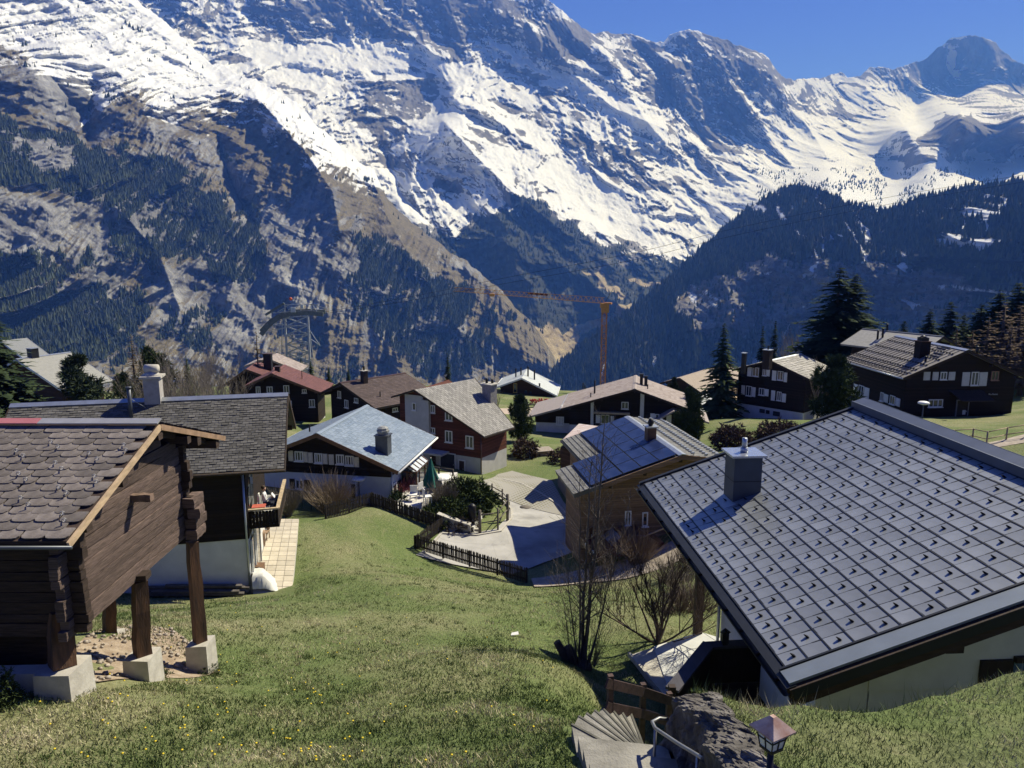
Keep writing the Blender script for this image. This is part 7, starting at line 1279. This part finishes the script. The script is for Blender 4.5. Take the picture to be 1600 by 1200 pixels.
# ================================================================== CRANE, PYLON, CABLES
orange = mat('crane_orange', (.50, .25, .06), .55, .2, 3); orange_r = mat('crane_rust_orange', (.42, .19, .055), .6, .3, 3)
def crane():
    Y = 135.0; base = pt(941, 640, Y); top = hit(948, 480, base, Vector((0, -1, 0))); w_ = .85; t = thing('tower_crane', (base.x, base.y, base.z - 6), 'orange lattice tower crane rising behind the long pinkish roof', 'crane'); z0, z1 = base.z - 6, top.z; c = base
    mb = MB(); n = int((z1 - z0) / 1.1); dz = (z1 - z0) / n
    for sx, sy in ((-1, -1), (1, -1), (1, 1), (-1, 1)): mb.bar((c.x + sx * w_ / 2, Y + sy * w_ / 2, z0), (c.x + sx * w_ / 2, Y + sy * w_ / 2, z1), .12)
    for k in range(n):
        for (ax, ay), (bx, by) in (((-1, -1), (1, -1)), ((1, -1), (1, 1)), ((1, 1), (-1, 1)), ((-1, 1), (-1, -1))):
            za, zb_ = z0 + k * dz, z0 + (k + 1) * dz; f = 1 if k % 2 else -1; p, q = (c.x + ax * w_ / 2, Y + ay * w_ / 2), (c.x + bx * w_ / 2, Y + by * w_ / 2)
            if f < 0: p, q = q, p
            mb.bar((p[0], p[1], za), (q[0], q[1], zb_), .07); mb.bar((p[0], p[1], za), (q[0], q[1], za), .05)
    put(mb, 'mast', orange_r, t); put(MB().box((c.x, Y, z1 + .3), (1.5, 1.5, .8)).box((c.x + .1, Y, z1 - .5), (1.3, 1.3, .9)), 'slewing_ring', orange, t)
    d = Vector((-.93, .36, 0)).normalized(); s = Vector((-d.y, d.x, 0)); p0 = Vector((c.x, Y, z1 + .7)); Lb = 30; mb = MB(); nb = 30
    for a in (-.5, .5): mb.bar(p0 + s * a, p0 + s * a + d * Lb + Vector((0, 0, 1.6)), .05)
    mb.bar(p0 + Vector((0, 0, 1.0)), p0 + Vector((0, 0, .7 + 1.6)) + d * Lb, .06)
    for k in range(nb):
        a = p0 + d * Lb * k / nb + Vector((0, 0, 1.6 * k / nb)); b_ = p0 + d * Lb * (k + 1) / nb + Vector((0, 0, 1.6 * (k + 1) / nb)); m_ = (a + b_) / 2 + Vector((0, 0, 1.0 - .3 * k / nb))
        for e in (-.5, .5): mb.bar(a + s * e, m_, .035); mb.bar(b_ + s * e, m_, .035)
    put(mb, 'jib', orange, t); put(MB().bar(p0, p0 - d * 1.3, .9, .3), 'counter_jib', orange_r, t)
    q = p0 + d * 22 + Vector((0, 0, 1.0)); put(MB().box(q, (1.0, .8, .5)), 'trolley', orange, t); put(MB().tube([p0 + Vector((.1, 0, .2)), p0 + Vector((1.8, 2, 2.6))], .05, 5), 'tie_rod', black_metal, t)
    # dark lettering board on the jib, only its strokes can be made out
    put(MB().bar(p0 + d * 11 + Vector((0, 0, 1.25)) - s * .52, p0 + d * 15 + Vector((0, 0, 1.45)) - s * .52, .05, .35), 'name_board', mat('maroon_board', (.09, .02, .02), .7), t)
crane()
galv = mat('galvanised_steel', (.36, .38, .38), .55, .25, 2, metal=.3); galv_d = mat('dark_galvanised_steel', (.12, .14, .135), .6, .25, 2)
def pylon():
    Y = 150.0; base = pt(468, 610, Y); t = thing('cable_car_pylon', (base.x, base.y, base.z - 3), 'grey lattice cable car pylon with curved rope saddles behind the dull red roof', 'pylon'); P = lambda x, y, dy=0.0: hit(x, y, Vector((0, Y + dy, 0)), Vector((0, -1, 0)))
    A = [P(452, 612, -3), P(486, 612, -3), P(486, 612, 3), P(452, 612, 3)]; B = [P(445, 496, -1.6), P(481, 494, -1.6), P(481, 494, 1.6), P(445, 496, 1.6)]; A = [P(452, 620, -3), P(487, 620, -3), P(487, 620, 3), P(452, 620, 3)]; mb = MB(); n = 9
    for k in range(4): mb.bar(A[k], B[k], .36)
    for k in range(n):
        f0, f1 = k / n, (k + 1) / n
        for i in range(4):
            j = (i + 1) % 4; a0, a1, b0, b1 = A[i].lerp(B[i], f0), A[i].lerp(B[i], f1), A[j].lerp(B[j], f0), A[j].lerp(B[j], f1); mb.bar(a0, b1, .2); mb.bar(b0, a1, .2); mb.bar(a1, b1, .13)
    put(mb, 'lattice_tower', galv, t)
    for dy, pts in ((-1.8, [(408, 523), (420, 508), (436, 496), (455, 490), (480, 489), (505, 491)]), (1.8, [(408, 518), (422, 503), (438, 493), (457, 487), (482, 486), (508, 487)])):
        mb = MB(); q = [P(x, y, dy) for x, y in pts]
        for a, b_ in zip(q[:-1], q[1:]): mb.bar(a, b_, .4, .85)
        put(mb, 'rope_saddle', galv_d, t); mb = MB()
        for a, (x, y) in zip(q[:4], ((446, 512), (447, 508), (448, 503), (450, 498))): mb.bar(a, P(x, y, dy), .12)
        put(mb, 'saddle_brace', galv, t, kind='stuff')
    mb = MB()
    for dy in (-1.8, 1.8): mb.bar(P(415, 492, dy), P(444, 474, dy), .3, .45)
    put(mb, 'upper_saddle', galv_d, t, kind='stuff'); mb = MB()
    for a, b_ in (((445, 476), (497, 476)), ((424, 489), (505, 484)), ((445, 496), (445, 476)), ((470, 494), (470, 476)), ((486, 492), (486, 475)), ((497, 490), (488, 476)), ((450, 484), (470, 476)), ((430, 490), (452, 476)), ((486, 475), (512, 483))):
        for dy in (-1.8, 1.8): mb.bar(P(*a, dy), P(*b_, dy), .13)
    for x in (445, 470, 497): mb.bar(P(x, 476, -1.8), P(x, 476, 1.8), .13)
    put(mb, 'work_platform', galv, t, kind='stuff'); put(MB().box(P(458, 484, -2.3), (.9, .3, 1.0)).box(P(472, 479, -2.3), (.5, .3, .8)), 'equipment_box', mat('pale_box', (.45, .48, .48), .5), t, kind='stuff'); mb = MB()
    for a, b_ in (((481, 512), (500, 540)), ((486, 530), (500, 540)), ((484, 520), (490, 562)), ((441, 500), (440, 560))): mb.bar(P(*a, -3), P(*b_, -3), .12)
    put(mb, 'ladder_stay', galv, t, kind='stuff'); c = P(454, 467); sp = single(MB().ball((c.x, c.y, c.z), .33, 14, 8), 'marker_ball', mat('orange_red', (.55, .10, .03), .5), (c.x, c.y, c.z - .33), 'small orange red warning ball above the pylon', 'warning ball')
pylon()
cable_m = mat('black_cable', (.008, .008, .009), 1.0, .1, 3, spec=0.0)
def cable(label, pts, r, group=None):
    """rope through points given by sight line and distance, with its sag"""
    P = [pt(*q) for q in pts]; o = single(MB().tube(P, r, 5), 'ropeway_cable', black_metal, P[0], label, 'cable', group); return o
def smooth_line(P, n=8):                     # catmull-rom through the given points
    out = []
    for i in range(len(P) - 1):
        p0, p1, p2, p3 = P[max(i - 1, 0)], P[i], P[i + 1], P[min(i + 2, len(P) - 1)]
        for k in range(n): t = k / n; out.append(.5 * ((2 * p1) + (p2 - p0) * t + (2 * p0 - 5 * p1 + 4 * p2 - p3) * t * t + (3 * p1 - p0 - 3 * p2 + p3) * t**3))
    return out + [P[-1]]
for k, path in enumerate((((507, 490, 150), (650, 468, 200), (800, 441, 260), (1000, 404, 330), (1170, 363, 400), (1400, 317, 500), (1600, 284, 600), (1720, 263, 660)), ((509, 487, 153), (650, 462, 203), (800, 432, 263), (1000, 393, 333), (1170, 352, 403), (1400, 306, 503), (1600, 273, 603), (1720, 252, 663)))):
    P = smooth_line([pt(*q) for q in path]); single(MB().tube(P, [.03 + .10 * i / len(P) for i in range(len(P))], 5), 'ropeway_cable', cable_m, P[0], ('lower' if k == 0 else 'upper') + ' of the two long ropeway cables crossing the valley view', 'cable', 'ropeway cables')
# ================================================================== SMALL THINGS
def skin_person(name, label, verts, edges, radii, m_of, loc):
    """one continuous body grown over a skeleton"""
    me = bpy.data.meshes.new('body'); me.from_pydata([tuple(v) for v in verts], edges, []); o = bpy.data.objects.new('body', me); COL.objects.link(o); o.modifiers.new('skin', 'SKIN'); sm = o.modifiers.new('sub', 'SUBSURF'); sm.levels = sm.render_levels = 2
    for i, r in enumerate(radii): me.skin_vertices[0].data[i].radius = (r, r)
    me.skin_vertices[0].data[0].use_root = True; dg = bpy.context.evaluated_depsgraph_get(); out = bpy.data.meshes.new_from_object(o.evaluated_get(dg)); bpy.data.objects.remove(o)
    for m in m_of[0]: out.materials.append(m)
    for p in out.polygons: p.material_index = m_of[1](p.center); p.use_smooth = True
    t = empty(name, tuple(loc), 0, label, 'person'); ORG[t.name] = Vector(loc); b = link('body', out, t); return t
skin_m = mat('skin', (.50, .31, .23), .6, .08); shirt = mat('white_shirt', (.66, .66, .66), .9, .06); dark_cl = mat('navy_clothes', (.03, .035, .055), .9, .15); hair_m = mat('dark_hair', (.05, .035, .025), .8)
def seated(loc, rz):
    V = [(0, 0, .50), (0, -.02, .75), (0, .0, 1.0), (0, .0, 1.10), (0, -.03, 1.22), (0, -.03, 1.31), (.10, -.05, .48), (.12, -.48, .50), (.12, -.50, .08), (.12, -.62, .03), (-.10, -.05, .48), (-.12, -.46, .52), (-.12, -.46, .08), (-.12, -.58, .03), (.19, .0, 1.0), (.25, -.10, .74), (.12, -.34, .80), (.07, -.41, .82), (-.19, .0, 1.0), (-.25, -.10, .74), (-.12, -.34, .80), (-.07, -.41, .82)]
    E = [(0, 1), (1, 2), (2, 3), (3, 4), (4, 5), (0, 6), (6, 7), (7, 8), (8, 9), (0, 10), (10, 11), (11, 12), (12, 13), (2, 14), (14, 15), (15, 16), (16, 17), (2, 18), (18, 19), (19, 20), (20, 21)]
    R = [.15, .14, .13, .055, .095, .085, .09, .065, .05, .04, .09, .065, .05, .04, .06, .045, .035, .03, .06, .045, .035, .03]
    def pick(c):
        if c.z > 1.11: return 0 if c.y < .0 or c.z < 1.2 else 2
        if abs(c.x) < .2 and c.y < -.33 and c.z > .7: return 0
        return 1 if c.z > .62 else 3
    t = skin_person('person', 'person in a white shirt sitting reading on the balcony', V, E, R, ([skin_m, shirt, hair_m, dark_cl], pick), loc); t.rotation_euler = (0, 0, rz); o = MB().ball((0, .015, 1.30), (.105, .11, .10), 10, 6).build('hair', hair_m, t)
    MB().box((0, -.42, .88), (.34, .03, .24), M=Matrix.Rotation(-.6, 3, 'X')).build('newspaper', mat('newsprint', (.62, .62, .60), .9, .1, 20), None); bk = bpy.data.objects['newspaper']; bk.location = loc; bk.rotation_euler = (0, 0, rz); tag(bk, 'open newspaper held by the person on the balcony', 'newspaper'); return t
H = H_gray; zd = -12.40; pz = hit(414, 772, Vector((0, 0, zd)), Vector((0, 0, 1))); u_, _z = 0, 0
pos = H.wp('front', H.sr * .35, zd, .75); rzz = math.atan2(H.planes['front'][1].y, H.planes['front'][1].x)
# the spot on the balcony that the photo shows
s_, z_ = (-2.0, 0); chp = H.wp('front', s_, zd, .55); seated(chp, rzz + math.pi / 2)
ch = thing('chair', tuple(chp), 'chair under the person on the balcony', 'chair'); mb = MB(); Mz = Matrix.Rotation(rzz + math.pi / 2, 3, 'Z')
put(MB().box(chp + Vector((0, 0, .38)), (.46, .44, .05), rzz), 'seat', white_paint, ch); put(MB().box(chp + Mz @ Vector((0, .24, .68)), (.46, .05, .6), rzz + math.pi / 2), 'backrest', white_paint, ch)
for sx, sy in ((-1, -1), (1, -1), (1, 1), (-1, 1)): put(MB().box(chp + Mz @ Vector((sx * .19, sy * .19, .18)), (.04, .04, .36), rzz), 'leg', white_paint, ch)
c2 = H.wp('front', s_ - .7, zd, .38); tb = thing('balcony_table', tuple(c2), 'small table with red cloth on the balcony', 'table'); put(MB().box(c2 + Vector((0, 0, .62)), (.6, .5, .04), rzz), 'tabletop', mat('red_cloth', (.42, .10, .07), .9), tb)
for sx, sy in ((-1, -1), (1, -1), (1, 1), (-1, 1)): put(MB().box(c2 + Vector((sx * .22, sy * .2, .3)), (.04, .04, .6), 0), 'leg', white_paint, tb)
c3 = H.wp('front', s_ - 1.05, zd, .9); single(MB().box(c3 + Vector((0, 0, .25)), (.5, .45, .5), rzz).box(c3 + Vector((0, 0, .52)), (.56, .5, .05), rzz), 'storage_box', white_paint, c3, 'white box standing on the balcony in front of the table', 'box')
# patio furniture
zp = -15.46; c = atz(413, 842, zp); ft = thing('garden_chair', tuple(c), 'wooden garden chair on the paved patio', 'chair'); wd_ = mat('garden_wood', (.26, .18, .12), .8, .25, 4); put(MB().box(c + Vector((0, 0, .42)), (.5, .5, .05)), 'seat', wd_, ft); put(MB().box(c + Vector((0, .25, .75)), (.5, .05, .55)), 'backrest', wd_, ft)
for sx, sy in ((-1, -1), (1, -1), (1, 1), (-1, 1)): put(MB().box(c + Vector((sx * .21, sy * .21, .2)), (.05, .05, .4)), 'leg', wd_, ft)
c = atz(408, 852, zp); single(MB().tube([c, c + Vector((0, 0, .7)), c + Vector((0, 0, .78))], [.22, .27, .27], 12), 'planter', wd_, c, 'brown tub standing on the patio in front of the garden chair', 'planter')
c = atz(398, 905, zp); single(MB().box(c + Vector((0, .1, .5)), (.8, .5, .34)).box(c + Vector((0, .1, .68)), (.84, .54, .03)), 'crate', mat('brown_crate', (.17, .10, .06), .85, .3, 6), c, 'brown box on top of the covered heap at the patio corner', 'box')
A = [atz(396, 928, zp), atz(435, 926, zp), atz(430, 905, zp), atz(396, 905, zp)]; hts = (.75, .05, .55, .8); V = []; rg = random.Random(4); cc = sum(A, Vector()) / 4
tv = MB(); n_ = 10; vs = []; fs = []
for i in range(n_ + 1):
    for j in range(n_ + 1):
        u, v = i / n_, j / n_; p = (A[0] * (1 - u) + A[1] * u) * (1 - v) + (A[3] * (1 - u) + A[2] * u) * v; hgt = .85 * max(0, 1 - max(0, u - .45) * 1.7) * (1 - .25 * v); edge = min(v, 1 - v, 1 - u); vs.append(p + Vector((rg.uniform(-.03, .03), rg.uniform(-.03, .03), hgt * min(1, .25 + edge * 6) + rg.uniform(0, .05))))
for i in range(n_):
    for j in range(n_): fs.append((i * (n_ + 1) + j, (i + 1) * (n_ + 1) + j, (i + 1) * (n_ + 1) + j + 1, i * (n_ + 1) + j + 1))
tv.add(vs, fs, True); tv.slab([Vector((p.x, p.y, zp + .0)) for p in A], (0, 0, 1), .04); single(tv, 'tarpaulin', mat('white_tarpaulin', (.58, .58, .55), .6, .08, 3), A[0], 'white tarpaulin draped over a heap at the patio corner', 'tarpaulin')
# stacked boards by the white wall behind the barn
pb = H.wp('left', -2.2, -14.9, .5); 
for k, (dx, dz, L, o_) in enumerate(((0, 0, 4.2, 0), (.3, .12, 4.0, .12), (-.2, .24, 4.4, .02), (.1, .36, 3.2, .1), (0, .02, 3.9, .35), (.2, .14, 3.6, .36))):
    x = H.planes['left'][2]; n = H.planes['left'][1]; c = Vector((H.planes['left'][0].x, H.planes['left'][0].y, 0)) + n * (.35 + o_); u0 = H.d.dot(Vector((0, 0, 0))); a = H.P(H.sl - .35 - o_, 2.0 + dx, 0); b_ = H.P(H.sl - .35 - o_, 2.0 + dx + L, 0); g = gzs(a.x, a.y); single(MB().bar((a.x, a.y, g + .12 + dz), (b_.x, b_.y, gzs(b_.x, b_.y) + .14 + dz), .22, .09), 'timber_board', mat('stacked_timber', (.09, .08, .075), .9, .3, 4) if k == 0 else bpy.data.materials['stacked_timber'], (a.x, a.y, g), ('lowest', 'second', 'third', 'topmost', 'outer lower', 'outer upper')[k] + ' grey timber in the pile against the white base wall behind the barn', 'timber', 'timbers piled behind the barn')
# terrace of the blue grey chalet: closed green parasol, furniture
z = TERR_Z; b = atz(674, 766, z); pr = thing('parasol', tuple(b), 'closed dark green parasol on the sunlit terrace', 'parasol'); put(MB().tube([b, b + Vector((0, 0, 2.3))], .03, 8), 'pole', white_paint, pr)
vs, fs = [], []
for i, (r, hh) in enumerate(((.62, .35), (.42, .95), (.2, 1.6), (.03, 2.25))):
    for k in range(16): q = r * (1 + (.22 if k % 2 else -.18) * (1 - i / 3.2)); vs.append(b + Vector((q * math.cos(k * math.pi / 8), q * math.sin(k * math.pi / 8), hh)))
for i in range(3):
    for k in range(16): fs.append((i * 16 + k, i * 16 + (k + 1) % 16, (i + 1) * 16 + (k + 1) % 16, (i + 1) * 16 + k))
put(MB().add(vs, fs), 'canopy', mat('parasol_green', (.012, .10, .085), .8, .15, 3), pr)
b = atz(688, 762, z); tb = thing('garden_table', tuple(b), 'round white garden table beside the green parasol', 'table'); put(MB().tube([b + Vector((0, 0, .72)), b + Vector((0, 0, .76))], .75, 18), 'tabletop', white_paint, tb); put(MB().tube([b, b + Vector((0, 0, .72))], [.22, .05], 10), 'pedestal', white_paint, tb)
for i, (px, py, lab) in enumerate(((646, 782, 'white garden chair near the red leaved shrub on the terrace'), (662, 776, 'white garden chair left of the green parasol on the terrace'), (668, 785, 'white garden chair at the juniper bed edge of the terrace'))):
    c = atz(px, py, z); ft = thing('garden_chair', tuple(c), lab, 'chair'); put(MB().box(c + Vector((0, 0, .42)), (.48, .48, .05), i), 'seat', black_metal if i == 1 else white_paint, ft); put(MB().box(c + Matrix.Rotation(i, 3, 'Z') @ Vector((0, .24, .7)), (.48, .04, .5), i), 'backrest', white_paint, ft)
    for sx, sy in ((-1, -1), (1, -1), (1, 1), (-1, 1)): put(MB().box(c + Matrix.Rotation(i, 3, 'Z') @ Vector((sx * .2, sy * .2, .2)), (.04, .04, .4), i), 'leg', white_paint, ft)
# white stones edging the juniper bed
mb = MB()
for k in range(60):
    f = rng.random(); p = gpt(738 + f * 16 + rng.uniform(-6, 4), 826 - f * 30 + rng.uniform(-4, 4), .1); r = rng.uniform(.06, .18); mb.ball(p, (r * 1.3, r, r * .8), 6, 4, .25, rng)
tag(mb.build('white_stones', plaster), 'white stones edging the juniper bed', None, None, 'stuff')
c = gpt(738, 826, .1); bb = thing('garden_sculpture', tuple(c), 'dark upright garden stove at the end of the white wall by the road', 'garden stove'); put(MB().tube([c + Vector((0, 0, .0)), c + Vector((0, 0, .6)), c + Vector((0, 0, .9)), c + Vector((0, 0, 1.4)), c + Vector((0, 0, 1.55))], [.18, .18, .27, .27, .1], 10), 'stove_body', black_metal, bb); put(MB().box(c + Vector((0, -.1, -.02)), (1.1, .7, .12)), 'base_slab', concrete, bb)
# hatch on the lawn, shaft cover
A = gpt(846, 710); hc = thing('shaft_cover', tuple(A), 'low wooden shaft cover on the lawn beyond the paver drive', 'shaft cover'); put(MB().box(A + Vector((0, 0, .22)), (1.9, 1.5, .44), .3), 'frame', wd_, hc); put(MB().box(A + Vector((0, 0, .48)), (2.0, 1.6, .06), .3), 'lid', mat('weathered_lid', (.30, .26, .22), .9, .2, 4), hc)
# manhole on the road
A = gpt(821, 794, .075); single(MB().tube([A, A + Vector((0, 0, .012))], .42, 18), 'manhole_cover', greyw, A, 'round manhole cover in the pale road bend', 'manhole cover')
# parked car half hidden behind the bare shrub
def car(px, py, rz, label):
    b = gpt(px, py, .06); t = thing('parked_car', tuple(b), label, 'car'); M = Matrix.Rotation(rz, 3, 'Z'); red = mat('dark_red_paint', (.07, .012, .016), .3, .1, 2, spec=.6); 
    def q(x, y, z): return b + M @ Vector((x, y, z))
    prof = [(-2.0, .35), (-2.05, .75), (-1.6, .88), (-1.05, .95), (-.45, 1.42), (.95, 1.45), (1.55, .98), (2.0, .92), (2.05, .40)]
    vs, fs = [], []; n = len(prof)
    for sy, k in ((-.84, 1), (.84, 1)):
        for x, z in prof: vs.append(q(x, sy * (.82 if z > 1.2 else 1), z))
    fs = [tuple(range(n)), tuple(range(2 * n - 1, n - 1, -1))] + [(i, i + n, (i + 1) % n + n, (i + 1) % n) for i in range(n)]; put(MB().add(vs, fs), 'body', red, t); g = glass_mat('car_glass', (.10, .12, .16))
    put(MB().add([q(-1.03, -.76, .985), q(-1.03, .76, .985), q(-.47, .66, 1.425), q(-.47, -.66, 1.425)], [(0, 1, 2, 3)]).add([q(-1.05, -.76, .99), q(-1.05, .76, .99), q(-.49, .66, 1.43), q(-.49, -.66, 1.43)], [(3, 2, 1, 0)]), 'windscreen', g, t)
    for sx in (-1.25, 1.25):
        for sy in (-.8, .8): w_ = put(MB().tube([q(sx, sy - .1, .32), q(sx, sy + .1, .32)], .32, 14), 'wheel', black_metal, t)
    for sy in (-.55, .55): put(MB().box(q(-2.03, sy, .66), (.08, .35, .16), rz), 'headlight', white_paint, t)
car(975, 870, .25, 'dark red car half hidden behind leafless shrubs at the larch clad house')
A = [gpt(948, 888, .5), gpt(978, 880, .75), gpt(990, 872, .9), gpt(958, 872, .8)]; single(MB().slab(A, (0, 0, 1), .05), 'cover_sheet', mat('blue_white_sheet', (.42, .46, .60), .4, .12, 2), A[0], 'pale blue sheet lying among the leafless shrubs', 'sheet')
A = [gpt(975, 875, .9), gpt(1055, 850, 1.2)]; single(MB().bar(A[0], A[1], .10, .06), 'pole', beam_pale, A[0], 'long pale pole leaning through the brush', 'pole')
# retaining wall and rail left of the solar house
a, b_ = gpt(862, 760), gpt(897, 812); rw = thing('retaining_wall', tuple(b_), 'shaded boarded retaining wall along the larch clad house', 'wall'); put(MB().bar(a + Vector((.6, 0, .5)), b_ + Vector((.6, 0, .5)), .25, 1.4), 'wall_panel', mat('grey_boards', (.14, .13, .12), .9, .2, 3), rw); put(MB().bar(a + Vector((.55, 0, 1.35)), b_ + Vector((.55, 0, 1.35)), .12, .08), 'rail', greyw, rw)
# sunlit sandy terrace wall and dark figure-high post before the pale roofed chalet
pl = [pt(790, 642, 100), pt(880, 640, 100), pt(905, 660, 92), pt(790, 668, 92)]; zt_ = -22.9
mb = MB().slab([atz(775, 638, -21.45), atz(890, 638, -21.45), atz(890, 668, -22.5), atz(775, 668, -22.5)], (0, .2, -1), 1.5); tag(mb.build('sand_terrace', mat('pinkish_gravel', (.50, .41, .33), .95, .1, 1, .2, 6)), 'sunlit pinkish gravel terrace before the pale roofed chalet', None, None, 'structure')
for k, (y_, yy) in enumerate(((636, 101), (664, 93))):
    A = pt(826 if k == 0 else 824, y_ + 6, yy); B = pt(860, y_ + 6, yy); f = thing('rail_fence', tuple(A), ('upper' if k == 0 else 'lower') + ' wooden fence at the sunlit gravel terrace', 'fence')
    for i in range(5): p = A.lerp(B, i / 4); put(MB().box(p + Vector((0, 0, .45)), (.12, .12, 1.1)), 'post', greyw, f)
    for z_ in (.5, .95): put(MB().bar(A + Vector((0, 0, z_)), B + Vector((0, 0, z_)), .08, .12), 'rail', greyw, f)
A = pt(823, 643, 100); single(MB().tube([A, A + Vector((0, 0, 1.3)), A + Vector((0, 0, 1.5)), A + Vector((0, 0, 1.75))], [.16, .2, .1, .09], 8), 'dark_post', black_metal, A, 'slim dark closed parasol on the sunlit gravel terrace', 'parasol')  # plain dark upright, what it is stays open
mb = MB(); A = pt(828, 630, 108); 
for k in range(70): p = A + Vector((rng.uniform(0, 3.0), rng.uniform(-.3, .3), rng.uniform(0, .6))); mb.ball(p, rng.uniform(.08, .18), 5, 3)
single(mb, 'flower_box', mat('red_blossom', (.45, .06, .06), .8, .3, 5), A, 'row of red flowers below the balcony of the pale roofed chalet', 'flowers')
# scrap of white paper on the meadow
A = gpt(804, 994, .05); single(MB().slab([A + Vector((-.12, -.05, 0)), A + Vector((.14, -.03, .02)), A + Vector((.12, .12, .05)), A + Vector((-.1, .1, .01))], (0, 0, 1), .01), 'paper_scrap', white_paint, A, 'scrap of white paper lying on the meadow', 'paper')
# ================================================================== AIR
def build_haze(density, color):
    m = bpy.data.materials.new('haze'); m.use_nodes = True; t = m.node_tree; t.nodes.clear()
    out = t.nodes.new('ShaderNodeOutputMaterial'); v = t.nodes.new('ShaderNodeVolumePrincipled')
    v.inputs['Density'].default_value = density; v.inputs['Color'].default_value = (*color, 1); v.inputs['Absorption Color'].default_value = (1, 1, 1, 1); v.inputs['Anisotropy'].default_value = 0.0
    t.links.new(v.outputs[0], out.inputs['Volume'])
    try: m.cycles.homogeneous_volume = True
    except Exception: pass
    o = MB().box((0, 6700, 1000), (25000, 13600, 4000)).build('haze', m); tag(o, None, None, None, 'stuff'); return o
build_haze(0.85e-4, (.10, .28, 1.0))
